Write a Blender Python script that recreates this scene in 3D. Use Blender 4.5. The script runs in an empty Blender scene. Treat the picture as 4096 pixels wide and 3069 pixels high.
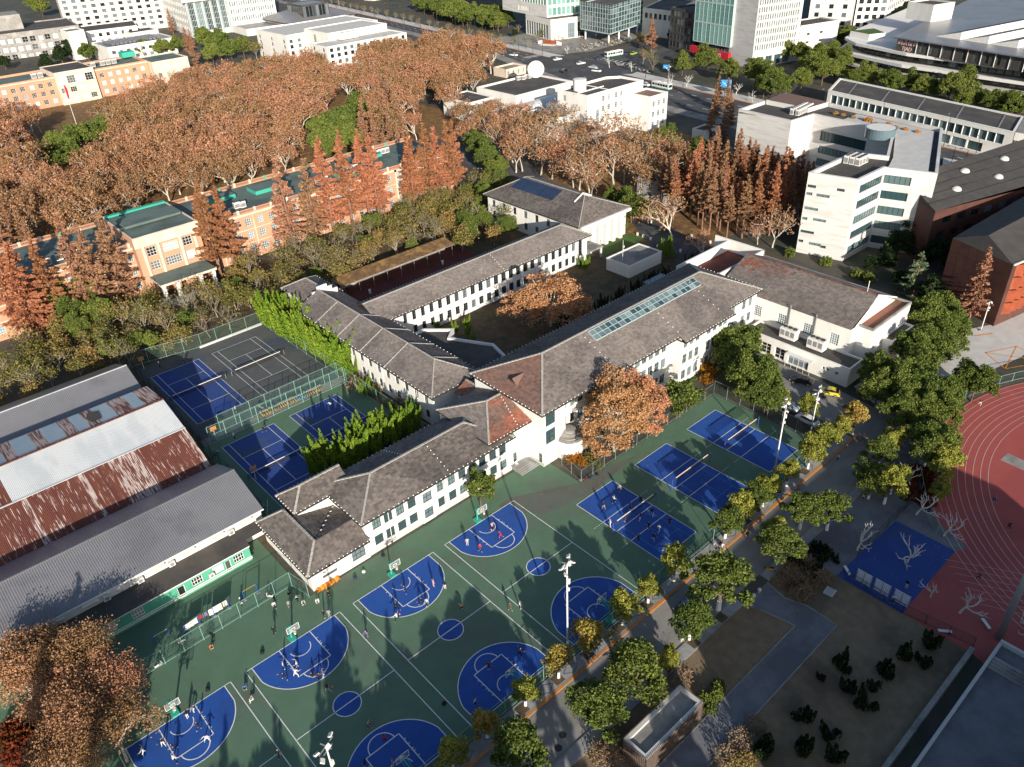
import bpy, math, random
import numpy as np
from mathutils import Vector, Matrix
R_=random.Random(7); RG=np.random.default_rng(11)
rad=math.radians
SC=bpy.context.scene; COL=SC.collection
# ---------------------------------------------------------------- camera (metres; X along the baselines, Y up the courts, Z up)
FPX,PIT,ROL,YAW,CH=3149.7039,rad(33.05619),rad(-2.9105),rad(-40.53699),90.5027
cam=bpy.data.cameras.new('camera'); cam.sensor_fit='HORIZONTAL'; cam.sensor_width=36; cam.lens=36*FPX/4096
cam.clip_start=1; cam.clip_end=6000
CO=bpy.data.objects.new('camera',cam); COL.objects.link(CO)
CM=Matrix.Rotation(YAW,4,'Z')@Matrix.Rotation(math.pi/2-PIT,4,'X')@Matrix.Rotation(ROL,4,'Z')
CO.matrix_world=Matrix.Translation((0,0,CH))@CM; SC.camera=CO
# ---------------------------------------------------------------- world, sun, exposure
SUN_AZ,SUN_EL=rad(242),rad(17.0)      # where the light comes from, counter-clockwise from +X
w=bpy.data.worlds.new('World'); SC.world=w; w.use_nodes=True
nt=w.node_tree; bg=nt.nodes['Background']; sky=nt.nodes.new('ShaderNodeTexSky'); sky.sky_type='NISHITA'; sky.sun_disc=False
sky.sun_elevation=SUN_EL; sky.sun_rotation=math.pi/2-SUN_AZ; sky.air_density=1.0; sky.dust_density=1.6; sky.ozone_density=2.2
nt.links.new(sky.outputs[0],bg.inputs[0]); bg.inputs[1].default_value=0.095
sl=bpy.data.lights.new('sun','SUN'); sl.energy=5.0; sl.angle=rad(0.5); sl.color=(1,0.91,0.78)
SO=bpy.data.objects.new('sun',sl); COL.objects.link(SO)
sd=Vector((math.cos(SUN_EL)*math.cos(SUN_AZ),math.cos(SUN_EL)*math.sin(SUN_AZ),math.sin(SUN_EL)))
SO.rotation_euler=sd.to_track_quat('Z','Y').to_euler(); SO.location=sd*400
vs=SC.view_settings; vs.view_transform='Standard'; vs.look='None'; vs.gamma=1; vs.exposure=0.62; vs.use_curve_mapping=False
SC.cycles.max_bounces=6; SC.cycles.diffuse_bounces=3; SC.cycles.glossy_bounces=2; SC.cycles.transparent_max_bounces=12; SC.cycles.transmission_bounces=2
SC.cycles.caustics_reflective=False; SC.cycles.caustics_refractive=False
# ---------------------------------------------------------------- pixel of the photograph -> point at height h
TO={1:(0,0),2:(1000,0),3:(2000,0),4:(2996,0),5:(0,700),6:(1000,700),7:(2000,700),8:(2996,700),11:(0,1450),12:(1000,1450),
    13:(2000,1450),14:(2996,1450),15:(0,2269),16:(1000,2269),17:(2000,2269),18:(2996,2269)}
def NP(px,py,h=0.0):
    d=CM.to_3x3()@Vector(((px-2048)/FPX,-(py-1534.5)/FPX,-1)); t=(h-CH)/d.z
    return Vector((t*d.x,t*d.y,h))
def T(n,x,y,h=0.0):
    o=TO[n]; return NP(o[0]+x*1100/2212,o[1]+y*800/1609,h)
def T2(n,x,y,h=0.0):
    p=T(n,x,y,h); return (p.x,p.y)
# ---------------------------------------------------------------- materials
MATS={}
def S(r,g,b):
    f=lambda c:(c/255/12.92) if c/255<=.04045 else ((c/255+.055)/1.055)**2.4
    return (f(r),f(g),f(b))
def mat(name,c,c2=None,scale=1.0,rough=.85,metal=0,island=0,objr=0,bump=0,bscale=None,detail=4,lo=.35,hi=.65,spec=.3,alpha=1,c3=None,s3=.15,trans=0,emit=None,lo3=.5,hi3=.62,stretch=None,coord='POS',hueo=0):
    m=bpy.data.materials.new(name); m.use_nodes=True; n=m.node_tree.nodes; L=m.node_tree.links
    b=n['Principled BSDF']; b.inputs['Roughness'].default_value=rough; b.inputs['Metallic'].default_value=metal
    b.inputs['Specular IOR Level'].default_value=spec
    geo=n.new('ShaderNodeNewGeometry')
    pos=geo.outputs['Position']
    if coord=='OBJ':
        tc=n.new('ShaderNodeTexCoord'); pos=tc.outputs['Object']
    if stretch:
        mp=n.new('ShaderNodeMapping'); mp.inputs['Scale'].default_value=stretch; L.new(pos,mp.inputs[0]); pos=mp.outputs[0]
    rgb=n.new('ShaderNodeRGB'); rgb.outputs[0].default_value=(*c,1); out=rgb.outputs[0]
    def noise(sc,lo,hi,col,out):
        nz=n.new('ShaderNodeTexNoise'); nz.inputs['Scale'].default_value=sc; nz.inputs['Detail'].default_value=detail; nz.inputs['Roughness'].default_value=.62
        L.new(pos,nz.inputs['Vector'])
        mr=n.new('ShaderNodeMapRange'); mr.inputs[1].default_value=lo; mr.inputs[2].default_value=hi; L.new(nz.outputs['Fac'],mr.inputs[0])
        mx=n.new('ShaderNodeMix'); mx.data_type='RGBA'; L.new(mr.outputs[0],mx.inputs['Factor']); L.new(out,mx.inputs[6]); mx.inputs[7].default_value=(*col,1)
        return mx.outputs[2],nz
    if c2: out,_=noise(scale,lo,hi,c2,out)
    if c3: out,_=noise(s3,lo3,hi3,c3,out)
    if island or objr or hueo:
        hs=n.new('ShaderNodeHueSaturation'); L.new(out,hs.inputs['Color'])
        v=None
        def term(sock,amt):
            a=n.new('ShaderNodeMath'); a.operation='MULTIPLY_ADD'; L.new(sock,a.inputs[0]); a.inputs[1].default_value=2*amt; a.inputs[2].default_value=-amt; return a.outputs[0]
        one=n.new('ShaderNodeValue'); one.outputs[0].default_value=1; v=one.outputs[0]
        oi=n.new('ShaderNodeObjectInfo')
        for so,am in ((geo.outputs['Random Per Island'],island),(oi.outputs['Random'],objr)):
            if am:
                t=term(so,am); a=n.new('ShaderNodeMath'); a.operation='ADD'; L.new(v,a.inputs[0]); L.new(t,a.inputs[1]); v=a.outputs[0]
        L.new(v,hs.inputs['Value'])
        if hueo:
            t=term(oi.outputs['Random'],hueo); a=n.new('ShaderNodeMath'); a.operation='ADD'; L.new(t,a.inputs[0]); a.inputs[1].default_value=.5; L.new(a.outputs[0],hs.inputs['Hue'])
        out=hs.outputs[0]
    L.new(out,b.inputs['Base Color'])
    if bump:
        nz=n.new('ShaderNodeTexNoise'); nz.inputs['Scale'].default_value=bscale or scale*3; nz.inputs['Detail'].default_value=3; L.new(pos,nz.inputs['Vector'])
        bp=n.new('ShaderNodeBump'); bp.inputs['Strength'].default_value=bump; bp.inputs['Distance'].default_value=.1; L.new(nz.outputs['Fac'],bp.inputs['Height']); L.new(bp.outputs[0],b.inputs['Normal'])
    if alpha<1: b.inputs['Alpha'].default_value=alpha
    if emit: b.inputs['Emission Color'].default_value=(*emit[0],1); b.inputs['Emission Strength'].default_value=emit[1]
    if trans:
        o=n['Material Output']; tr=n.new('ShaderNodeBsdfTranslucent'); L.new(out,tr.inputs[0]); ms=n.new('ShaderNodeMixShader'); ms.inputs[0].default_value=trans
        L.new(b.outputs[0],ms.inputs[1]); L.new(tr.outputs[0],ms.inputs[2]); L.new(ms.outputs[0],o.inputs[0])
    MATS[name]=m; return m
def leafmat(name,cols,island=.25,objr=.15,trans=.25,hueo=.012):
    m=bpy.data.materials.new(name); m.use_nodes=True; n=m.node_tree.nodes; L=m.node_tree.links; b=n['Principled BSDF']
    b.inputs['Roughness'].default_value=.7; b.inputs['Specular IOR Level'].default_value=.15
    geo=n.new('ShaderNodeNewGeometry'); cr=n.new('ShaderNodeValToRGB'); e=cr.color_ramp.elements
    while len(e)<len(cols): e.new(.5)
    for i,c in enumerate(cols): e[i].position=i/(len(cols)-1); e[i].color=(*c,1)
    L.new(geo.outputs['Random Per Island'],cr.inputs[0])
    oi=n.new('ShaderNodeObjectInfo'); hs=n.new('ShaderNodeHueSaturation'); L.new(cr.outputs[0],hs.inputs['Color'])
    a=n.new('ShaderNodeMath'); a.operation='MULTIPLY_ADD'; L.new(oi.outputs['Random'],a.inputs[0]); a.inputs[1].default_value=2*objr; a.inputs[2].default_value=1-objr; L.new(a.outputs[0],hs.inputs['Value'])
    a2=n.new('ShaderNodeMath'); a2.operation='MULTIPLY_ADD'; L.new(oi.outputs['Random'],a2.inputs[0]); a2.inputs[1].default_value=-2*hueo; a2.inputs[2].default_value=.5+hueo; L.new(a2.outputs[0],hs.inputs['Hue'])
    L.new(hs.outputs[0],b.inputs['Base Color'])
    o=n['Material Output']; tr=n.new('ShaderNodeBsdfTranslucent'); L.new(hs.outputs[0],tr.inputs[0]); ms=n.new('ShaderNodeMixShader'); ms.inputs[0].default_value=trans
    L.new(b.outputs[0],ms.inputs[1]); L.new(tr.outputs[0],ms.inputs[2]); L.new(ms.outputs[0],o.inputs[0])
    MATS[name]=m; return m
def glassmat(name,dark,light,frac=.3,rough=.12):
    m=bpy.data.materials.new(name); m.use_nodes=True; n=m.node_tree.nodes; L=m.node_tree.links; b=n['Principled BSDF']
    b.inputs['Roughness'].default_value=rough; b.inputs['Specular IOR Level'].default_value=.6
    oi=n.new('ShaderNodeObjectInfo'); geo=n.new('ShaderNodeNewGeometry'); ad=n.new('ShaderNodeMath'); ad.operation='ADD'; L.new(oi.outputs['Random'],ad.inputs[0]); L.new(geo.outputs['Random Per Island'],ad.inputs[1])
    fr=n.new('ShaderNodeMath'); fr.operation='FRACT'; L.new(ad.outputs[0],fr.inputs[0])
    mr=n.new('ShaderNodeMapRange'); mr.inputs[1].default_value=1-frac-.1; mr.inputs[2].default_value=1-frac+.1; L.new(fr.outputs[0],mr.inputs[0])
    mx=n.new('ShaderNodeMix'); mx.data_type='RGBA'; mx.inputs[6].default_value=(*dark,1); mx.inputs[7].default_value=(*light,1); L.new(mr.outputs[0],mx.inputs['Factor']); L.new(mx.outputs[2],b.inputs['Base Color'])
    MATS[name]=m; return m
# ---------------------------------------------------------------- mesh builders
class MB:
    def __init__(s): s.v=[]; s.f=[]; s.m=[]
    def poly(s,pts,m=0):
        k=len(s.v); s.v+= [tuple(p) for p in pts]; s.f.append(tuple(range(k,k+len(pts)))); s.m.append(m)
    def box(s,x0,x1,y0,y1,z0,z1,m=0):
        k=len(s.v); s.v+=[(x0,y0,z0),(x1,y0,z0),(x1,y1,z0),(x0,y1,z0),(x0,y0,z1),(x1,y0,z1),(x1,y1,z1),(x0,y1,z1)]
        for q in ((0,3,2,1),(4,5,6,7),(0,1,5,4),(1,2,6,5),(2,3,7,6),(3,0,4,7)): s.f.append(tuple(k+i for i in q)); s.m.append(m)
    def bar(s,a,b,w,h,m=0,up=(0,0,1)):
        a=Vector(a); b=Vector(b); d=(b-a).normalized(); u=Vector(up)
        if abs(d.dot(u))>.99: u=Vector((1,0,0))
        x=d.cross(u).normalized()*w/2; y=x.normalized().cross(d)*h/2; k=len(s.v)
        for p in (a,b): s.v+=[tuple(p-x-y),tuple(p+x-y),tuple(p+x+y),tuple(p-x+y)]
        for q in ((3,2,1,0),(4,5,6,7),(0,1,5,4),(1,2,6,5),(2,3,7,6),(3,0,4,7)): s.f.append(tuple(k+i for i in q)); s.m.append(m)
    def tube(s,pts,r,n=6,m=0,cap=True):
        pts=[Vector(p) for p in pts]; r=r if isinstance(r,(list,tuple)) else [r]*len(pts); k=len(s.v)
        for i,p in enumerate(pts):
            d=(pts[min(i+1,len(pts)-1)]-pts[max(i-1,0)]).normalized(); u=Vector((0,0,1)) if abs(d.z)<.9 else Vector((1,0,0))
            x=d.cross(u).normalized(); y=x.cross(d)
            for j in range(n):
                a=2*math.pi*j/n; s.v.append(tuple(p+(x*math.cos(a)+y*math.sin(a))*r[i]))
        for i in range(len(pts)-1):
            for j in range(n):
                s.f.append((k+i*n+j,k+i*n+(j+1)%n,k+(i+1)*n+(j+1)%n,k+(i+1)*n+j)); s.m.append(m)
        if cap:
            s.f.append(tuple(k+j for j in range(n))[::-1]); s.m.append(m); e=k+(len(pts)-1)*n; s.f.append(tuple(e+j for j in range(n))); s.m.append(m)
    def prism(s,poly,z0,z1,m=0,mt=None,bottom=False):
        n=len(poly); k=len(s.v); s.v+=[(p[0],p[1],z0) for p in poly]+[(p[0],p[1],z1) for p in poly]
        for i in range(n): j=(i+1)%n; s.f.append((k+i,k+j,k+n+j,k+n+i)); s.m.append(m)
        s.f.append(tuple(k+n+i for i in range(n))); s.m.append(m if mt is None else mt)
        if bottom: s.f.append(tuple(k+i for i in range(n))[::-1]); s.m.append(m)
    def lathe(s,c,prof,n=12,m=0,cap=True):
        k=len(s.v)
        for r,z in prof:
            for j in range(n): a=2*math.pi*j/n; s.v.append((c[0]+r*math.cos(a),c[1]+r*math.sin(a),c[2]+z))
        for i in range(len(prof)-1):
            for j in range(n): s.f.append((k+i*n+j,k+i*n+(j+1)%n,k+(i+1)*n+(j+1)%n,k+(i+1)*n+j)); s.m.append(m)
        if cap: s.f.append(tuple(k+(len(prof)-1)*n+j for j in range(n))); s.m.append(m)
    def mesh(s,name,mats,smooth=False):
        me=bpy.data.meshes.new(name); me.from_pydata(s.v,[],s.f)
        for m in mats: me.materials.append(MATS[m] if isinstance(m,str) else m)
        if any(s.m): me.polygons.foreach_set('material_index',s.m)
        if smooth: me.polygons.foreach_set('use_smooth',[True]*len(s.f))
        me.update(); return me
    def build(s,name,mats,parent=None,smooth=False,**kw):
        if isinstance(mats,str): mats=[mats]
        return ob(name,s.mesh(name,mats,smooth),parent,**kw)
def ob(name,me,parent=None,label=None,cat=None,group=None,kind=None,M=None):
    o=bpy.data.objects.new(name,me); COL.objects.link(o)
    if parent is not None: o.parent=parent
    if M is not None: o.matrix_basis=M
    if label: o['label']=label
    if cat: o['category']=cat
    if group: o['group']=group
    if kind: o['kind']=kind
    return o
def thing(name,label,cat,loc=(0,0,0),rz=0,group=None):
    o=ob(name,None,None,label,cat,group); o.location=loc; o.rotation_euler=(0,0,rz); o.empty_display_size=.3; return o
def copy_tree(o,parent=None,M=None):
    c=o.copy(); COL.objects.link(c); c.parent=parent
    if M is not None: c.matrix_basis=M
    for ch in [x for x in KIDS.get(o.name,[])]: copy_tree(ch,c)
    return c
KIDS={}
def remember(o):
    KIDS[o.name]=list(o.children)
    for ch in o.children: remember(ch)
def LOC(x,y,z=0,rz=0,s=1,sz=None,sy=1): return Matrix.Translation((x,y,z))@Matrix.Rotation(rz,4,'Z')@Matrix.Diagonal((s,s*sy,sz or s,1))
def sheet(name,poly,z,m,kind='structure',parent=None,label=None):
    b=MB(); b.poly([(p[0],p[1],z) for p in poly]); return b.build(name,m,parent,kind=kind if parent is None else None,label=label)
def rect(x0,x1,y0,y1): return [(x0,y0),(x1,y0),(x1,y1),(x0,y1)]
def fastmesh(name,V,Q,mats,mi=None):
    me=bpy.data.meshes.new(name); V=np.asarray(V,np.float32); Q=np.asarray(Q,np.int32); n=len(Q); k=Q.shape[1]
    me.vertices.add(len(V)); me.vertices.foreach_set('co',V.ravel()); me.loops.add(n*k); me.loops.foreach_set('vertex_index',Q.ravel())
    me.polygons.add(n); me.polygons.foreach_set('loop_start',np.arange(0,n*k,k,dtype=np.int32)); me.polygons.foreach_set('loop_total',np.full(n,k,np.int32))
    for m in mats: me.materials.append(MATS[m])
    if mi is not None: me.polygons.foreach_set('material_index',np.asarray(mi,np.int32))
    me.update(calc_edges=True); me.validate(); return me
# ---------------------------------------------------------------- palette
mat('asphalt',(.05,.05,.055),(.075,.075,.08),.5,bump=.1,c3=(.1,.1,.1),s3=.08)
mat('ground',(.07,.065,.055),(.1,.09,.07),.25,c3=(.05,.06,.04),s3=.06,bump=.2,bscale=3)
mat('soil',(.075,.055,.035),(.12,.085,.05),.6,c3=(.05,.055,.025),s3=.25,bump=.4,bscale=5)
mat('leaf_litter',(.22,.12,.05),(.1,.065,.035),1.2,c3=(.3,.18,.06),s3=.4,bump=.4,bscale=8)
mat('court_green',(.085,.155,.1),(.098,.176,.116),.35,rough=.75,c3=(.105,.12,.095),s3=.075,lo3=.52,hi3=.72,bump=.04,bscale=20)
mat('court_grey',(.115,.12,.105),(.1,.13,.105),.3,rough=.85,c3=(.1,.1,.088),s3=.15)
mat('court_blue',(.018,.075,.31),(.022,.085,.34),.4,rough=.7,c3=(.02,.065,.26),s3=.2,bump=.04,bscale=20)
mat('tennis_blue',(.02,.055,.22),(.03,.065,.24),.3,rough=.75,c3=(.045,.07,.16),s3=.1)
mat('tennis_grey',(.085,.09,.09),(.1,.105,.105),.35,c3=(.06,.075,.1),s3=.08)
mat('line_white',(.72,.74,.72),(.6,.62,.6),2)
mat('line_faint',(.12,.3,.5),(.1,.25,.45),1)
mat('line_orange',(.75,.27,.03),(.5,.2,.04),1.5)
mat('road',(.23,.225,.21),(.19,.185,.175),.4,bump=.08,c3=(.27,.26,.245),s3=.12,stretch=(.5,1,1))
mat('paving',(.33,.335,.335),(.26,.265,.27),1.2,c3=(.22,.22,.21),s3=.2)
mat('paving_dark',(.13,.135,.15),(.17,.175,.19),.5,c3=(.11,.11,.125),s3=.12)
mat('concrete',(.3,.29,.27),(.23,.22,.2),.5,c3=(.17,.165,.155),s3=.2)
mat('concrete_light',(.55,.54,.52),(.47,.46,.44),.4)
mat('kerb_orange',(.6,.22,.04),(.42,.19,.07),.7,c3=(.33,.24,.16),s3=.35)
mat('dry_lawn',(.17,.125,.078),(.22,.165,.105),.7,c3=(.12,.09,.06),s3=.1,bump=.3,bscale=12)
mat('green_lawn',(.05,.1,.02),(.07,.12,.03),1,bump=.3,bscale=12)
mat('track_red',(.33,.075,.066),(.36,.083,.073),.5,c3=(.29,.066,.06),s3=.08,rough=.8)
mat('track_line',(.62,.45,.4),(.5,.33,.3),2)
mat('brick_red_floor',(.15,.035,.028),(.11,.03,.025),1,c3=(.08,.03,.03),s3=.3)
mat('wall_white',(.74,.73,.69),(.68,.67,.63),.35,rough=.8,c3=(.6,.585,.55),s3=.15,lo3=.56,hi3=.75,stretch=(1,1,.35))
mat('wall_white2',(.72,.7,.66),(.66,.64,.6),.3,c3=(.58,.56,.52),s3=.2,lo3=.56,hi3=.75,stretch=(1,1,.35))
mat('wall_stone',(.62,.61,.59),(.56,.55,.53),.6,c3=(.5,.49,.475),s3=.3,stretch=(.3,.3,3))
mat('wall_orange',(.52,.285,.18),(.49,.26,.165),.3,c3=(.44,.25,.17),s3=.12,stretch=(1,1,.4))
mat('wall_cream',(.68,.56,.44),(.6,.5,.4),.3,c3=(.5,.42,.35),s3=.2)
mat('wall_beige',(.62,.56,.49),(.56,.5,.44),.3)
mat('wall_grey',(.28,.27,.255),(.22,.21,.2),.4,c3=(.35,.335,.32),s3=.15)
mat('wall_brown',(.085,.038,.03),(.105,.046,.035),.5,c3=(.07,.032,.026),s3=.2,rough=.65)
mat('wall_corten',(.27,.06,.025),(.2,.045,.02),.6,rough=.7,c3=(.31,.085,.035),s3=.2)
mat('wall_dark',(.05,.047,.046),(.07,.065,.062),.4)
mat('wall_green',(.09,.36,.24),(.07,.3,.2),.5)
mat('roof_tile',(.15,.13,.118),(.18,.155,.14),.12,island=.28,objr=.28,c3=(.115,.1,.094),s3=.09,rough=.9)
mat('roof_tile_red',(.27,.1,.062),(.2,.1,.075),.35,island=.3,objr=.3,c3=(.15,.1,.08),s3=.14)
mat('roof_tile_mid',(.19,.105,.08),(.16,.105,.09),.3,island=.25,objr=.25)
mat('roof_under',(.06,.05,.045))
mat('roof_dark',(.058,.054,.052),(.08,.074,.068),.3,c3=(.1,.088,.078),s3=.12)
mat('roof_green',(.105,.15,.138),(.13,.17,.155),.25,c3=(.08,.11,.105),s3=.1)
mat('teal',(.04,.38,.28),(.05,.32,.25),1)
mat('roof_metal',(.2,.2,.215),(.23,.23,.245),.2,rough=.38,metal=.25,c3=(.17,.17,.185),s3=.1,spec=.5)
mat('roof_metal_white',(.6,.62,.63),(.54,.57,.59),.15,rough=.42,metal=.1,c3=(.5,.53,.56),s3=.3,stretch=(1,.25,1))
mat('roof_metal_blue',(.3,.4,.48),(.36,.44,.5),.4,rough=.4,metal=.15,stretch=(1,.2,1))
mat('roof_rust',(.15,.05,.034),(.1,.034,.026),.3,rough=.8,c3=(.45,.36,.33),s3=1.0,lo3=.58,hi3=.64,stretch=(4,.16,1))
mat('roof_rust_pale',(.5,.45,.43),(.4,.3,.27),1.4,rough=.6,c3=(.13,.045,.03),s3=1.0,lo3=.47,hi3=.54,stretch=(4,.14,1))
mat('ridge_cap',(.4,.385,.36),(.3,.28,.26),2)
mat('dot_white',(.75,.74,.7))
mat('trim_dark',(.03,.03,.032))
mat('trim_white',(.72,.71,.69),(.64,.63,.61),1)
mat('trim_grey',(.22,.22,.22))
glassmat('glass',(.012,.017,.022),(.14,.18,.2),.3)
glassmat('glass_curtain',(.016,.02,.024),(.5,.52,.54),.5)
glassmat('glass_green',(.10,.24,.22),(.17,.34,.31),.5,.25)
glassmat('glass_teal',(.03,.07,.08),(.13,.2,.21),.4)
glassmat('glass_sky',(.1,.15,.18),(.2,.27,.31),.35,.15)
mat('frame_white',(.66,.66,.65)); mat('frame_dark',(.05,.052,.056)); mat('frame_grey',(.25,.25,.25)); mat('frame_steel',(.35,.42,.43),rough=.5)
mat('solar',(.02,.035,.075),(.03,.05,.1),.6,rough=.55,spec=.2)
mat('ac_white',(.7,.69,.66),(.62,.61,.58),2)
mat('metal_grey',(.32,.33,.33),rough=.5,metal=.4); mat('metal_dark',(.05,.05,.052),rough=.5,metal=.3)
mat('post_green',(.2,.36,.31),rough=.6); mat('hoop_green',(.05,.36,.27),rough=.5)
mat('netting',(.03,.05,.045),alpha=.2); mat('netting_green',(.1,.2,.17),alpha=.13); mat('net_dark',(.03,.03,.03),alpha=.45)
mat('board_glass',(.45,.5,.52),alpha=.16,rough=.15)
mat('rubber',(.015,.015,.016)); mat('red_paint',(.5,.02,.035)); mat('blue_paint',(.02,.09,.42)); mat('sign_blue',(.02,.23,.5)); mat('yellow_paint',(.6,.4,.03))
mat('bark_plane',(.55,.49,.41),(.36,.31,.25),2.2,c3=(.64,.58,.5),s3=.8,objr=.15,coord='OBJ'); mat('bark_white',(.62,.6,.56),(.5,.47,.43),3,coord='OBJ')
mat('bark_brown',(.11,.075,.055),(.16,.11,.08),2,coord='OBJ'); mat('bark_grey',(.3,.26,.2),(.2,.17,.13),2,coord='OBJ',objr=.15); mat('bark_red',(.19,.095,.065),(.25,.14,.1),2,coord='OBJ'); mat('whitewash',(.75,.74,.72))
leafmat('leaf_plane',[S(124,90,62),S(146,108,76),S(162,122,90),S(176,136,104),S(132,96,66)],trans=.15,objr=.2)
leafmat('leaf_plane_warm',[S(160,112,76),S(184,136,98),S(204,156,116),S(172,122,84)],trans=.15)
leafmat('leaf_redwood',[S(130,86,60),S(150,100,72),S(168,116,86),S(138,92,64)],trans=.12,objr=.2,hueo=.008)
leafmat('leaf_redwood_dull',[S(126,94,70),S(144,108,82),S(158,120,92)],trans=.12)
leafmat('leaf_camphor',[S(66,80,34),S(94,108,48),S(122,132,64),S(78,92,40)],trans=.2)
leafmat('leaf_camphor_yellow',[S(92,100,40),S(136,140,58),S(176,174,84),S(112,116,46)],trans=.25)
leafmat('leaf_orange_tip',[S(122,108,50),S(178,138,76),S(168,164,78),S(136,126,58)],trans=.25)
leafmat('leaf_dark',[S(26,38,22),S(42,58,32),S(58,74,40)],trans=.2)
leafmat('leaf_juniper',[S(72,98,28),S(106,134,40),S(140,164,58),S(86,112,32)],trans=.2)
leafmat('leaf_cedar',[S(50,68,52),S(84,100,74),S(110,124,92)],trans=.2)
leafmat('leaf_mixed',[S(92,88,46),S(128,118,64),S(158,138,78),S(84,96,44),S(146,112,70)],trans=.2,objr=.28,hueo=.03)
leafmat('leaf_redshrub',[S(92,40,22),S(120,58,30),S(80,50,26)],trans=.2)
leafmat('leaf_ochre',[S(176,120,40),S(150,100,40),S(196,140,60)],trans=.25)
leafmat('twig',[S(120,98,76),S(150,126,100),S(96,76,58)],trans=0)
leafmat('grass_dry',[S(160,120,64),S(190,146,84),S(128,96,52)],trans=.1)
# ================================================================ GROUND
def xf(y): return 315.7+(y-198.8)*.13
def xn(y): return xf(y)-(28 if y<300 else (12 if y>390 else 28-16*(y-300)/90))
sheet('ground',rect(-2500,3500,-2500,4500),-.05,'ground')
sheet('earth',rect(28,184,98,205),-.03,'soil')
sheet('grove_floor',[(40,232),(205,232),(222,262),(222,440),(190,470),(40,470)],-.03,'leaf_litter')
sheet('grove_path',[(30,246),(178,246),(205,262),(205,266),(176,252),(30,252)],-.01,'asphalt')
sheet('grove_lawn',[(75,238),(178,238),(178,246),(75,246)],-.012,'dry_lawn')
sheet('earth',[(166,118),(250,118),(262,205),(166,205)],-.02,'leaf_litter')
sheet('campus_lane',[T2(7,1050,370),T2(7,1190,350),T2(7,1330,400),T2(7,1500,490),T2(7,1830,620),T2(7,2000,680),T2(7,1850,800),T2(7,1640,740),T2(7,1400,690),T2(7,1280,640),T2(7,1170,520)][::-1],.01,'asphalt')
sheet('campus_lane',[(166,150),(172,150),(206,250),(206,262),(176,262),(150,246),(150,238),(180,236)],.0,'asphalt')
sheet('green_lawn',[T2(7,800,600),T2(7,860,520),T2(7,1060,470),T2(7,1170,520),T2(7,900,630),T2(7,800,670)][::-1],.012,'green_lawn')
# sports ground
GZ=.0
sheet('sports_ground',[(-60,48.9),(116.3,48.9),(116.3,73.4),(77.4,73.4),(77.4,84),(29.5,84),(29.5,101),(-60,101)],GZ,'court_green')
sheet('worn_apron',[(66,79.2),(77.4,73.4),(83,73.2),(90,71.4),(77,70.2),(67,72.2),(63,79)],GZ+.006,'court_grey')
def ring(cx,cy,r0,r1,a0,a1,n=28): 
    o=[(cx+r1*math.cos(a0+(a1-a0)*i/n),cy+r1*math.sin(a0+(a1-a0)*i/n)) for i in range(n+1)]
    return o+[(cx+r0*math.cos(a1+(a0-a1)*i/n),cy+r0*math.sin(a1+(a0-a1)*i/n)) for i in range(n+1)]
def strip(b,a,c,w,z,m=0):
    a=Vector(a); c=Vector(c); d=(c-a).normalized(); n=Vector((-d.y,d.x))*w/2
    b.poly([(*(a-n),z),(*(c-n),z),(*(c+n),z),(*(a+n),z)],m)
def arc(b,cx,cy,r,a0,a1,w,z,n=28,m=0):
    for i in range(n):
        p=a0+(a1-a0)*i/n; q=a0+(a1-a0)*(i+1)/n
        b.poly([(cx+(r-w/2)*math.cos(p),cy+(r-w/2)*math.sin(p),z),(cx+(r+w/2)*math.cos(p),cy+(r+w/2)*math.sin(p),z),(cx+(r+w/2)*math.cos(q),cy+(r+w/2)*math.sin(q),z),(cx+(r-w/2)*math.cos(q),cy+(r-w/2)*math.sin(q),z)],m)
LW=.13
for ci,x0 in enumerate((-1.0,16.22,33.5,50.86)):
    x1=x0+15; xc=x0+7.5; yt=78.18; yb=50.18
    b=MB(); z=GZ+.03
    for a,c in (((x0,yb),(x0,yt)),((x1,yb),(x1,yt)),((x0,yt),(x1,yt)),((x0,yb),(x1,yb)),((x0,64.18),(x1,64.18))): strip(b,a,c,LW,z)
    arc(b,xc,64.18,1.85,0,2*math.pi,LW,z,36)
    for yy,sg in ((yt,-1),(yb,1)):
        P=lambda u,v:(xc+u,yy+sg*v)
        for a,c in ((P(-6.6,0),P(-6.6,3)),(P(6.6,0),P(6.6,3)),(P(-2.45,0),P(-2.45,5.8)),(P(2.45,0),P(2.45,5.8)),(P(-2.45,5.8),P(2.45,5.8))): strip(b,a,c,LW,z+.004)
        th=math.acos(6.6/6.75); cy=yy+sg*1.575
        arc(b,xc,cy,6.75,sg*th,sg*(math.pi-th),LW,z,40); arc(b,xc,yy+sg*5.8,1.8,0,sg*math.pi,LW,z,20); arc(b,xc,cy,1.5,0,sg*math.pi,LW*.9,z,18)
        for s_ in (-1,1):
            for v in (1.75,2.6,3.0,3.85,4.7): strip(b,P(s_*2.45,v),P(s_*2.75,v),.1,z)
    o=b.build('basketball_court','line_white',kind='structure')
    for yy,sg in ((yt,-1),(yb,1)):
        th=math.acos(6.6/6.75); cy=yy+sg*1.575
        pts=[(xc+6.6,yy)]+[(xc+6.75*math.cos(t),cy+sg*6.75*math.sin(t)) for t in np.linspace(th,math.pi-th,36)]+[(xc-6.6,yy)]
        sheet('three_point_area',pts if sg>0 else pts[::-1],GZ+.014,'court_blue',parent=o)
    sheet('center_circle',[(xc+1.85*math.cos(t),64.18+1.85*math.sin(t)) for t in np.linspace(0,2*math.pi,32,endpoint=False)],GZ+.014,'court_blue',parent=o)
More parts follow.
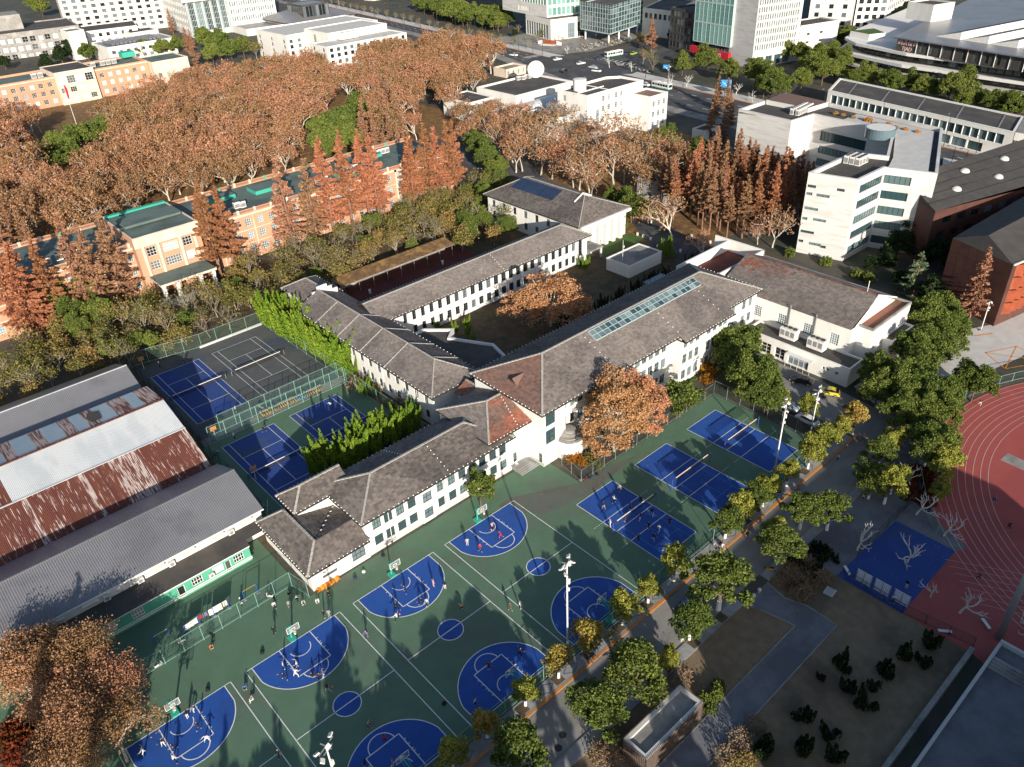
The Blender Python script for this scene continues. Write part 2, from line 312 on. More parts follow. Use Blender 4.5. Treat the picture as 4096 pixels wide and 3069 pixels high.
for x0 in (72.74,87.78,102.9):
    y0=69.84; b=MB(); z=GZ+.03
    for a,c in (((0,0),(9,0)),((0,-18),(9,-18)),((0,0),(0,-18)),((9,0),(9,-18)),((0,-6),(9,-6)),((0,-9),(9,-9)),((0,-12),(9,-12))): strip(b,(x0+a[0],y0+a[1]),(x0+c[0],y0+c[1]),.11,z)
    for v in (-6,-12):
        for u in (-2.1,-1.6,-1.1,-.6,9.5,10,10.5,11): strip(b,(x0+u,y0+v),(x0+u+.28,y0+v),.09,z)
    for a,c in (((1.5,-9),(1.5,-18)),((4.5,-11),(4.5,-18)),((7.5,-9),(7.5,-18)),((1.5,-15.5),(7.5,-15.5))):
        if x0<100: strip(b,(x0+a[0],y0+a[1]),(x0+c[0],y0+c[1]),.06,z-.006,1)
    o=b.build('volleyball_court',['line_white','line_faint'],kind='structure')
    sheet('playing_area',rect(x0,x0+9,y0-18,y0),GZ+.014,'court_blue',parent=o)
# tennis
sheet('tennis_ground',[(34.5,134),(66,134),(66,169),(34.5,171)],GZ,'tennis_grey')
sheet('tennis_ground',[(32.5,99.5),(66,99.5),(66,131.6),(33.5,131.6)],GZ,'court_green')
sheet('fence_path',rect(34,66,131.6,134.2),GZ+.004,'concrete')
def tennis(x0,y0,y1,m,L=.1):
    b=MB(); z=GZ+.03; W=10.97; ym=(y0+y1)/2
    for a,c in (((0,y0),(W,y0)),((0,y1),(W,y1)),((0,y0),(0,y1)),((W,y0),(W,y1)),((1.37,y0),(1.37,y1)),((W-1.37,y0),(W-1.37,y1)),((1.37,ym-6.4),(W-1.37,ym-6.4)),((1.37,ym+6.4),(W-1.37,ym+6.4)),((W/2,ym-6.4),(W/2,ym+6.4))):
        strip(b,(x0+a[0],a[1]),(x0+c[0],c[1]),L,z)
    o=b.build('tennis_court','line_white',kind='structure'); sheet('playing_area',rect(x0,x0+W,y0,y1),GZ+.014,m,parent=o)
tennis(36.2,140,164.9,'tennis_blue'); tennis(50.4,140,164.9,'tennis_grey'); tennis(36.3,104,129.1,'tennis_blue'); tennis(50.8,104,129.1,'tennis_blue')  # second court is blue; its sunlit greyness is put into the colour
# campus road along the courts and the lane by the gym
sheet('road',rect(-80,172,39.7,46.3),.0,'road')
sheet('road',[(122.5,46.3),(133.6,46.3),(135.2,60),(136.2,82),(128.5,82),(125,66),(123.4,56)],.004,'road')
for nm,y0,y1,x0,x1 in (('pavement',46.75,48.7,-80,122),('pavement',38,39.4,-80,74.5),('pavement',38,39.4,81,112)):
    b=MB(); b.prism(rect(x0,x1,y0,y1),-.02,.12,0); b.build(nm,'paving',kind='structure')
    for k in range(int((x1-x0)/2.6)):
        pass
# diamond inlays in the pavement
b=MB()
for k in range(26):
    x=-2+k*4.6; y=47.7
    if x<118:
        for i in range(4):
            d=[(0,.75),(1.3,0),(0,-.75),(-1.3,0)]; strip(b,(x+d[i][0],y+d[i][1]),(x+d[(i+1)%4][0],y+d[(i+1)%4][1]),.14,.128)
b.build('pavement_inlay','paving_dark',kind='structure')
b=MB(); b.prism(rect(-80,123,46.3,46.75),-.02,.14,0); b.build('kerb','kerb_orange',kind='structure')
b=MB(); b.prism(rect(-80,74.5,39.4,39.7),-.02,.12,0); b.prism(rect(81,112,39.4,39.7),-.02,.12,0); b.build('kerb','concrete',kind='structure')
b=MB()
for x in np.arange(-20,110,11.0): strip(b,(x,43.1),(x+3.6,43.1),.13,.008)
b.build('road_marking','line_orange',kind='structure')
# manholes
for p in (T(17,505,1350),T(17,470,1455),T(14,505,232),T(14,605,280),T(14,775,350),T(14,770,362),T(17,832,690)):
    b=MB(); b.lathe((p.x,p.y,.0),[(.48,0),(.48,.02),(.4,.022)],16); b.build('manhole_cover','metal_dark',label='round dark manhole cover set in the campus road',cat='manhole',group='manhole covers')
# lawns and paths south of the road
sheet('dry_lawn',[(20,12.6),(112,12.6),(112,38),(20,38)],-.01,'dry_lawn')
sheet('path',[(20,26.7),(80.4,26.9),(80.6,31.4),(79.6,34.5),(80.4,38),(74.6,38),(75.4,35.6),(76.3,30.8),(20,30.8)],.004,'paving_dark')
b=MB()
for a,c in (((20,30.85),(76.3,30.85)),((76.3,30.85),(75.4,35.6)),((75.4,35.6),(74.4,38)),((20,26.65),(80.5,26.85)),((80.5,26.85),(80.7,31.4)),((80.7,31.4),(79.7,34.6)),((79.7,34.6),(80.5,38)),((80.9,38),(88.6,38)),((20,38),(74.5,38))):
    a=Vector((*a,.04)); c=Vector((*c,.04)); b.bar(a,c,.16,.12)
b.build('path_edging','concrete',kind='structure')
sheet('playground',[(88.9,31.6),(106.4,31.0),(106.4,21.6),(88.9,21.6)],.01,'tennis_blue')
sheet('paved_yard',[(88.9,39.4),(130,39.7),(126,34),(118,33),(112.5,29.4),(110,24.5),(108.2,20.5),(106.4,21.6),(106.4,31),(88.9,31.6)],.004,'paving_dark')
TCX,TCY=141,-10
sheet('running_track',[(89,21.6),(106.4,21.6)]+[(TCX+47.2*math.cos(t),TCY+47.2*math.sin(t)) for t in np.linspace(rad(138),0,60)]+[(190,-60),(60,-60),(89,12)],.0,'track_red')
b=MB()
for k in range(9):
    r=37.6+k*1.17
    arc(b,TCX,TCY,r,0,math.pi,.09,.02,120); strip(b,(TCX-r,-10),(TCX-r,-80),.09,.02)
for k in range(7):
    strip(b,(103.5-.9*k,22-1.1*k),(120-.3*k,-8-3*k),.06,.022)
b.build('lane_lines','track_line',kind='structure')
sheet('long_jump_pad',[T2(14,2080,730),T2(14,2212,790),T2(14,2212,870),T2(14,2020,785)][::-1],.016,'concrete')
sheet('plaza',[(133.6,46.3),(150,41.5),(172,36),(215,34),(215,52),(182,46),(176,49),(160,52),(138,55)],.008,'concrete_light')
b=MB()
q=[T2(8,1900,1430),T2(8,2150,1380),T2(8,2400,1500),T2(8,2060,1560)]
for i in range(4): strip(b,q[i],q[(i+1)%4],.25,.02)
strip(b,q[0],q[2],.25,.02); strip(b,q[1],q[3],.25,.02); strip(b,T2(8,1810,1295),T2(8,1960,1275),.4,.02)
b.build('plaza_marking','line_orange',kind='structure')
# city street
ys=list(range(-60,1300,20))
sheet('street',[(xn(y),y) for y in ys][::-1]+[(xf(y),y) for y in ys],.02,'asphalt')
sheet('cross_street',[(325,283),(330,278),(380,290),(470,300),(470,322),(380,326),(350,330),(338,345),(322,340)],.03,'asphalt')
sheet('city_pavement',[(xf(y),y) for y in ys][::-1]+[(xf(y)+9,y) for y in ys],.0,'concrete_light')
sheet('city_plaza',[(345,345),(362,336),(392,338),(432,345),(425,400),(352,420)],.012,'concrete')
sheet('city_pavement',[(xn(y)-7,y) for y in ys][::-1]+[(xn(y),y) for y in ys],.0,'concrete')
b=MB()
for y in np.arange(80,900,9.0):
    if not 270<y<350:
        for f in ((.33,.66) if y>380 else (.25,.5,.75)):
            x=xn(y)+(xf(y)-xn(y))*f; strip(b,(x,y),(x+.39,y+3),.3,.045)
for k in range(9):
    for (ax,ay,dx,dy,L,dr) in ((326,352,1.9,-.2,5,1),(345,292,.3,3.4,4.5,0),(300,262,2.4,-.3,5,1)):
        x=ax+dx*k; y=ay+dy*k; strip(b,(x,y),(x+(.5 if dr else L),y+(L if dr else .4)),.75,.05)
b.build('street_marking','line_white',kind='structure')
b=MB()
for y in np.arange(90,262,4.0): b.bar((xf(y)+.3,y,.1),(xf(y+4)+.3,y+4,.1),.5,.22)
for y in np.arange(350,700,4.0): b.bar((xf(y)+.3,y,.1),(xf(y+4)+.3,y+4,.1),.5,.22)
b.build('street_kerb','kerb_orange',kind='structure')
# ================================================================ BUILDING KIT
WINC={}
def winmesh(w,h,nx,nz,frame,glass,fw=.07,sub=None):
    key=(round(w,2),round(h,2),nx,nz,frame,glass,fw)
    if key in WINC: return WINC[key]
    b=MB(); b.poly([(-w/2,.05,-h/2),(w/2,.05,-h/2),(w/2,.05,h/2),(-w/2,.05,h/2)],1)
    X=[-w/2+w*i/nx for i in range(nx+1)]; Z=[-h/2+h*i/nz for i in range(nz+1)]
    for i,x in enumerate(X):
        t=fw if 0<i<nx else fw*1.2; xx=min(max(x,-w/2+t/2),w/2-t/2); b.box(xx-t/2,xx+t/2,-.03,.045,-h/2,h/2)
    for i,zz in enumerate(Z):
        t=fw if 0<i<nz else fw*1.2; zc=min(max(zz,-h/2+t/2),h/2-t/2); b.box(-w/2,w/2,-.024,.04,zc-t/2,zc+t/2)
    me=b.mesh('window',[frame,glass]); WINC[key]=me; return me
def facade(b,A,B,z0,z1,holes=(),depth=.25,m=0,mr=None):
    """wall from A to B (outside on the right), with real openings and reveals"""
    A=Vector((A[0],A[1])); B=Vector((B[0],B[1])); L=(B-A).length; d=(B-A)/L; inn=Vector((-d.y,d.x)); mr=m if mr is None else mr
    P=lambda s,z,dep=0:(A.x+d.x*s+inn.x*dep,A.y+d.y*s+inn.y*dep,z)
    hs=[h for h in holes if h[0]>=0 and h[1]<=L+1e-6]
    xs=sorted({0,L}|{round(v,4) for h in hs for v in h[:2]}); zs=sorted({z0,z1}|{round(v,4) for h in hs for v in h[2:4]})
    for j in range(len(zs)-1):
        zc=(zs[j]+zs[j+1])/2; start=None
        for i in range(len(xs)):
            solid=i<len(xs)-1 and not any(h[0]<(xs[i]+xs[i+1])/2<h[1] and h[2]<zc<h[3] for h in hs)
            if solid and start is None: start=xs[i]
            if (not solid) and start is not None:
                b.poly([P(start,zs[j]),P(xs[i],zs[j]),P(xs[i],zs[j+1]),P(start,zs[j+1])],m); start=None
    for h in hs:
        s0,s1,a,c=h[:4]
        b.poly([P(s0,a),P(s0,a,depth),P(s0,c,depth),P(s0,c)],mr); b.poly([P(s1,a,depth),P(s1,a),P(s1,c),P(s1,c,depth)],mr)
        b.poly([P(s0,a,depth),P(s0,a),P(s1,a),P(s1,a,depth)],mr); b.poly([P(s0,c),P(s0,c,depth),P(s1,c,depth),P(s1,c)],mr)
    return math.atan2(d.y,d.x),P,hs
def windows(parent,A,B,holes,nx=2,nz=2,frame='frame_white',glass='glass',dep=.17,fw=.07,name='window'):
    A=Vector((A[0],A[1])); B=Vector((B[0],B[1])); L=(B-A).length; d=(B-A)/L; inn=Vector((-d.y,d.x)); a=math.atan2(d.y,d.x)
    for h in holes:
        if h[0]<0 or h[1]>L: continue
        s=(h[0]+h[1])/2; p=A+d*s+inn*dep
        me=winmesh(h[1]-h[0],h[3]-h[2],h[4] if len(h)>4 else nx,h[5] if len(h)>5 else nz,frame,glass,fw)
        ob(name,me,parent,M=Matrix.Translation((p.x,p.y,(h[2]+h[3])/2))@Matrix.Rotation(a,4,'Z'))
def grid(L,n,w,rows,m0=1.0,m1=None):
    """n windows of width w evenly between margins, rows of (zbottom,ztop)"""
    m1=m0 if m1 is None else m1; o=[]
    for i in range(n):
        c=m0+w/2+((L-m0-m1-w)*i/(n-1) if n>1 else (L-m0-m1-w)/2)
        for r in rows: o.append((c-w/2,c+w/2,r[0],r[1]))
    return o
def dist(a,b): return math.hypot(a[0]-b[0],a[1]-b[1])
def inset(poly,t):
    n=len(poly); out=[]
    for i in range(n):
        p0=Vector(poly[i-1][:2]); p=Vector(poly[i][:2]); p1=Vector(poly[(i+1)%n][:2])
        d0=(p-p0).normalized(); d1=(p1-p).normalized(); n0=Vector((-d0.y,d0.x)); n1=Vector((-d1.y,d1.x)); k=n0+n1
        out.append(tuple(p+k*(t/max(.25,1+n0.dot(n1)))))
    return out
def area2(poly): return sum(poly[i-1][0]*poly[i][1]-poly[i][0]*poly[i-1][1] for i in range(len(poly)))
def flat_building(root,poly,z0,z1,wallm,roofm='roof_dark',parapet=.7,pt=.35,holes={},nx=2,nz=2,frame='frame_white',glass='glass',depth=.25,trim=None,wname='window',fw=.07,capm=None,wallname='wall'):
    """poly counter-clockwise; holes: edge index -> list of rects"""
    if area2(poly)<0: raise ValueError('clockwise '+root.name)
    b=MB(); n=len(poly)
    for i in range(n):
        A,B=poly[i],poly[(i+1)%n]; hs=holes.get(i,[])
        facade(b,A,B,z0,z1,hs,depth)
        windows(root,A,B,hs,nx,nz,frame,glass,depth*.7,fw,wname)
    b.build(wallname,wallm,root)
    r=MB(); r.poly([(p[0],p[1],z1-parapet) for p in inset(poly,pt*.5)]); r.build('roof',roofm,root)
    if parapet>0:
        q=inset(poly,pt); c=MB(); o=inset(poly,-.06)
        for i in range(n):
            j=(i+1)%n
            c.poly([(*o[i],z1),(*o[j],z1),(*o[j],z1+.12),(*o[i],z1+.12)]); c.poly([(*o[i],z1+.12),(*o[j],z1+.12),(*q[j],z1+.12),(*q[i],z1+.12)]); c.poly([(*q[j],z1-parapet),(*q[i],z1-parapet),(*q[i],z1+.12),(*q[j],z1+.12)])
            c.poly([(*o[j],z1),(*o[i],z1),(*poly[i],z1),(*poly[j],z1)])
        c.build('parapet',capm or wallm,root)
    return root
# ---- tiled roofs
def unit_tile():
    b=MB(); w,h,t=.6,.44,.055
    b.poly([(-w/2,0,t),(w/2,0,t),(w/2,h,.012),(-w/2,h,.012)]); b.poly([(-w/2,0,-.01),(w/2,0,-.01),(w/2,0,t),(-w/2,0,t)]); b.poly([(w/2,0,-.01),(w/2,h,-.01),(w/2,h,.012),(w/2,0,t)]); b.poly([(-w/2,h,-.01),(-w/2,0,-.01),(-w/2,0,t),(-w/2,h,.012)])
    return b
TILE={}
def tile_mesh(m):
    if m not in TILE: TILE[m]=unit_tile().mesh('tile',[m])
    return TILE[m]
def tiled(parent,planes,m='roof_tile',tw=.62,th=.42,nobj=0,name='roof',matf=None,under='roof_under'):
    """planes: 3-D polygons (convex, eave first two points). Real overlapping tiles on a dark deck."""
    u=MB()
    for p in planes: u.poly([Vector(q)-Vector((0,0,.03)) for q in p])
    deck=u.build(name,under,parent); b=MB(); cand=[]
    for pi,pl in enumerate(planes):
        pl=[Vector(q) for q in pl]; o=pl[0]; U=(pl[1]-pl[0]).normalized(); N=(pl[1]-pl[0]).cross(pl[2]-pl[0]).normalized()
        V=N.cross(U); Q=[((q-o).dot(U),(q-o).dot(V)) for q in pl]; vmax=max(q[1] for q in Q); row=0; v=0.0
        while v<vmax-.1:
            vm=v+th*.5; xs=[]
            for i in range(len(Q)):
                (x0,y0),(x1,y1)=Q[i-1],Q[i]
                if (y0-vm)*(y1-vm)<0: xs.append(x0+(x1-x0)*(vm-y0)/(y1-y0))
            if len(xs)>=2:
                lo,hi=min(xs),max(xs); s=lo-(row%2)*tw*.5
                while s<hi:
                    a=max(s,lo); c=min(s+tw,hi)
                    if c-a>.1:
                        c-=.02; jz=R_.uniform(-.006,.012); W=lambda x,y,zz: tuple(o+U*x+V*y+N*(zz+jz))
                        if nobj and c-a>tw-.03 and v+th<vmax: cand.append((o+U*((a+c)/2)+V*v,U,V,N))
                        else:
                            k=len(b.v); b.v+=[W(a,v,.055),W(c,v,.055),W(c,min(v+th+.02,vmax),.012),W(a,min(v+th+.02,vmax),.012),W(a,v,-.01),W(c,v,-.01)]
                            b.f+=[(k,k+1,k+2,k+3),(k+4,k+5,k+1,k)]; b.m+=[0,0]
                    s+=tw
            v+=th; row+=1
    if cand:
        cp=Vector((0,0,CH)); cand.sort(key=lambda c:(c[0]-cp).length); me=tile_mesh(m)
        for p,U,V,N in cand[:nobj]:
            M=Matrix((( U.x,V.x,N.x,p.x),(U.y,V.y,N.y,p.y),(U.z,V.z,N.z,p.z),(0,0,0,1))); ob('tile',me,deck,M=M)
        for p,U,V,N in cand[nobj:]:
            W=lambda x,y,zz: tuple(p+U*x+V*y+N*zz); k=len(b.v); h=tw/2-.01
            b.v+=[W(-h,0,.055),W(h,0,.055),W(h,th+.02,.012),W(-h,th+.02,.012),W(-h,0,-.01),W(h,0,-.01)]; b.f+=[(k,k+1,k+2,k+3),(k+4,k+5,k+1,k)]; b.m+=[0,0]
    b.build('tiles',m,deck,kind='stuff'); return deck
def caps(parent,lines,m='ridge_cap',w=.34,step=.75,dots=True):
    b=MB()
    for a,c in lines:
        a=Vector(a); c=Vector(c); L=(c-a).length; n=max(1,int(L/step)); 
        for i in range(n):
            p=a.lerp(c,i/n); q=a.lerp(c,(i+.93)/n); b.bar(p+Vector((0,0,.09)),q+Vector((0,0,.05)),w,.16)
    b.build('ridge_caps',m,parent,kind='stuff')
def eave_dots(parent,lines,step=.95,zo=.12,r=.1):
    b=MB()
    for a,c in lines:
        a=Vector(a); c=Vector(c); n=int((c-a).length/step)
        for i in range(n+1):
            p=a.lerp(c,(i+.5)/(n+1)); b.lathe((p.x,p.y,p.z+zo-.1),[(r*.6,0),(r,.08),(r*.7,.17),(r*.2,.2)],6)
    b.build('eave_bulbs','dot_white',parent,kind='stuff')
def fascia(parent,poly,z,h=.28,m='trim_dark',gut=True):
    b=MB(); n=len(poly); o=inset(poly,-.1)
    for i in range(n):
        j=(i+1)%n; b.poly([(*o[i],z-h),(*o[j],z-h),(*o[j],z-.02),(*o[i],z-.02)]); b.poly([(*o[i],z-.02),(*o[j],z-.02),(*poly[j],z-.02),(*poly[i],z-.02)])
    b.poly([(p[0],p[1],z-h) for p in o][::-1],0); b.build('fascia',m,parent)
def hip(x0,x1,y0,y1,ze,zr,axis='x',i0=None,i1=None):
    """planes, ridge+hip lines of a hip roof; i0,i1 = hip run at each end (0 = gable)"""
    if axis=='x':
        ym=(y0+y1)/2; r=(y1-y0)/2; i0=r if i0 is None else i0; i1=r if i1 is None else i1
        a,b=(x0+i0,ym,zr),(x1-i1,ym,zr); c=[(x0,y0,ze),(x1,y0,ze),(x1,y1,ze),(x0,y1,ze)]
        pl=[[c[0],c[1],b,a],[c[2],c[3],a,b]]; ln=[(a,b)]
        if i1: pl.append([c[1],c[2],b]); ln+=[(c[1],b),(c[2],b)]
        if i0: pl.append([c[3],c[0],a]); ln+=[(c[0],a),(c[3],a)]
    else:
        xm=(x0+x1)/2; r=(x1-x0)/2; i0=r if i0 is None else i0; i1=r if i1 is None else i1
        a,b=(xm,y0+i0,zr),(xm,y1-i1,zr); c=[(x0,y0,ze),(x1,y0,ze),(x1,y1,ze),(x0,y1,ze)]
        pl=[[c[1],c[2],b,a],[c[3],c[0],a,b]]; ln=[(a,b)]
        if i0: pl.append([c[0],c[1],a]); ln+=[(c[0],a),(c[1],a)]
        if i1: pl.append([c[2],c[3],b]); ln+=[(c[2],b),(c[3],b)]
    return pl,ln
def ac_unit(x,y,z,rz=0,label='white outdoor air conditioner unit',group=None,s=1.0,name='air_conditioner'):
    key=('ac',); 
    if key not in WINC:
        b=MB(); b.box(-.5,.5,-.25,.25,.12,1.0); b.box(-.45,-.35,-.2,.2,0,.12,1); b.box(.35,.45,-.2,.2,0,.12,1); WINC[key]=b.mesh('casing',['ac_white','metal_dark'])
        b=MB(); b.tube([(0,-.27,.56),(0,-.255,.56)],.34,14); WINC[('acf',)]=b.mesh('fan_grille',['metal_grey'])
    o=ob(name,WINC[key],None,label,'air conditioner',group,M=LOC(x,y,z,rz,s)); ob('fan_grille',WINC[('acf',)],o); return o
def chiller(x,y,z,rz,label,group,L=1.6,W=1.0,H=1.9,name='air_conditioner'):
    key=('ch',L,W,H)
    if key not in WINC:
        b=MB(); b.box(-L/2,L/2,-W/2,W/2,.1,H); b.box(-L/2+.1,L/2-.1,-W/2-.02,-W/2,.35,H-.5,1); b.box(-L/2-.02,-L/2,-W/2+.1,W/2-.1,.35,H-.5,1); WINC[key]=b.mesh('casing',['ac_white','trim_grey'])
        b=MB()
        for dx in ((-L/4,L/4) if L>1.2 else (0,)): b.tube([(dx,0,H),(dx,0,H+.12)],.36,12)
        WINC[('chf',L,W,H)]=b.mesh('fan',['metal_dark'])
    o=ob(name,WINC[key],None,label,'air conditioner',group,M=LOC(x,y,z,rz)); ob('fan',WINC[('chf',L,W,H)],o); return o
def nrm3(v): return v/np.linalg.norm(v)
# ================================================================ PEOPLE
def skel(p):
    """joint positions of a pose in metres, facing +Y; p overrides"""
    j=dict(pel=(0,0,.95),sp=(0,.0,1.15),ch=(0,.01,1.36),nk=(0,.02,1.5),hd=(0,.04,1.63),tp=(0,.04,1.74),ns=(0,.135,1.62),
           ls=(-.19,0,1.42),le=(-.26,-.02,1.15),lw=(-.27,.08,.92),lh=(-.27,.12,.83),rs=(.19,0,1.42),re=(.26,-.02,1.15),rw=(.27,.08,.92),rh=(.27,.12,.83),
           lp=(-.1,0,.9),lk=(-.11,.03,.5),la=(-.11,-.02,.09),lt=(-.12,.15,.045),rp=(.1,0,.9),rk=(.11,.03,.5),ra=(.11,-.02,.09),rt=(.12,.15,.045)); j.update(p); return {k:np.array(v,float) for k,v in j.items()}
RADS=dict(pel=.15,sp=.14,ch=.16,nk=.06,hd=.1,tp=.075,ns=.02,ls=.07,le=.05,lw=.034,lh=.04,rs=.07,re=.05,rw=.034,rh=.04,lp=.1,lk=.068,la=.045,lt=.04,rp=.1,rk=.068,ra=.045,rt=.04)
BONES=[('pel','sp'),('sp','ch'),('ch','nk'),('nk','hd'),('hd','tp'),('hd','ns'),('ch','ls'),('ls','le'),('le','lw'),('lw','lh'),('ch','rs'),('rs','re'),('re','rw'),('rw','rh'),('pel','lp'),('lp','lk'),('lk','la'),('la','lt'),('pel','rp'),('rp','rk'),('rk','ra'),('ra','rt')]
ZONE={('nk','hd'):0,('hd','tp'):1,('hd','ns'):0,('lw','lh'):0,('rw','rh'):0,('la','lt'):4,('ra','rt'):4}
def person_mesh(name,over):
    j=skel(over); names=list(j); V=[tuple(j[n]) for n in names]; E=[(names.index(a),names.index(b)) for a,b in BONES]; R=[RADS[n] for n in names]; zone=[]
    for s in ('l','r'):      # fingers and thumb
        h=j[s+'h']; w=j[s+'w']; d=nrm3(h-w); side=nrm3(np.cross(d,[0,.3,1.]))
        for k,(o,L) in enumerate(((-.03,.075),(-.01,.09),(.012,.085),(.032,.065))):
            V.append(tuple(h+d*.03+side*o)); V.append(tuple(h+d*(.03+L)+side*o*1.3+np.array([0,.02,0]))); n=len(V); E+= [(names.index(s+'h'),n-2),(n-2,n-1)]; R+=[.011,.008]
        V.append(tuple(h-d*.01+side*-.05+np.array([0,.025,0]))); E.append((names.index(s+'h'),len(V)-1)); R.append(.01)
    me=bpy.data.meshes.new(name); me.from_pydata(V,E,[]); o=bpy.data.objects.new(name,me); COL.objects.link(o); sm=o.modifiers.new('s','SKIN'); sm.use_smooth_shade=True
    for i,v in enumerate(me.skin_vertices[0].data): v.radius=(R[i],R[i]*(.72 if i<3 else 1)); v.use_root=(i==0)
    ss=o.modifiers.new('u','SUBSURF'); ss.levels=1; dg=bpy.context.evaluated_depsgraph_get(); m2=bpy.data.meshes.new_from_object(o.evaluated_get(dg)); bpy.data.objects.remove(o)
    m2.materials.clear()
    for _ in range(5): m2.materials.append(None)
    segs=[(j[a],j[b],ZONE.get((a,b),2 if a in('pel','sp','ch','ls','le','rs','re') and b not in('lp','rp') else 3)) for a,b in BONES]; segs[0]=(segs[0][0],segs[0][1],2)
    for p in m2.polygons:
        c=np.array(p.center); best=9;z=2
        for a,b,q in segs:
            ab=b-a; t=np.clip(((c-a)@ab)/max(1e-6,ab@ab),0,1); dd=np.linalg.norm(c-a-ab*t)
            if dd<best: best=dd;z=q
        hp=j['hd']
        if z in(0,1) and np.linalg.norm(c-hp)<.2: z=1 if (c[2]>hp[2]+.045 or c[1]<hp[1]-.03) else 0
        p.material_index=z
    m2.polygons.foreach_set('use_smooth',[True]*len(m2.polygons)); m2.update(); return m2
SIT=dict(pel=(0,0,.42),sp=(0,-.03,.62),ch=(0,0,.84),nk=(0,.03,.98),hd=(0,.06,1.11),tp=(0,.06,1.22),ns=(0,.16,1.1),ls=(-.19,0,.9),le=(-.25,.12,.68),lw=(-.18,.3,.56),lh=(-.14,.36,.54),rs=(.19,0,.9),re=(.25,.12,.68),rw=(.18,.3,.56),rh=(.14,.36,.54),lp=(-.1,.02,.4),lk=(-.13,.42,.46),la=(-.13,.42,.09),lt=(-.14,.58,.045),rp=(.1,.02,.4),rk=(.13,.42,.46),ra=(.13,.42,.09),rt=(.14,.58,.045))
POSES=dict(stand={},
 walk=dict(lk=(-.1,.18,.52),la=(-.1,.24,.1),lt=(-.1,.4,.06),rk=(.1,-.02,.5),ra=(.1,-.3,.14),rt=(.1,-.18,.05),le=(-.25,-.14,1.18),lw=(-.24,-.06,.95),lh=(-.24,-.02,.87),re=(.25,.1,1.18),rw=(.22,.3,1.02),rh=(.2,.37,.98)),
 run=dict(ch=(0,.1,1.33),nk=(0,.13,1.46),hd=(0,.17,1.58),tp=(0,.18,1.69),ns=(0,.27,1.56),lk=(-.1,.34,.66),la=(-.1,.2,.3),lt=(-.1,.33,.24),rk=(.1,-.04,.5),ra=(.1,-.44,.3),rt=(.1,-.42,.16),ls=(-.19,.08,1.4),rs=(.19,.08,1.4),le=(-.26,-.16,1.22),lw=(-.22,.02,1.08),lh=(-.2,.1,1.08),re=(.27,.22,1.22),rw=(.2,.4,1.3),rh=(.18,.46,1.36)),
 wide=dict(pel=(0,0,.82),sp=(0,.05,1.02),ch=(0,.14,1.2),nk=(0,.18,1.34),hd=(0,.22,1.46),tp=(0,.23,1.57),ns=(0,.32,1.45),lp=(-.12,0,.78),lk=(-.28,.14,.46),la=(-.36,0,.09),lt=(-.4,.15,.045),rp=(.12,0,.78),rk=(.28,.14,.46),ra=(.36,0,.09),rt=(.4,.15,.045),ls=(-.2,.12,1.26),le=(-.42,.2,1.1),lw=(-.56,.36,1.12),lh=(-.62,.42,1.14),rs=(.2,.12,1.26),re=(.42,.2,1.1),rw=(.56,.36,1.12),rh=(.62,.42,1.14)),
 shoot=dict(ls=(-.18,0,1.45),le=(-.24,.16,1.6),lw=(-.12,.24,1.84),lh=(-.1,.25,1.93),rs=(.18,0,1.45),re=(.24,.16,1.6),rw=(.12,.24,1.84),rh=(.1,.25,1.93)),
 bend=dict(pel=(0,-.1,.78),sp=(0,.06,.92),ch=(0,.24,.98),nk=(0,.36,1.0),hd=(0,.48,1.0),tp=(0,.58,.96),ns=(0,.5,.9),ls=(-.19,.24,.98),le=(-.24,.32,.74),lw=(-.2,.42,.54),lh=(-.18,.45,.46),rs=(.19,.24,.98),re=(.24,.32,.74),rw=(.2,.42,.54),rh=(.18,.45,.46),lp=(-.1,-.1,.74),rp=(.1,-.1,.74),lk=(-.14,.08,.42),rk=(.14,.08,.42)),
 crouch=dict(pel=(0,-.12,.36),sp=(0,-.02,.54),ch=(0,.08,.72),nk=(0,.13,.85),hd=(0,.18,.97),tp=(0,.19,1.07),ns=(0,.28,.95),ls=(-.19,.08,.78),le=(-.24,.22,.58),lw=(-.16,.36,.5),lh=(-.12,.42,.48),rs=(.19,.08,.78),re=(.24,.22,.58),rw=(.16,.36,.5),rh=(.12,.42,.48),lp=(-.1,-.1,.34),lk=(-.16,.26,.44),la=(-.14,.02,.09),lt=(-.15,.18,.045),rp=(.1,-.1,.34),rk=(.16,.26,.44),ra=(.14,.02,.09),rt=(.15,.18,.045)),
 sit=SIT, reach=dict(rs=(.19,.02,1.43),re=(.36,.2,1.4),rw=(.44,.42,1.36),rh=(.47,.5,1.36),le=(-.34,.1,1.22),lw=(-.36,.3,1.12),lh=(-.36,.38,1.1),lk=(-.16,.1,.5),la=(-.22,.06,.09),lt=(-.24,.22,.045),rk=(.16,.04,.5),ra=(.24,-.1,.09),rt=(.26,.06,.045)))
PM={k:person_mesh('person_'+k,v) for k,v in POSES.items()}
# ================================================================ THE WHITE SCHOOL COMPLEX
ROWS2=[(1.2,3.15),(4.5,6.5)]
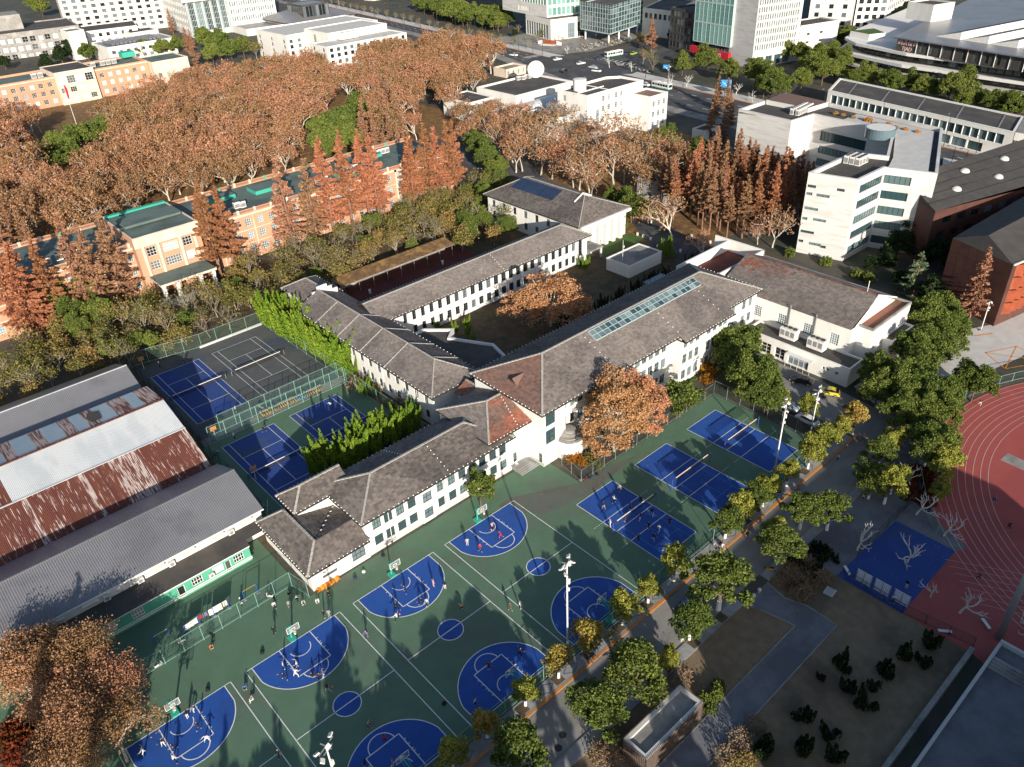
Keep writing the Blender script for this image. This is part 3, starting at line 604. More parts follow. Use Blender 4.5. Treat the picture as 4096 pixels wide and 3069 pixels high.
# ---- low wing
lw=thing('school_wing','two-storey white wing with hipped grey tile roof directly behind the basketball hoops','building',(40,84,0))
lw.location=(0,0,0)
poly=[(40.8,84.7),(71.2,84.7),(71.2,96.8),(40.8,96.8)]
h=[]
for i,c in enumerate((2.2,4.4,6.7,9.0,14.9,17.2,19.5,21.8,24.1,26.4,28.7)):
    for r in ROWS2: h.append((c-.8,c+.8,r[0],r[1],3,2))
b=MB(); facade(b,poly[0],poly[1],0,7.35,h); facade(b,poly[1],poly[2],0,7.35); facade(b,poly[2],poly[3],0,7.35,grid(30.4,12,1.5,ROWS2)); facade(b,poly[3],poly[0],0,7.35)
b.build('wall','wall_white',lw); windows(lw,poly[0],poly[1],h,frame='frame_dark',glass='glass_teal'); windows(lw,poly[2],poly[3],grid(30.4,12,1.5,ROWS2),frame='frame_dark')
b=MB(); bay=[(51.2,84.68),(51.2,84.1),(53.8,84.1),(53.8,84.68)]; hb=[(.4,2.2,r[0],r[1],2,2) for r in ROWS2]
facade(b,bay[0],bay[1],.4,6.9); facade(b,bay[1],bay[2],.4,6.9,hb); facade(b,bay[2],bay[3],.4,6.9); b.poly([(*p,6.9) for p in bay]); b.poly([(*p,.4) for p in bay][::-1]); bo=b.build('bay','wall_white',lw); windows(bo,bay[1],bay[2],hb,frame='frame_dark',glass='glass_sky')
b=MB(); b.box(40.7,71.3,84.55,84.69,0,.75); b.build('plinth','concrete_light',lw)
for x in (45.2,50.6,56.2,61,65.5): b=MB(); b.tube([(x,84.6,0),(x,84.6,7.2)],.06,6); b.build('drainpipe','trim_white',lw)
pl,ln=hip(40,72,84,97.5,7.4,10.1,'x',6.6,6)
dk=tiled(lw,pl[:1]+pl[2:],'roof_tile',nobj=300); tiled(lw,pl[1:2],'roof_tile'); caps(dk,ln+[((56,84,7.45),(56,90.7,10.1))][:0]); eave_dots(dk,[(pl[0][0],pl[0][1]),(pl[0][1],(72,97.5,7.4)),((40,84,7.4),(40,93.7,7.4)),((44,97.5,7.4),(72,97.5,7.4)),((57.5,84.3,7.6),(57.5,90.4,10)),((53,97.2,7.6),(53,91,10))]); fascia(lw,rect(40,72,84,97.5),7.4)
# red stained tiles of the low roof
# ---- west bump of the low wing
pl,ln=hip(33.9,44.4,93.7,99.9,7.4,9.6,'x',3.2,0); dk=tiled(lw,pl,'roof_tile'); caps(dk,ln); eave_dots(dk,[((33.9,93.7,7.4),(40.2,93.7,7.4)),((33.9,99.9,7.4),(33.9,93.7,7.4)),((33.9,99.9,7.4),(44.4,99.9,7.4))],.8); fascia(lw,rect(33.9,44.4,93.7,99.9),7.4)
b=MB(); p=rect(34.7,43.6,94.5,99.1)
for i in range(4): facade(b,p[i],p[(i+1)%4],0,7.35)
b.build('wall','wall_white',lw)
# ---- single-storey annex with L-shaped ridge
an=thing('school_annex','single-storey white annex with L-shaped grey tile roof at the basketball fence corner','building')
b=MB(); p=rect(30.5,40.8,84.4,99.5); hs={0:[(7.2,9.6,1.0,2.9,3,2),(1.9,4.4,1.3,1.9,3,1)],3:[(9.2,10.6,1.1,2.6,2,1),(5.4,6.6,1.1,2.5,2,1),(2.4,3.5,1.4,2.5,2,1)]}
for i in range(4): facade(b,p[i],p[(i+1)%4],0,3.95,hs.get(i,[])); windows(an,p[i],p[(i+1)%4],hs.get(i,[]),frame='frame_dark')
b.build('wall','wall_white',an)
C,D=(33.5,87.2,6.5),(33.5,97,6.5); q=(40.8,94.5,4.5)
planes=[[(29.8,100.3,4),(29.8,83.7,4),C,D],[(29.8,83.7,4),(40.8,83.7,4),(40.8,87.2,6.5),C],[(40.8,100.3,4),(29.8,100.3,4),D,(40.8,97,6.5)]]
dk=tiled(an,planes,'roof_tile',nobj=120); tiled(an,[[C,(40.8,87.2,6.5),q],[(33.5,94.5,6.5),C,q]],'roof_tile')
caps(dk,[((29.8,83.7,4),C),((29.8,100.3,4),D),(C,D)]); eave_dots(dk,[((29.8,83.7,4),(40.8,83.7,4)),((29.8,100.3,4),(29.8,83.7,4))],.75)
b=MB()
for i in range(7):
    for j in range(7):
        if i+j>1:
            t=i/7; s=j/7; x=34.6+i*.95; y=88.2+j*.95; d=max(x-33.5,y-87.2); z=6.5-2*d/7.3*1.0
            b.bar((x,y,z+.1),(x+.3,y-.12,z+.1),.1,.12)
b.build('tile_clips','dot_white',dk,kind='stuff'); fascia(an,rect(29.8,40.75,83.7,100.3),4)
# ---- main three-storey block
mb=thing('school_main_building','three-storey white main building with long tiled hip roof and blue glass skylight','building')
R3=[(1.0,3.2),(4.8,7.0),(8.5,10.6)]
P=[(76,81.2),(81.6,81.2),(81.6,82.4),(113.6,82.4),(113.6,80.4),(129.6,80.4),(129.6,81.4),(141.4,81.4),(141.4,99.6),(76,99.6)]
H={0:[(.7,3.1,8.3,10.9,2,3),(.7,3.1,4.4,7.4,2,3)],2:[(c-.55,c+.55,z0,z1,1,2) for c in (1.0,3.0) for z0,z1 in R3]+[(c-.75,c+.75,z0,z1,2,2) for c in np.arange(5.2,31,2.0) for z0,z1 in R3],
   4:[(c-.72,c+.72,z0,z1,2,2) for c in (1.6,3.6,5.6,9.4,11.4,13.4,15) for z0,z1 in R3],6:[(c-.7,c+.7,z0,z1,2,2) for c in (1.2,3.2,7.2,9.6) for z0,z1 in R3],
   8:grid(65.4,24,1.5,R3),9:[(17.0,18.0,.3,2.5,1,2)]}
b=MB()
for i in range(len(P)):
    A,B=P[i],P[(i+1)%len(P)]; hs=[h for h in H.get(i,[]) if h[1]<dist(A,B)-.1]; facade(b,A,B,0,11.75,hs); windows(mb,A,B,hs,frame='frame_grey' if i else 'frame_dark',glass='glass_teal')
b.build('wall','wall_white',mb)
b=MB(); b.box(75.9,81.7,81.05,81.19,0,.6); b.box(75.86,75.99,81,99.5,0,.6); b.build('plinth','concrete_light',mb)
for x,y in ((76.05,81.12),(79.6,81.1),(75.92,85.9),(75.92,93)): b=MB(); b.tube([(x,y,0),(x,y,11.5)],.06,6); b.build('drainpipe','trim_white',mb)
pl,ln=hip(75.3,142,80.5,100.2,11.8,16.2,'x',9.6,9.8)
S0=pl[0]
dk=tiled(mb,[S0],'roof_tile',nobj=300); tiled(mb,[pl[1],pl[2]],'roof_tile'); tiled(mb,[pl[3]],'roof_tile_mid',nobj=120)
sl_=4.4/9.85
tiled(mb,[[(113.2,79,11.8-.72),(130,79,11.8-.72),(130,81.2,11.8-.72+2.2*sl_*1.02+.05),(113.2,81.2,11.8-.72+2.2*sl_*1.02+.05)]],'roof_tile',name='roof_extension')
fascia(mb,rect(113.2,130,79,81),11.05,.25); caps(dk,ln); fascia(mb,rect(75.3,142,80.5,100.2),11.8)
eave_dots(dk,[((75.3,80.5,11.8),(113,80.5,11.8)),((113.3,79,11.1),(130,79,11.1)),((130,80.5,11.8),(142,80.5,11.8)),((75.3,100.2,11.8),(75.3,80.5,11.8)),((75.3,100.2,11.8),(142,100.2,11.8)),((142,80.5,11.8),(142,100.2,11.8))])
eave_dots(dk,[((x,80.8,12.05),(x,89.8,16)) for x in (95,113.6,127)],1.6)
def on_s(x,d,up=.0): return Vector((x,80.5+d,11.8+d*sl_+up))     # point on the south slope
sk=ob('skylight',None,mb)
x0,x1=96.5,129; nP=22
b=MB(); 
for d in (7.1,9.3): b.bar(on_s(x0,d,.2),on_s(x1,d,.2),.1,.2)
b.bar(on_s(x0,8.2,.2),on_s(x1,8.2,.2),.06,.18)
for i in range(nP+1): x=x0+(x1-x0)*i/nP; b.bar(on_s(x,7.1,.2),on_s(x,9.3,.2),.06,.18)
b.build('frame','frame_steel',sk)
for i in range(nP):
    for d0,d1 in ((7.15,8.15),(8.25,9.25)):
        a=x0+(x1-x0)*(i+.06)/nP; c=x0+(x1-x0)*(i+.94)/nP; op=.25 if (i in (1,12,21) and d0<8) else 0
        b=MB(); b.poly([on_s(a,d0,.2+op),on_s(c,d0,.2+op),on_s(c,d1,.2),on_s(a,d1,.2)]); b.build('pane','glass_teal' if (i*7+int(d0))%3 else 'glass_sky',sk)
# dormer on the west hip
dm=ob('dormer',None,mb); b=MB(); b.poly([(77.6,89.2,13.2),(77.6,91.4,13.2),(77.6,90.3,14.1)][::-1]); b.build('vent','trim_dark',dm)
b=MB(); b.poly([(77.3,89,13.15),(77.3,90.3,14.2),(80.4,90.3,14.2)][::-1]); b.poly([(77.3,91.6,13.15),(77.3,90.3,14.2),(80.4,90.3,14.2)]); b.build('dormer_roof','roof_tile_mid',dm)
# stair drum with ribbed lean-to canopy
dr=ob('stair_drum',None,mb); b=MB(); b.lathe((82.3,80.9,0),[(2.6,0),(2.6,3.6),(2.75,3.62),(2.75,3.8)],24); b.build('wall','wall_white',dr)
for k,r in enumerate((2.7,2.25,1.8,1.35)): b=MB(); b.lathe((82.3,80.9,3.75+k*.42),[(r,0),(r,.28),(r-.3,.42)],24); b.build('canopy_step','concrete',dr)
b=MB(); arcp=[(82.3+2.7*math.cos(a),80.9+2.7*math.sin(a)) for a in np.linspace(math.pi,2*math.pi,14)]
b.tube([(*p,4.7) for p in arcp],.035,5)
for p in arcp[::2]: b.tube([(*p,3.8),(*p,4.7)],.03,5)
b.build('railing','metal_grey',dr)
b=MB(); b.box(83.9,84.5,78.6,78.75,.9,2.3); b.build('window','glass',dr)
st=thing('entrance_steps','pale stone entrance steps in the nook between the low wing and the tall main block','steps')
for k in range(4): b=MB(); b.box(71.4,74.9-.35*k+.9,84.6-2.6+.0+.35*k,86.6,k*.17,(k+1)*.17); b.build('step','paving',st)
dj=thing('door_canopy_chair','small white plastic chair standing on the entrance steps','chair',(72.2,84.2,.68)); 
b=MB(); b.box(-.22,.22,-.22,.22,.42,.46); b.build('seat','ac_white',dj); b=MB(); b.box(-.22,.22,.19,.23,.46,.9); b.build('backrest','ac_white',dj)
for sx in (-.19,.19):
    for sy in (-.19,.19): b=MB(); b.box(sx-.02,sx+.02,sy-.02,sy+.02,0,.42); b.build('leg','ac_white',dj)
# ---- link block between low wing and main block, red tiles
lk=thing('link_block','white link block with reddish tile roof joining the low wing to the main block','building')
b=MB(); p=rect(66.5,76.2,85,98.5); hs={0:[(5.6,6.5,.9,3.0,1,2)],1:[]}
for i in range(4): facade(b,p[i],p[(i+1)%4],0,8.7,hs.get(i,[])); windows(lk,p[i],p[(i+1)%4],hs.get(i,[]),frame='frame_dark')
b.build('wall','wall_white',lk); pl,ln=hip(66,78,84,98.8,8.8,11.4,'x',6,0); dk=tiled(lk,[pl[0]],'roof_tile_red',nobj=80); tiled(lk,[pl[1],pl[2]],'roof_tile'); caps(dk,ln); eave_dots(dk,[((66,84,8.8),(75.2,84,8.8)),((73,84.3,8.9),(75,91,11.2))],.8); fascia(lk,rect(66,75.8,84,98.8),8.8)
sr=thing('porch_block','small block with weathered red tile roof squeezed behind the main block corner','building')
b=MB(); b.prism(rect(74,79,95,102.6),0,7,0); b.build('wall','wall_white',sr); pl,ln=hip(73.4,79.4,94.4,103,7.1,8.7,'y',0,0); dk=tiled(sr,pl,'roof_tile_red'); caps(dk,ln)
# ---- mid wing (north-south)
mw=thing('school_wing','white wing with long grey tiled roof running beside the juniper hedge and tennis fence','building')
p=rect(69.5,80.9,104.8,154.8); hs={3:grid(50,15,1.25,[(1.2,3.1),(4.6,6.4)],1.6),0:[],1:grid(50,14,1.3,ROWS2)}
b=MB()
for i in range(4): facade(b,p[i],p[(i+1)%4],0,7.45,hs.get(i,[])); windows(mw,p[i],p[(i+1)%4],hs.get(i,[]),frame='frame_dark',nx=2,nz=2)
b.build('wall','wall_white',mw); pl,ln=hip(68.8,81.5,104,156,7.5,10.5,'y',7,0); dk=tiled(mw,[pl[1],pl[2]],'roof_tile',nobj=120); tiled(mw,[pl[0]],'roof_tile'); caps(dk,ln+[((68.8,y,7.55),(75.15,y,10.5)) for y in (120,129,138,147)]+[((81.5,y,7.55),(75.15,y,10.5)) for y in (112,120,129,138)],w=.22)
eave_dots(dk,[((68.8,156,7.5),(68.8,104,7.5)),((68.8,104,7.5),(81.5,104,7.5)),((81.5,104,7.5),(81.5,147,7.5))],1.2); fascia(mw,rect(68.8,81.5,104,156),7.5)
for y in (110,122,134,146): b=MB(); b.tube([(69.4,y,0),(69.4,y,7.3)],.05,5); b.build('drainpipe','trim_white',mw)
# stepped firewall and north-west continuation
nw=thing('school_wing','short tiled end wing with white stepped gable wall below the brown woods','building')
b=MB(); b.prism(rect(72.6,81.2,156.6,168.6),0,7.4,0); b.build('wall','wall_white',nw); pl,ln=hip(72,81.8,156,169.2,7.5,10,'y',0,4.5); dk=tiled(nw,pl,'roof_tile'); caps(dk,ln); eave_dots(dk,[((72,169,7.5),(72,156,7.5)),((81.8,156,7.5),(81.8,169,7.5))],1.3)
for k,(xa,xb,z) in enumerate(((72.2,73.6,9.2),(73.6,75,10.2),(75,77.6,11.2),(77.6,78.8,10.4),(78.8,80.2,9.4))): b=MB(); b.box(xa,xb,155.8,156.2,7,z); b.build('firewall_step','trim_white',nw)
# ---- upper wing (east-west)
uw=thing('school_wing','two-storey white wing with long mossy tiled roof facing the courtyard plane tree','building')
p=rect(80.9,146.2,136.8,147.4); L=65.3
hs={0:[h for h in grid(L,23,1.45,[(1.0,3.1),(4.5,6.7)],4.5,4.6)]+[(L-3.4,L-1.9,2.2,6.9,2,6)],2:grid(L,22,1.4,[(1.0,3.1),(4.5,6.6)])}
b=MB()
for i in range(4): facade(b,p[i],p[(i+1)%4],0,7.45,hs.get(i,[]),depth=.4); windows(uw,p[i],p[(i+1)%4],hs.get(i,[]),frame='frame_dark',nx=2,nz=3)
b.build('wall','wall_white2',uw); pl,ln=hip(78.5,147.2,136,148.2,7.5,10.3,'x',0,5.6); dk=tiled(uw,[pl[0],pl[2]],'roof_tile',nobj=80); tiled(uw,[pl[1]],'roof_tile'); caps(dk,ln); eave_dots(dk,[((81.6,136,7.5),(147.2,136,7.5)),((147.2,136,7.5),(147.2,148,7.5)),((116,136.3,7.6),(116,141.8,10.2)),((80,148.2,7.5),(147,148.2,7.5))]); fascia(uw,rect(81.5,147.2,136,148.2),7.5)
b=MB()
for i in range(24): x=85.4-1.3+i*2.53; b.box(x-.35,x+.35,136.55,136.79,.3,7.2)
b.build('pilasters','trim_white',uw,kind='stuff')
ep=ob('porch',None,uw); b=MB(); b.prism(rect(146.3,151,135.2,139.8),2.9,3.3,0); b.build('roof','concrete',ep)
for x,y in ((150.6,135.6),(150.6,139.4)): b=MB(); b.box(x-.2,x+.2,y-.2,y+.2,0,2.9); b.build('pillar','trim_white',ep)
b=MB(); b.box(146.9,150.2,139.2,139.4,0,2.8); b.build('glass_front','glass',ep)
# ---- flat courtyard pavilion
cy=thing('courtyard_pavilion','flat grey-roofed courtyard corridor with angular white parapet between tiled wings','building')
flat_building(cy,[(81.2,104.5),(88,104.5),(92.8,110.3),(94.2,115.7),(89.3,124.8),(92.4,127.3),(87.6,132.3),(81.2,132.3)],0,4,'wall_white2','roof_dark',.35,.55,capm='trim_white')
# ---- red-floored yard with canopy walk
sheet('brick_yard',rect(86,128,150,172.5),.01,'brick_red_floor')
cw=thing('canopy_walk','covered walkway with leaf-strewn lean-to roof on thin posts along a brick-red yard','walkway')
b=MB(); b.poly([(87,166.8,3.3),(124,166.8,3.3),(124,171.5,4.1),(87,171.5,4.1)]); b.poly([(87,166.8,3.12),(124,166.8,3.12),(124,166.8,3.3),(87,166.8,3.3)]); b.build('roof','leaf_litter',cw)
b=MB(); 
for i in range(9): b.box(88+i*4.4,88.08+i*4.4,166.85,171.4,3.15,3.25)
b.bar((87,166.8,3.2),(124,166.8,3.2),.1,.12); b.build('rafters','metal_grey',cw,kind='stuff')
for i in range(9): b=MB(); b.tube([(88+i*4.4,167,0),(88+i*4.4,167,3.2)],.06,6); b.build('post','metal_grey',cw)
hs=[(s,s+2.6,.9,2.6,3,1) for s in np.arange(1.5,34,4.4)]; b=MB(); facade(b,(87,171.6),(124,171.6),0,3.9,hs); b.build('wall','wall_grey',cw); windows(cw,(87,171.6),(124,171.6),hs,frame='frame_dark')
for i,(x,y) in enumerate(((93.5,164.2),(117.6,164.4))):
    b=MB(); b.lathe((x,y,0),[(.3,0),(.3,.9),(.36,.95),(.36,1.05)],12); b.build('litter_bin','trim_white',label='white cylindrical litter bin standing on the brick-red yard',cat='bin',group='bins on the red yard')
# ---- gymnasium
gy=thing('gymnasium','big white gymnasium hall with dark tiled gable roof and block-glass windows','building')
GW,GE,GS,GN=142,160.6,56.2,92
P=[(GW,59.4),(144.4,59.4),(144.4,GS),(GE,GS),(GE,GN),(GW,GN)]
L5=GN-59.4
h5=[(c-1.0,c+1.0,4.9,7.5,6,4) for c in (L5-29.5,L5-23.5,L5-17.6,L5-11.8,L5-6) if True]; h5=[(L5-3.4-1-x*6.1,L5-3.4+1-x*6.1,5,7.6,4,5) for x in range(4)]
h2=[(3+k*1.5,3.7+k*1.5,8.9,9.2,1,1) for k in range(6)]+[(1.2,2.0,5.0,6.2,1,1),(1.2,2.0,1.6,2.8,1,1)]
b=MB()
for i in range(6):
    A,B=P[i],P[(i+1)%6]; hs={5:h5,2:h2}.get(i,[]); facade(b,A,B,0,10,hs); windows(gy,A,B,hs,frame='frame_white',glass='glass_sky' if i==5 else 'glass')
b.poly([(GW,59.42,9.6),(GE,59.42,9.6),(GW+9.3,59.42,13.95)]); b.build('wall','wall_white',gy)
xm=151.3; pl=[[(GW-.4,GN-1,9.9),(GW-.4,59.5,9.9),(xm,59.5,14.05),(xm,GN-1,14.05)],[(GE+.5,59.5,9.9),(GE+.5,GN-1,9.9),(xm,GN-1,14.05),(xm,59.5,14.05)]]
dk=tiled(gy,pl,'roof_tile',nobj=120); caps(dk,[((xm,59.5,14.05),(xm,GN-1,14.05))],'roof_tile_red',w=.5)
b=MB(); b.poly([(144.5,56.4,9.75),(GE-.1,56.4,9.75),(GE-.1,59.5,9.75),(144.5,59.5,9.75)]); b.build('lower_roof','roof_tile_red',gy)
b=MB(); b.box(144.4,GE+.1,GS-.06,GS+.3,9.7,10.25); b.box(144.35,144.7,GS,59.4,9.7,10.2); b.box(GE-.25,GE+.1,GS,GN,9.85,10.3); b.build('parapet','concrete',gy)
b=MB(); b.bar((145,59.45,10.25),(xm,59.4,14.2),.35,.3); b.bar((GE,59.45,10.25),(xm,59.4,14.2),.35,.3); b.build('gable_trim','trim_white',gy)
# stained patch of old red tiles near the ridge
b=MB()
for i in range(130):
    y=92-1.4-abs(R_.gauss(0,5)); d=8.6-abs(R_.gauss(0,1.6)); x=GW-.4+d; 
    if y>72 and d>3: z=9.9+d*4.15/9.7; b.poly([(x,y,z+.09),(x,y-.6,z+.09),(x+.42,y-.6,z+.25),(x+.42,y,z+.25)])
b.build('old_red_tiles','roof_tile_red',gy,kind='stuff')
# north parapet court
b=MB(); b.prism([(GW-1.5,GN),(GE,GN),(GE,GN+.4),(GW-1.5,GN+.4)],0,11.6,0); b.prism(rect(GW-1.9,GW-1.5,GN,102),0,11,0); b.prism(rect(GE-.3,GE+.1,GN,106),0,11.6,0); b.prism(rect(GW-1.9,GE,102,102.4),0,11.2,0); b.build('north_parapet','wall_white2',gy); sheet('north_roof',rect(GW-1.5,GE-.3,GN+.4,102),8.6,'brick_red_floor',parent=gy)
b=MB(); b.box(140,147,102.6,112,3.6,3.8); b.build('link_canopy','glass_sky',gy)
for (x,y) in ((GW-.1,67.2),(GW-.1,73.2)):
    pp=ob('vent_pipe',None,gy); b=MB(); b.tube([(x-.15,y,5),(x-.15,y,10.4),(x-.5,y,10.6)],.14,8); b.build('pipe','metal_grey',pp)
b=MB(); b.tube([(xm,62,14),(xm,62,16.6)],.07,6); b.build('mast','trim_white',gy)
# west annex with bays
ga=thing('gym_annex','single-storey white flat-roofed annex with open bays along the gymnasium lane','building')
hb=[(23.4-8-3*k-.0,23.4-5.6-3*k,.3,2.6,2,2) for k in range(5)]; L=24
P=[(136.6,55.9),(141.9,55.9),(141.9,80),(136.6,80)]
h3=[(.8+3.3*k,3.2+3.3*k,.2,2.9,2,3) for k in range(3)]+[(10.6,15.4,.1,3.1,4,2),(18.3,19.0,1.9,2.6,1,1),(19.2,19.9,1.9,2.6,1,1),(21.2,21.9,1.9,2.6,1,1)]
flat_building(ga,P,0,4.3,'wall_white','roof_dark',.25,.3,holes={3:h3},depth=.5)
b=MB(); b.box(135.2,136.58,63.4,69.4,3.0,3.12); b.build('canopy','trim_white',ga)
b=MB(); 
for y in np.arange(63.5,69.5,1.4): b.tube([(135.3,y,0),(135.3,y,1.1)],.03,5)
b.bar((135.3,63.5,1.1),(135.3,69.1,1.1),.05,.05); b.build('railing','trim_white',ga)
gs=thing('gym_annex','low white flat-roofed block against the sunlit end wall of the gymnasium','building')
flat_building(gs,[(149.6,53.9),(158.9,53.9),(158.9,56.15),(149.6,56.15)],0,6,'wall_white','roof_dark',.3,.3,holes={0:[(1.2+2*k,1.9+2*k,3.8,4.9,1,1) for k in range(4)]+[(.8,1.8,1.0,2.2,1,1)]})
for y in (65.0,71.4):
    c=thing('rooftop_chiller','large white rooftop chiller with three dark grilles and top fans on the gymnasium annex','air conditioner',(139.6,y,4.1),0,'gym rooftop chillers')
    b=MB(); b.box(-.95,.95,-1.8,1.8,.2,2.5); b.build('casing','ac_white',c)
    for k in (-1.15,0,1.15):
        b=MB(); b.box(-1.0,-.96,k-.42,k+.42,.9,2.1); b.build('grille','trim_grey',c); b=MB(); b.tube([(0,k,2.5),(0,k,2.68)],.45,14); b.build('fan','metal_dark',c)
# ---- auditorium
au=thing('auditorium','white auditorium with tall front piers, brown tiled roof and roof panels beside plane trees','building')
P=rect(148,167.5,141.5,180); b=MB(); hs=[(2.2+3.0*k,3.3+3.0*k,.6,6.3,1,4) for k in range(5)]
for i in range(4): facade(b,P[i],P[(i+1)%4],0,8,hs if i==0 else grid(dist(P[i],P[(i+1)%4]),8,1.4,[(1.2,3.4),(4.8,7)],2) if i==3 else [],depth=.5)
b.build('wall','wall_white',au); windows(au,P[0],P[1],hs,frame='frame_dark'); windows(au,P[3],P[0],grid(38.5,8,1.4,[(1.2,3.4),(4.8,7)],2),frame='frame_dark')
for k in range(6): x=149.2+3.0*k; b=MB(); b.box(x-.55,x+.55,140.2,141.45,0,7.4); b.build('pier','trim_white',au)
b=MB(); b.box(147.6,168,139.9,141.6,7.4,8.2); b.build('cornice','trim_white',au)
pl,ln=hip(147,168.5,140.6,181,8.2,12.6,'y',8,8); dk=tiled(au,pl,'roof_tile'); caps(dk,ln,w=.25); fascia(au,rect(147,168.5,140.6,181),8.2,.25)
b=MB(); b.poly([(154.6,149.4,11.6),(160.9,149.4,11.6),(157.75,149.4,13.0)]); b.bar((154.2,149.3,11.45),(157.75,149.3,13.1),.3,.3); b.bar((161.3,149.3,11.45),(157.75,149.3,13.1),.3,.3); b.build('gablet','trim_white',au)
slw=4.4/10.75
b=MB(); Q=lambda x,y,u=.25:(x,y,8.2+(x-147)*slw+u)
for i in range(10):
    y=156.5+i*1.75; b.poly([Q(152.4,y+1.65),Q(152.4,y),Q(156.8,y),Q(156.8,y+1.65)])
    o=b.build('solar_panel','solar',au); b=MB()
# ---- flat pavilion by the auditorium lawn
pv=thing('garden_pavilion','low flat concrete pavilion roof with bright white front wall beside the green lawn','building')
flat_building(pv,rect(145.5,158.6,121,129),0,3.3,'wall_white','concrete',.15,.3)
# ---- grey house behind the bare plane trees
gh=thing('grey_house','two-storey grey stucco house half hidden behind bare plane trees and redwoods','building')
P=[(192,144),(212,144),(212,158),(192,158)]
flat_building(gh,P,0,7,'wall_grey','roof_dark',.4,holes={0:grid(20,6,1.3,[(1,2.8),(4.2,6)]),3:grid(14,4,1.3,[(1,2.8),(4.2,6)])})
# ================================================================ SHEDS
def sheds(root,xs,x1,prof,mats,ribs,h=.06,name='roof_sheet',wid=1.0):
    """corrugated sheets one metre wide along each slope of the profile"""
    cache={}
    for k in range(len(prof)-1):
        (y0,z0),(y1,z1)=prof[k],prof[k+1]
        n=int((x1-xs)/wid)
        for i in range(n):
            m=mats(k,i,n); key=(k,m)
            if key not in cache:
                b=MB(); r=ribs
                for j in range(r):
                    xa=wid*j/r; xb=wid*(j+.5)/r; xc=wid*(j+1)/r
                    b.poly([(xa,y0,z0),(xb,y0,z0+h),(xb,y1,z1+h),(xa,y1,z1)]); b.poly([(xb,y0,z0+h),(xc,y0,z0),(xc,y1,z1),(xb,y1,z1+h)])
                cache[key]=b.mesh('roof_sheet',[m])
            ob(name,cache[key],root,M=Matrix.Translation((xs+i*wid,0,0)))
s3=thing('shed','long shed with grey ribbed metal roof, white wall of hooded windows beside the clothes lines','shed')
sheds(s3,-14.2,31.8,[(101,5.3),(110,8.2),(118.6,4.6)],lambda k,i,n:'roof_metal',3)
hs=[(s,s+1.7,3.7,4.7,4,1) for s in (7.5,12.8,17.5,22.2,27.2,32,36.8,41.6)]
b=MB(); facade(b,(-14,101.4),(31.4,101.4),0,5.25,hs,depth=.15); facade(b,(31.4,101.4),(31.4,118),0,4.6); b.poly([(31.4,101.4,4.6),(31.4,118,4.6),(31.4,110,8.1)]); b.build('wall','wall_white',s3); windows(s3,(-14,101.4),(31.4,101.4),hs,frame='frame_white',dep=.1)
for h in hs:
    x=-14+(h[0]+h[1])/2; a=ob('awning',None,s3); b=MB(); b.poly([(x-1.15,101.38,5.15),(x+1.15,101.38,5.15),(x+1.15,100.6,4.75),(x-1.15,100.6,4.75)][::-1]); b.poly([(x-1.15,101.38,5.1),(x-1.15,100.6,4.75),(x-1.15,100.6,4.6)]); b.poly([(x+1.15,101.38,5.1),(x+1.15,100.6,4.6),(x+1.15,100.6,4.75)]); b.poly([(x-1.15,100.6,4.6),(x+1.15,100.6,4.6),(x+1.15,100.6,4.75),(x-1.15,100.6,4.75)]); b.build('hood','wall_beige',a)
b=MB(); b.bar((-14,110,8.32),(31.8,110,8.32),.3,.1); b.build('ridge_cap','roof_metal',s3)
b=MB(); b.bar((-14,100.95,5.2),(31.8,100.95,5.2),.16,.2); b.build('gutter','trim_white',s3)
for s in (10.8,20.5,25.4,30.2,39.9): ac_unit(-14+s,101.0,3.55,0,'white outdoor air conditioner unit on the shed wall between hooded windows','shed air conditioners',.95)
sa=thing('shed_annex','low annex with dark felt roof and teal-green wall striped in white','building')
b=MB(); b.poly([(-14,97.1,3.1),(27,97.1,3.1),(27,101.3,3.5),(-14,101.3,3.5)]); b.poly([(27,98.6,3.24),(30,98.6,3.24),(30,101.3,3.5),(27,101.3,3.5)]); b.build('roof','roof_dark',sa)
hs=[(s,s+1.7,1.1,2.5,4,2) for s in (18.2,22.2,31.2,34.6,38.0)]+[(29,30.1,.2,2.4,1,1),(36.6,37.5,.2,2.4,1,1)]
b=MB(); facade(b,(-14,97.3),(26.8,97.3),0,3.05,hs,depth=.12); facade(b,(26.8,97.3),(26.8,101.3),0,3.05); b.build('wall','wall_green',sa); windows(sa,(-14,97.3),(26.8,97.3),hs,frame='frame_white',glass='glass_curtain',dep=.08)
b=MB(); b.box(-14,26.9,97.2,97.26,.75,.9); b.box(-14,26.9,97.2,97.26,.4,.55); b.box(-14,26.9,97.15,97.28,2.85,3.08); b.build('white_stripes','trim_white',sa,kind='stuff')
ac_unit(20.2,96.95,1.2,0,'small white air conditioner unit on the teal-green annex wall',None,.8)
s2=thing('shed','large shed with rusty and white corrugated metal roof beside the tennis courts','shed')
RR=random.Random(5); col={}
def m2(k,i,n):
    e=n-1-i
    if k==0:
        return 'roof_rust_pale' if (10<=e<14 or e%9 in (0,)) else 'roof_rust'
    if k==1:
        if e<29: return 'roof_metal_white'
        if e<32: return 'roof_rust'
        if e<35: return 'roof_metal_blue'
        return 'roof_rust'
    return 'roof_rust_pale' if e in (0,1,2,5,6,7,11,12,15,16,20,21,25,26) else 'roof_metal_blue'
sheds(s2,-14,31,[(119.3,4.0),(128.8,7.6),(137.5,9.8),(146.8,8.5)],m2,4,.08)
b=MB(); p=rect(-14,30.8,119.8,146.4)
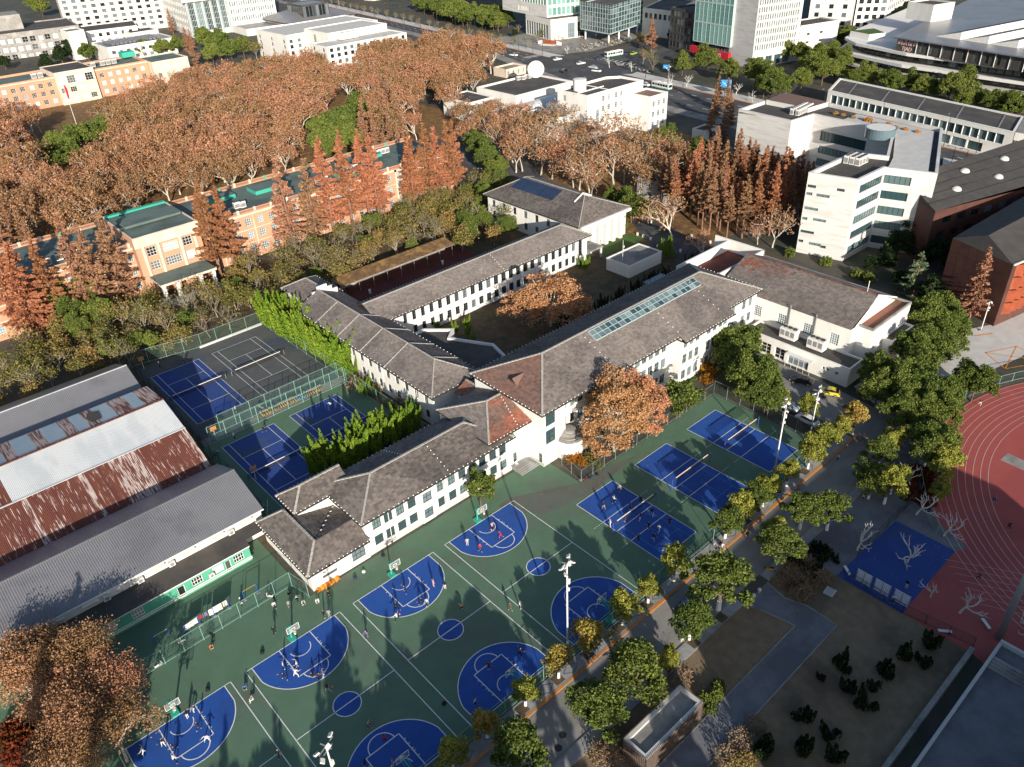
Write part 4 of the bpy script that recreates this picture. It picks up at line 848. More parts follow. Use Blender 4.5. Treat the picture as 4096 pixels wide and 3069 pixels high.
b.poly([(30.8,119.8,0),(30.8,146.4,0),(30.8,146.4,8.5),(30.8,137.5,9.7),(30.8,128.8,7.5),(30.8,119.8,4.2)]); b.poly([(30.8,146.4,0),(-14,146.4,0),(-14,146.4,8.5),(30.8,146.4,8.5)]); b.poly([(-14,119.8,0),(30.8,119.8,0),(30.8,119.8,4.1),(-14,119.8,4.1)]); b.build('wall','wall_grey',s2)
b=MB(); b.bar((-14,119.2,3.95),(31,119.2,3.95),.4,.25); b.build('gutter','blue_paint',s2)
b=MB(); b.bar((-14,137.5,9.95),(31,137.5,9.95),.5,.12); b.build('ridge_cap','roof_rust',s2); b=MB(); b.bar((-14,128.8,7.75),(31,128.8,7.75),.3,.1); b.build('lap_flashing','roof_metal_white',s2)
b=MB(); b.poly([(18.6,140,9.65),(20.4,140,9.65),(20.9,144,9.05),(19.2,145,8.95),(18.3,142.5,9.3)]); b.build('felt_patch','roof_dark',s2)
s1=thing('shed','grey metal-roofed shed below the woods, farthest from the basketball courts','shed')
sheds(s1,-14,31,[(147.6,4.4),(158,8.5),(168,4.6)],lambda k,i,n:'roof_metal',3)
b=MB(); b.poly([(30.8,148,0),(30.8,167.6,0),(30.8,167.6,4.7),(30.8,158,8.4),(30.8,148,4.5)]); b.poly([(-14,148,0),(30.8,148,0),(30.8,148,4.4),(-14,148,4.4)]); b.build('wall','wall_grey',s1)
b=MB(); b.bar((-14,158,8.62),(31,158,8.62),.3,.1); b.build('ridge_cap','roof_metal_white',s1)
# ================================================================ FAR BUILDINGS
def edgelen(P,i): return dist(P[i],P[(i+1)%len(P)])
R15=[(1.6,3.7),(5.6,7.8),(9.4,11.5)]
# ---- orange hall behind the redwoods
o2=thing('orange_hall','long three-storey orange hall with grey-green roof and lattice balustrades behind rust redwoods','building')
P=rect(6,158,209,233); L=152
hs=[h for h in grid(L,40,1.75,R15,3) if not 45<h[0]<64 and not 128<h[0]<134]
flat_building(o2,P,0,13,'wall_orange','roof_green',.1,.4,holes={0:hs},nx=3,nz=3,glass='glass_sky')
b=MB(); b.box(6,158.1,208.7,208.98,12.5,13.1); b.box(6,158,208.85,208.97,4.4,4.6); b.box(6,158,208.85,208.97,8.3,8.5); b.build('cornice','wall_cream',o2)
for i in range(30):     # lattice balustrade panels on both long edges
    for yy in (209.15,232.6):
        x=6.2+i*5.05
        if yy<220 and 50<x<70: continue
        b=MB(); 
        for zz in (13.1,13.98): b.box(x,x+4.4,yy,yy+.22,zz,zz+.16)
        for k in range(12):
            a=x+k*4.4/12; b.bar((a,yy+.11,13.25),(a+.37,yy+.11,13.98),.1,.1,0,(0,1,0)); b.bar((a+.37,yy+.11,13.25),(a,yy+.11,13.98),.1,.1,0,(0,1,0))
        o=b.build('lattice_panel','wall_corten' if 0 else 'wall_orange',o2)
        b=MB(); b.box(x+4.4,x+5.05,yy-.05,yy+.3,13.05,14.3); b.build('pillar','teal' if i%3==0 and yy>220 else 'wall_cream',o2)
for x in np.arange(12,158,10.5): b=MB(); b.box(x-.12,x+.12,208.8,208.98,0,12.5); b.build('drainpipe','wall_cream',o2)
# portico block
pb=thing('portico_block','orange projecting entrance block with cream pilasters and green-grey flat roof','building')
P=rect(51.8,69,206.2,228); hs=[(2.6,5.0,z0,z1,3,3) for z0,z1 in ((6.6,8.9),(10.4,12.8))]+[(6.6,10.8,z0,z1,6,3) for z0,z1 in ((6.6,8.9),(10.4,12.8))]+[(12.2,14.6,z0,z1,3,3) for z0,z1 in ((6.6,8.9),(10.4,12.8))]
flat_building(pb,P,0,16,'wall_orange','roof_green',.12,.3,holes={0:hs},nx=3,nz=3,glass='glass_curtain',capm='wall_cream')
b=MB(); b.box(51.7,69.1,205.9,206.18,13.4,16.02); 
for x in (53.6,57.5,63.3,67.2): b.box(x-.35,x+.35,205.85,206.18,5.2,13.4)
b.build('pilasters','wall_cream',pb); b=MB(); b.box(53,68,214,221,16.3,16.9); b.build('roof_box','roof_green',pb); b=MB(); b.box(52.2,68.6,226.6,227.9,16.1,16.6); b.build('roof_upstand','teal',pb)
pc=ob('porch',None,pb); b=MB(); b.prism(rect(53,68,198.2,206),4.7,5.3,0,1); b.build('canopy',['wall_cream','roof_green'],pc)
for x in (53.8,57.4,63.6,67.2):
    for y in (199,): b=MB(); b.box(x-.45,x+.45,y-.45,y+.45,0,4.7); b.build('column','trim_white',pc)
for k in range(5): b=MB(); b.box(52,69,196.6-k*.4+1.6-.4,198.6,.0,.75-k*.15); b.build('step','paving',pc)
ls=thing('lattice_screen','tall white pierced lattice screen wall set in the orange hall facade','screen')
b=MB()
for i in range(11): b.box(134.6+i*.42,134.7+i*.42,208.5,208.75,1,12.4)
for j in range(24):
    for i in range(10):
        if (i+j*3)%4: b.box(134.6+i*.42,135.02+i*.42,208.5,208.75,1+j*.475,1.1+j*.475)
b.build('fretwork','trim_white',ls); b=MB(); b.box(134.1,134.6,208.3,208.9,0,13); b.box(138.9,139.4,208.3,208.9,0,13); b.box(134.1,139.4,208.3,208.9,12.4,13); b.build('frame','wall_cream',ls); b=MB(); b.box(134.6,138.9,208.8,208.97,1,12.4); b.build('backing','trim_dark',ls)
for k,(x,y,w,d) in enumerate(((93,221,11,6),(80,224,8,4),(134,224,6,7),(118,214,6,4))):
    b=MB(); b.prism(rect(x,x+w,y,y+d),13,14.1,0,1); b.build('roof_hatch',['teal','roof_green'],label=['broad','narrow','tall','small'][k]+' teal-sided roof hatch on the orange hall roof',cat='roof hatch')
k=0
for x,y in ((84,215),(85.6,214.4),(110,217),(112,216.6),(113.6,216),(124,219),(126,218.4),(140,226),(141.6,226),(143.2,226),(33,214),(36,215),(40,214.5),(42,215),(46,214),(47.4,214.2)):
    chiller(x,y,13,0,'white boxy condenser unit on the grey-green roof of the orange hall','condensers on the orange hall roof')
# ---- far orange hall
o1=thing('orange_hall','far orange three-storey hall with cream centre beyond the plane tree grove','building')
P=rect(40,152,464,488); hs=[h for h in grid(112,26,2.1,R15,2) if not 64<h[0]<84]
flat_building(o1,P,0,14,'wall_orange','roof_green',.9,.4,holes={0:hs},nx=3,nz=3,glass='glass_curtain',capm='wall_orange')
P=rect(105,124,462,486); flat_building(o1,P,0,15.5,'wall_cream','roof_dark',.2,.3,holes={0:[(1+4.4*k,4.8+4.4*k,9.8,13.4,3,3) for k in range(4)]+[(1.2+4.4*k,4.2+4.4*k,5.6,8,3,3) for k in range(4)]+[(1.2+4.4*k,4.2+4.4*k,1.4,3.8,3,3) for k in range(4)]},glass='glass_curtain',wallname='centre_wall')
b=MB(); b.box(40,152,463.6,463.95,13,13.5); b.build('cornice','wall_cream',o1)
P=rect(152.3,172,458,480); flat_building(o1,P,0,13.5,'wall_cream','roof_green',.5,.4,holes={0:grid(19.7,4,2.0,R15,2)},nx=3,nz=3,glass='glass_curtain',wallname='end_wall')
for x,y in ((98,472),(101,472),(128,476),(133,476),(136,476),(139,476)): chiller(x,y,13.1,0,'white condenser block on the far orange hall roof','condensers on the far orange hall',2.4,1.6,2.4)
b=MB(); b.prism(rect(146,153,482,488),14,16.6,0); b.build('roof_cabin','teal',label='bright teal cabin on the far orange hall roof',cat='roof cabin')
# ---- white Y-shaped block
wy=thing('white_block','white four-storey block with flat pale roofs and dark square windows beyond the grove','building')
P=rect(231.6,285,412,430); R4=[(1.2,3.2),(4.6,6.6),(8,10),(11,12.9)]
flat_building(wy,P,0,14,'wall_white2','concrete_light',.4,.4,holes={0:grid(53.4,12,2.1,R4[:],1.6),3:grid(18,2,1.8,R4,3)},nx=3,nz=1,frame='frame_dark')
P=rect(232,296,458,496); flat_building(wy,P,0,15.5,'wall_white2','concrete_light',.4,.4,holes={0:grid(64,12,2.1,R4,1.6),3:grid(38,3,1.8,R4,3)},nx=3,nz=1,frame='frame_dark',wallname='rear_wall')
P=rect(244,284,430.2,457.8); flat_building(wy,P,0,17.5,'wall_white2','concrete_light',.4,.4,holes={3:[(10,13,3,15.5,3,8)]},wallname='link_wall'); P=rect(248,260,424,430.1); flat_building(wy,P,14,17.4,'wall_white2','concrete_light',.3,.3,wallname='stair_wall')
# ---- slatted office with glass atrium
so=thing('glass_office','large pale office with vertical slats and a steel-blue glazed corner','building')
P=[(235,606),(300,600),(312,690),(247,700)]
flat_building(so,P,0,46,'wall_stone','roof_dark',.5,holes={0:[(1+5.6*k,5.6+5.6*k,3.2,22,4,5) for k in range(5)]+[(31+1.75*k,32.1+1.75*k,z,z+3.4,1,1) for k in range(19) for z in (1.5,6.5,11.5,16.5,21.5)]+[(1.2+1.75*k,2.3+1.75*k,27.5,31,1,1) for k in range(17)]+[(31+1.75*k,32.1+1.75*k,z,z+3.4,1,1) for k in range(19) for z in (27.5,)],3:grid(94,20,2.6,[(z,z+2.6) for z in (4,9,14,19,24,29)],2)},depth=.5,frame='frame_steel',glass='glass',fw=.25)
b=MB(); b.prism([(232,603),(302,596.5),(302,598),(232,605)],23,25,0); b.build('band','wall_stone',so)
for k in range(6): b=MB(); a=Vector((235.4+5.58*k,605.2)); b.box(a.x-.5,a.x+.5,a.y-.9-.0-k*.5,a.y-.2-k*.5,0,22.5); b.build('steel_column','frame_steel',so)
lo=thing('low_block','low grey-roofed podium with white edge at the foot of the slatted office','building'); flat_building(lo,[(262,575),(330,565),(332,594),(264,603)],0,4.5,'wall_white2','roof_metal',.4)
# pyramidal hall
ph=thing('pyramid_hall','dark hall with grey hipped roof pierced by a glazed cube beside the avenue','building')
c=T(2,470,130,6); b=MB(); b.prism(rect(c.x-26,c.x+26,c.y-22,c.y+22),0,6,0); b.build('wall','wall_grey',ph)
pl,ln=hip(c.x-28,c.x+28,c.y-24,c.y+24,6,14,'x'); b=MB(); [b.poly(p) for p in pl]; b.build('roof','roof_metal',ph); flat_building(ph,rect(c.x-14,c.x+8,c.y-18,c.y+4),6,16,'wall_dark','roof_metal',.3,holes={0:grid(22,8,2.2,[(7,15)],.6),3:grid(22,8,2.2,[(7,15)],.6)},nx=1,nz=1,frame='frame_grey',wallname='glass_cube')
# ---- brutalist block
br=thing('concrete_block','weathered grey concrete block with deep honeycomb window bays','building')
P=[(60,642),(168,628),(174,676),(66,690)]; L=edgelen(P,0)
flat_building(br,P,-4,15.5,'wall_grey','roof_dark',.6,holes={0:grid(L,24,3.3,[(-.5,2.6),(4.2,7.4),(9.2,12.4)],.8)},nx=2,nz=2,depth=1.1,glass='glass_curtain')
b=MB(); b.prism([(80,660),(140,652),(143,676),(83,684)],15,24,0); b.build('penthouse','wall_grey',br)
for i,(x,y) in enumerate(((92,640),(101,639))):
    d=thing('satellite_dish','white satellite dish tilted on the concrete block roof','satellite dish',(x,y,15),.3*i,'dishes on the concrete block'); b=MB(); b.lathe((0,0,0),[(.2,0),(1.6,.25),(3.0,.9),(3.6,1.4)],16,cap=False); o=b.build('bowl','trim_white',d); o.rotation_euler=(1.0,0,0); o.location=(0,0,2.5); b=MB(); b.tube([(0,0,0),(0,0,2.6)],.2,6); b.build('post','metal_grey',d)
# ---- beige and white blocks on the far left
be=thing('beige_block','cream multi-storey block with bay windows behind white low roofs','building')
flat_building(be,[(176,690),(262,668),(275,730),(190,750)],0,30,'wall_beige','roof_dark',.5,holes={0:grid(88,14,3,[(z,z+2.2) for z in (3,7,11,15,19,23)],2),3:grid(60,5,2,[(z,z+2.2) for z in (5,10,15,20)],4)},nx=3,nz=1,frame='frame_dark')
wl=thing('white_block','low white hall with ribbed metal roof in front of the white laboratory','building')
flat_building(wl,rect(161,204,556,586),0,9.5,'wall_white2','roof_metal',.3,holes={0:grid(43,9,2.4,[(1.5,3.6),(5.2,7.2)],2)},nx=3,nz=1)
b=MB(); 
for i in range(12): b.box(166+i*2.6,168+i*2.6,562,580,9.4,10.3)
b.build('roof_ribs','roof_metal',wl)
wl2=thing('white_block','white three-storey laboratory with stepped dark roofs and small square windows','building')
flat_building(wl2,[(150,606),(196,598),(204,628),(156,636)],0,14,'wall_white2','roof_dark',.5,holes={0:grid(46,9,2.2,[(2,4),(6,8.2),(10,12.2)],3)},nx=3,nz=1,frame='frame_dark')
flat_building(wl2,[(187,586.2),(205,586.2),(205,604),(187,604)],0,11.5,'wall_white2','roof_dark',.4,holes={0:grid(18,3,2.6,[(7.5,9.8)],2)},wallname='porch_wall')
flat_building(wl2,[(150,590),(160,590),(160,606),(150,606)],0,17,'wall_white2','concrete',.5,wallname='tower_wall')
tb=thing('tower_block','pale tower block with coloured rooftop sign at the city edge','building'); flat_building(tb,[(70,800),(110,795),(114,830),(74,835)],0,34,'wall_stone','roof_dark',.6,holes={0:grid(40,10,2,[(z,z+2) for z in range(4,32,4)],1.5)},frame='frame_dark')
b=MB(); b.box(80,90,793,794,20,28); b.build('poster','line_orange',tb)
for i,(x,y,r) in enumerate(((425,655,.1),(455,630,.2),(470,690,.1),(500,650,.1),(435,720,.15),(520,720,.1),(560,640,.12))):
    hN=thing('villa',['small','low','distant','narrow','broad','faded','plain'][i]+' pale villa with red pitched roof among trees beyond the avenue','house',(x,y,0),r)
    b=MB(); b.prism(rect(-9,9,-6,6),0,7,0); b.build('wall','wall_white2',hN); pl,ln=hip(-10,10,-7,7,7,11,'x',4,4); b=MB(); [b.poly(p) for p in pl]; b.build('roof','roof_tile_red',hN)
    for s in (-5,0,5): b=MB(); b.box(s-.9,s+.9,-6.1,-6.02,3.6,5.4); b.build('window','glass',hN)
# ---- white teaching block with tank, black-roof hall
w4=thing('white_teaching_block','white four-storey teaching block with cylindrical rooftop tank and cross-barred windows','building')
P=[(229,214.8),(253.2,214.8),(262,214.8),(262,227),(257,231),(229,231)]; R4=[(1.4,3.6),(5.4,7.6),(9.4,11.6),(13.2,15.4)]
hs=[(s,s+1.7,z0,z1,3,3) for s in (8.4,11.6,15.8,19.0) for z0,z1 in R4]+[(5.0,7.0,2.5,10.8,3,12)]
flat_building(w4,P,0,17,'wall_white','roof_dark',.8,.4,holes={0:hs,5:[(3,4.5,z0,z1,2,2) for z0,z1 in R4]},glass='glass')
P=rect(253.2,264,203.6,214.7); flat_building(w4,P,0,13.6,'wall_white','roof_tile_mid',.6,.35,holes={0:[(s,s+1.7,z0,z1,3,3) for s in (1.4,4.6,7.8) for z0,z1 in R4[:3]]},glass='glass',wallname='east_wall')
P=rect(221.3,236,223.8,240.5); flat_building(w4,P,0,8.6,'wall_white','roof_dark',.4,.35,holes={3:[(2,3,5.6,7,1,2),(5,6,5.6,7,1,2),(9,10,5.6,7,1,2)],0:[(2,3,5.6,7,1,2),(4,5,5.6,7,1,2)]},wallname='west_wall')
b=MB(); pl,ln=hip(223,234.5,226,238,8.8,11.6,'y',3,3); [b.poly(p) for p in pl]; b.build('attic_roof','roof_metal',w4)
b=MB(); 
for i in range(8): b.poly([(224.4,228.4+i*.95,9.7),(224.4,229.2+i*.95,9.7),(227.8,229.2+i*.95,11.35),(227.8,228.4+i*.95,11.35)][::-1])
b.build('skylight_panes','glass_sky',w4)
tk=thing('water_tank','white cylindrical water tank on the teaching block roof','tank',(236.5,226,16.2)); b=MB(); b.lathe((0,0,0),[(2.6,0),(2.6,4),(2.7,4.02),(2.7,4.2),(.4,4.4)],24); b.build('drum','trim_white',tk); b=MB(); b.tube([(2.8,-.4,0),(2.8,-.4,4.6)],.05,5); b.tube([(2.8,.2,0),(2.8,.2,4.6)],.05,5); [b.bar((2.8,-.4,z),(2.8,.2,z),.04,.04) for z in np.arange(.4,4.5,.4)]; b.build('ladder','metal_grey',tk)
b=MB(); b.tube([(229,222,16.5),(246,222,16.5)],.25,8); b.tube([(243,216,16.5),(243,230,16.5)],.2,8); b.build('pipe','trim_white',label='white pipe run crossing the dark flat roof of the teaching block',cat='pipe')
bh=thing('black_roof_hall','white hall with broad dark flat roof and pale barrel canopy','building')
P=rect(235,270,262.5,289); flat_building(bh,P,0,9,'wall_white2','roof_dark',.7,.5)
b=MB(); 
for i in range(12):
    a0,a1=math.pi*i/12,math.pi*(i+1)/12; b.poly([(225,255+4.5*math.cos(a0),4.4+3*math.sin(a0)),(262,255+4.5*math.cos(a0),4.4+3*math.sin(a0)),(262,255+4.5*math.cos(a1),4.4+3*math.sin(a1)),(225,255+4.5*math.cos(a1),4.4+3*math.sin(a1))][::-1])
b.build('barrel_canopy','roof_metal_white',bh); b=MB(); b.prism(rect(225,262,250.6,259.4),0,4.3,0); b.build('canopy_base','wall_dark',bh)
sf=thing('flat_block','small white block with grey flat roof tucked among the plane trees','building'); flat_building(sf,rect(217,231,272.5,291),0,8,'wall_white2','roof_dark',.4,holes={0:grid(14,4,1.2,[(1,3),(4.5,6.5)])})
dh=thing('satellite_dish','large white satellite dish on the black-roofed hall','satellite dish',(267,283,8.6)); b=MB(); b.lathe((0,0,0),[(.2,0),(1.8,.2),(3.2,.75),(3.9,1.2)],20,cap=False); o=b.build('bowl','trim_white',dh); o.rotation_euler=(1.1,0,.75-1.57); o.location=(.4,.8,3.0); b=MB(); b.tube([(0,0,0),(.4,.8,3.4)],.25,8); b.build('mount','metal_grey',dh)
for k in range(5): chiller(258+2*k,286-1.2*(k%2),8.4,0,'white condenser unit beside the satellite dish on the black roof','condensers by the dish',1.7,1.2,1.9)
sw=thing('gate_hut','small white flat-roofed hut in the dark garden by the street','building'); flat_building(sw,rect(255.5,264,178.6,184.2),0,4.2,'wall_white','roof_dark',.35,holes={0:[(4.6,5.8,.4,2.6,1,1),(6.4,7.4,.8,2.4,1,1)]})
gd=thing('gate_house','cream gatehouse with balustraded flat roof at the campus corner','building'); g=T(3,80,600,0); flat_building(gd,rect(g.x-7,g.x+7,g.y-5,g.y+5),0,4.2,'wall_cream','concrete',.7,.4,holes={0:grid(14,4,1.4,[(1,3)])})
# ---- white zigzag lab
wz=thing('white_zigzag_block','white stone five-storey zigzag block with ribbon windows and sunken courtyard','building')
Z=[(188.7,98.8),(191.4,86.7),(204.5,86.4),(208.1,74.5),(247.9,90.6),(254.3,128),(258,148.1),(230.3,148.4),(228.3,128),(239.5,126.8),(236.2,99.9),(213.9,90.6),(211.3,98.9)]
FL=[(18-4.15*k-.0,20.2-4.15*k) for k in range(5)]
H={0:[(s,s+w,z,z+.75,2,1) for s,w,z in ((.2,2.2,18.2),(.2,1.6,16.2),(2.8,3.4,16.2),(7.6,2,18.4),(.3,3.6,12.3),(.2,1.4,9.4),(3,3.4,9.6),(.3,3.6,5.8),(.2,1.3,3),(3,3.2,2.8),(6,1.6,2.5))],
   1:[(1.5,12.9,z0,z1,9,1) for z0,z1 in FL],2:[(.25,6.8,z0,z1,5,1) for z0,z1 in FL],
   9:[(3.5,19.5,z0,z1,12,1) for z0,z1 in ((14.6,17.6),(10.6,13.0),(6.6,9.0),(2.6,5))],10:[(3,8,14.6,15.5,3,1)],7:[(10,19.5,1,9.5,4,2)]}
flat_building(wz,Z,0,22,'wall_stone','roof_dark',1.0,.7,holes=H,frame='frame_dark',glass='glass_teal',depth=.4)
sheet('roof_terrace',[(208.5,77),(246,92),(250,118),(240.5,118),(237.5,99.5),(215.5,89.5),(206.8,86.6)],21.4,'concrete_light',parent=wz)
b=MB(); b.lathe((231,101.2,21.5),[(4.2,0),(4.2,2.4),(4.35,2.45),(4.35,2.7)],28); b.build('skylight_drum','glass_sky',wz); b=MB(); b.lathe((231,101.2,24.1),[(3.9,0),(3.9,.12)],28); b.build('drum_roof','ac_white',wz)
b=MB(); b.box(229.6,231.6,129,147.4,21.2,21.4); b.build('roof_kerb','concrete',wz)
b=MB(); b.prism([(243,131),(253.5,130),(256.5,146.8),(244,147)],21.1,22.6,0,1); b.build('roof_deck',['wall_stone','roof_tile_mid'],wz)
for i in range(14): chiller(238.4+1.5*(i%7),131.8+1.9*(i//7)+.15*(i%7),21,0,'white condenser in the cluster on the zigzag block roof near the street','condensers on the zigzag block',1.2,1.2,2.0)
for i in range(9): chiller(204.5+1.7*(i%3),93.6+1.6*(i//3),21,0,'white condenser grouped on the zigzag block roof above the ribbon windows','condensers over the ribbon windows',1.4,1.3,2.2)
RG2=np.random.default_rng(3); 
# ---- strip building along the street
sb=thing('street_pavilion','long low pavilion with dark flat roof and ribbon of teal glass beside the street','building')
P=[(304.3,88),(326.5,93),(343.4,172.8),(321,165.5)]; L=edgelen(P,3)
flat_building(sb,P,0,9,'wall_white','roof_dark',.35,.8,holes={3:[(2+3.1*k,4.9+3.1*k,4.4,7.6,2,1) for k in range(24)]+[(2+6.2*k,7.6+6.2*k,.2,3.2,3,1) for k in range(11)],0:[(1,21,4.4,7.6,8,1),(3,18,.3,3.4,5,1)]},frame='frame_dark',glass='glass_teal',depth=.6)
b=MB(); b.prism([(303.6,72),(304.3,87.8),(326.5,92.8),(332,80)][::-1],6.6,9.2,0,1); b.build('entrance_slab',['wall_white2','concrete'],sb)
b=MB(); b.prism(rect(304,306,74,80),0,6.6,0); b.prism(rect(322,326,80,90),0,6.6,0); b.build('entrance_piers','wall_white2',sb)
b=MB(); 
for k in range(5): a=Vector(P[3]).lerp(Vector(P[0]),.12+.2*k); c=Vector(P[2]).lerp(Vector(P[1]),.12+.2*k); b.bar((a.x+.6,a.y,8.75),(c.x-.6,c.y,8.75),.5,.12)
b.build('roof_seams','trim_grey',sb,kind='stuff')
b=MB(); b.prism([T2(4,1560,1290),T2(4,2100,1390),T2(4,2090,1450),T2(4,1540,1430)][::-1],0,.9,0); b.build('ramp_wall','concrete_light',label='long pale concrete ramp wall along the near street lane',cat='wall')
# ---- design company block
td=thing('design_office','design office of stacked white floor bands with dark brick top storey and saw-tooth solar roof','building')
W0=[(398,196),(404,206),(430,214),(470,225),(520,60),(372,55),(377,112)][::-1]
W0=[(379,111),(371,55),(520,40),(520,225),(430,214),(404,207),(393,195),(383,165)]
for k,(z0,z1,off) in enumerate(((3.6,4.6,0),(7.6,8.9,1.0),(12.4,13.6,2.4))):
    p=inset(W0,off); b=MB(); b.prism(p,z0,z1,0,bottom=True); b.build('floor_band','trim_white' if k else 'concrete_light',td)
for k,(z0,z1,off) in enumerate(((0,3.55,5),(4.65,7.55,5.5),(8.95,12.35,6.5))):
    p=inset(W0,off); b=MB(); n=len(p)
    for i in range(n):
        A,B=p[i],p[(i+1)%n]; L=dist(A,B); hs=[(s,s+2.6,z0+.5,z1-.5,2,1) for s in np.arange(1,L-3,3.4)] if i in (5,6,7,0) and k else []
        facade(b,A,B,z0,z1,hs,.3); windows(td,A,B,hs,frame='frame_dark')
    b.build('storey_wall','wall_dark',td)
b=MB(); TP=[(375.5,113),(367,60),(520,45),(520,190),(388.5,171)]; b2=MB(); LL=edgelen(TP,4)
for i in range(5):
    A,B=TP[i],TP[(i+1)%5]; hs=[(12+5.2*k,13.6+5.2*k,14.4,18.2,1,1) for k in range(11) if 12+5.2*k<LL-3] if i==4 else []
    facade(b,A,B,13.6,19,hs,.3); windows(td,A,B,hs,frame='frame_dark')
b.build('top_storey','wall_brown' if 0 else 'wall_dark',td)
b=MB(); b.prism(inset(TP,-1.6),19,19.5,0,bottom=True); b.build('roof','roof_metal',td)
d=(Vector(TP[0])-Vector(TP[4])).normalized(); nrm=Vector((-d.y,d.x))
for k in range(10): a=Vector(TP[4])+d*(10.5+6.2*k)-nrm*.25; b=MB(); b.box(a.x-.12,a.x+.12,a.y-.12,a.y+.12,13.6,19); b.build('fin','trim_white',td)
for k in range(5):      # saw-tooth bays with rows of panels
    a=Vector(TP[4])+d*(10+13*k)+nrm*12; e=a+d*12.4; f=nrm*95
    b=MB(); b.poly([(*a,19.5),(*e,19.5),(*e,22.6)]); b.poly([(*a,19.5),(*e,22.6),(*(e+f),22.6),(*(a+f),19.5)]); b.poly([(*e,19.5),(*(e+f),19.5),(*(e+f),22.6),(*e,22.6)]); o=b.build('sawtooth_bay','trim_white',td)
    for j in range(22):
        p0=a+d*.8+nrm*(3+4.1*j); b=MB(); q=lambda s,t:(p0.x+d.x*s+nrm.x*t,p0.y+d.y*s+nrm.y*t,19.5+3.1*(s+.8)/12.4+.18)
        b.poly([q(0,0),q(10.8,0),q(10.8,3.3),q(0,3.3)]); b.build('solar_panel','solar',o)
flat_building(td,[(432,176),(446,172),(451,187),(437,191)],19.4,27,'wall_white','roof_dark',.6,.4,wallname='stair_tower')
b=MB(); b.prism(inset([(404,192),(412,188),(420,198),(408,204)],0),13.6,16.4,0,1); b.build('roof_kiosk',['trim_white','green_lawn'],td)
def text(body,size,M,m,parent=None,name='lettering'):
    cu=bpy.data.curves.new(name,'FONT'); cu.body=body; cu.size=size; cu.align_x='CENTER'; cu.extrude=.04
    o=bpy.data.objects.new('tmp',cu); COL.objects.link(o); dg=bpy.context.evaluated_depsgraph_get(); me=bpy.data.meshes.new_from_object(o.evaluated_get(dg)); bpy.data.objects.remove(o)
    me.materials.clear(); me.materials.append(MATS[m]); return ob(name,me,parent,M=M)
ang=math.atan2(d.y,d.x); up=Matrix.Rotation(math.pi/2,4,'X')
mat('sign_pink',(.8,.55,.55))
for body,zz,sz in (('同济设计',16.6,2.6),('TJAD',14.2,2.3)):
    p=Vector(TP[4])+d*5.6-nrm*.12; text(body,sz,Matrix.Translation((p.x,p.y,zz))@Matrix.Rotation(ang,4,'Z')@up,'sign_pink',td,'sign_letters')
# ---- towers at the crossroads
tr=thing('office_tower','stone office tower with green glass face and white mullioned side above the red sign','building')
P=[(374.5,236.7),(404,229.5),(411,262),(384,268)]
L0=edgelen(P,0); L3=edgelen(P,3)
hs=[(.8+1.55*k,1.75+1.55*k,z,z+2.5,1,1) for k in range(18) for z in np.arange(8.5,64,3.5)]+[(3+6*k,7.5+6*k,.4,5,2,1) for k in range(4)]
flat_building(tr,P,0,66,'wall_stone','roof_dark',1,holes={0:hs},depth=.55,frame='frame_grey',glass='glass_teal')
b=MB(); b.box(0,0.01,0,.01,0,.01)
gl=ob('glass_face',None,tr); Pg=[(377.6,253),(384,252),(389,279),(382.9,280.5)]; Lg=edgelen(Pg,3)
for i in (0,2,3):
    A,B=Pg[i],Pg[(i+1)%4]; L=dist(A,B)
    hs=[(L*k/9+.1,L*(k+1)/9-.1,z,z+9.4,1,3) for k in range(9) for z in (8.3,18.3,28.3,38.3,48.3)] if i==3 else []
    b=MB(); facade(b,A,B,8,58.5,hs,.2); b.build('frame','frame_steel',gl)
    for h in hs: windows(gl,A,B,[h],frame='frame_steel',glass='glass_green',dep=.12,name='pane')
b=MB(); b.poly([(*p,8) for p in Pg][::-1]); b.poly([(*p,58.5) for p in Pg]); b.build('soffit','wall_grey',gl)
b=MB(); b.prism([(384,254),(400,250),(404,276),(389,278)],0,60,0); b.build('core','wall_dark',tr)
hs=[(.5+2.4*k,2.5+2.4*k,5.2,7.6,2,1) for k in range(10)]; b=MB(); facade(b,(384,277),(379.5,254.5),0,8,hs,.3); b.build('mezzanine','wall_dark',tr); windows(tr,(384,277),(379.5,254.5),hs,frame='frame_grey')
sg=thing('red_shop_sign','long bright red shop fascia sign with white lettering below the green glass tower','sign')
b=MB(); b.prism([(371.6,249.2),(373.5,248.6),(381,279),(379.3,279.5)],3.2,6.4,0); b.build('board','red_paint',sg)
dv=(Vector((371.6,249.2))-Vector((379.3,279.5))).normalized(); nv=Vector((-dv.y,dv.x))
p=Vector((379.3,279.5))+dv*24.5-nv*.1; text('行',2.2,Matrix.Translation((p.x,p.y,4))@Matrix.Rotation(math.atan2(dv.y,dv.x),4,'Z')@up,'trim_white',sg,'letter')
p=Vector((379.3,279.5))+dv*11-nv*.1; b=MB(); b.tube([(p.x,p.y,4.8),(p.x-nv.x*.06,p.y-nv.y*.06,4.8)],1.0,18); b.build('round_logo','trim_white',sg)
bk=thing('dark_glass_block','dark glazed shop block standing next to the green glass tower','building'); Pb=[(386,282),(400,279),(408,300),(392,304)]; flat_building(bk,Pb,0,22,'wall_dark','roof_dark',.5,holes={3:grid(edgelen(Pb,3),7,2.6,[(z,z+2.8) for z in (2,6,10,14,18)],.5)},frame='frame_dark',glass='glass')
an2=thing('stone_annex','pale stone annex with tiny windows between the two towers','building'); flat_building(an2,[(404,229),(430,222),(434,236),(408,243)],0,17,'wall_stone','roof_dark',.5,holes={0:[(5,7,z,z+1,1,1) for z in (4,8,12)]+[(14,16,z,z+1,1,1) for z in (4,8,12)]},frame='frame_dark')
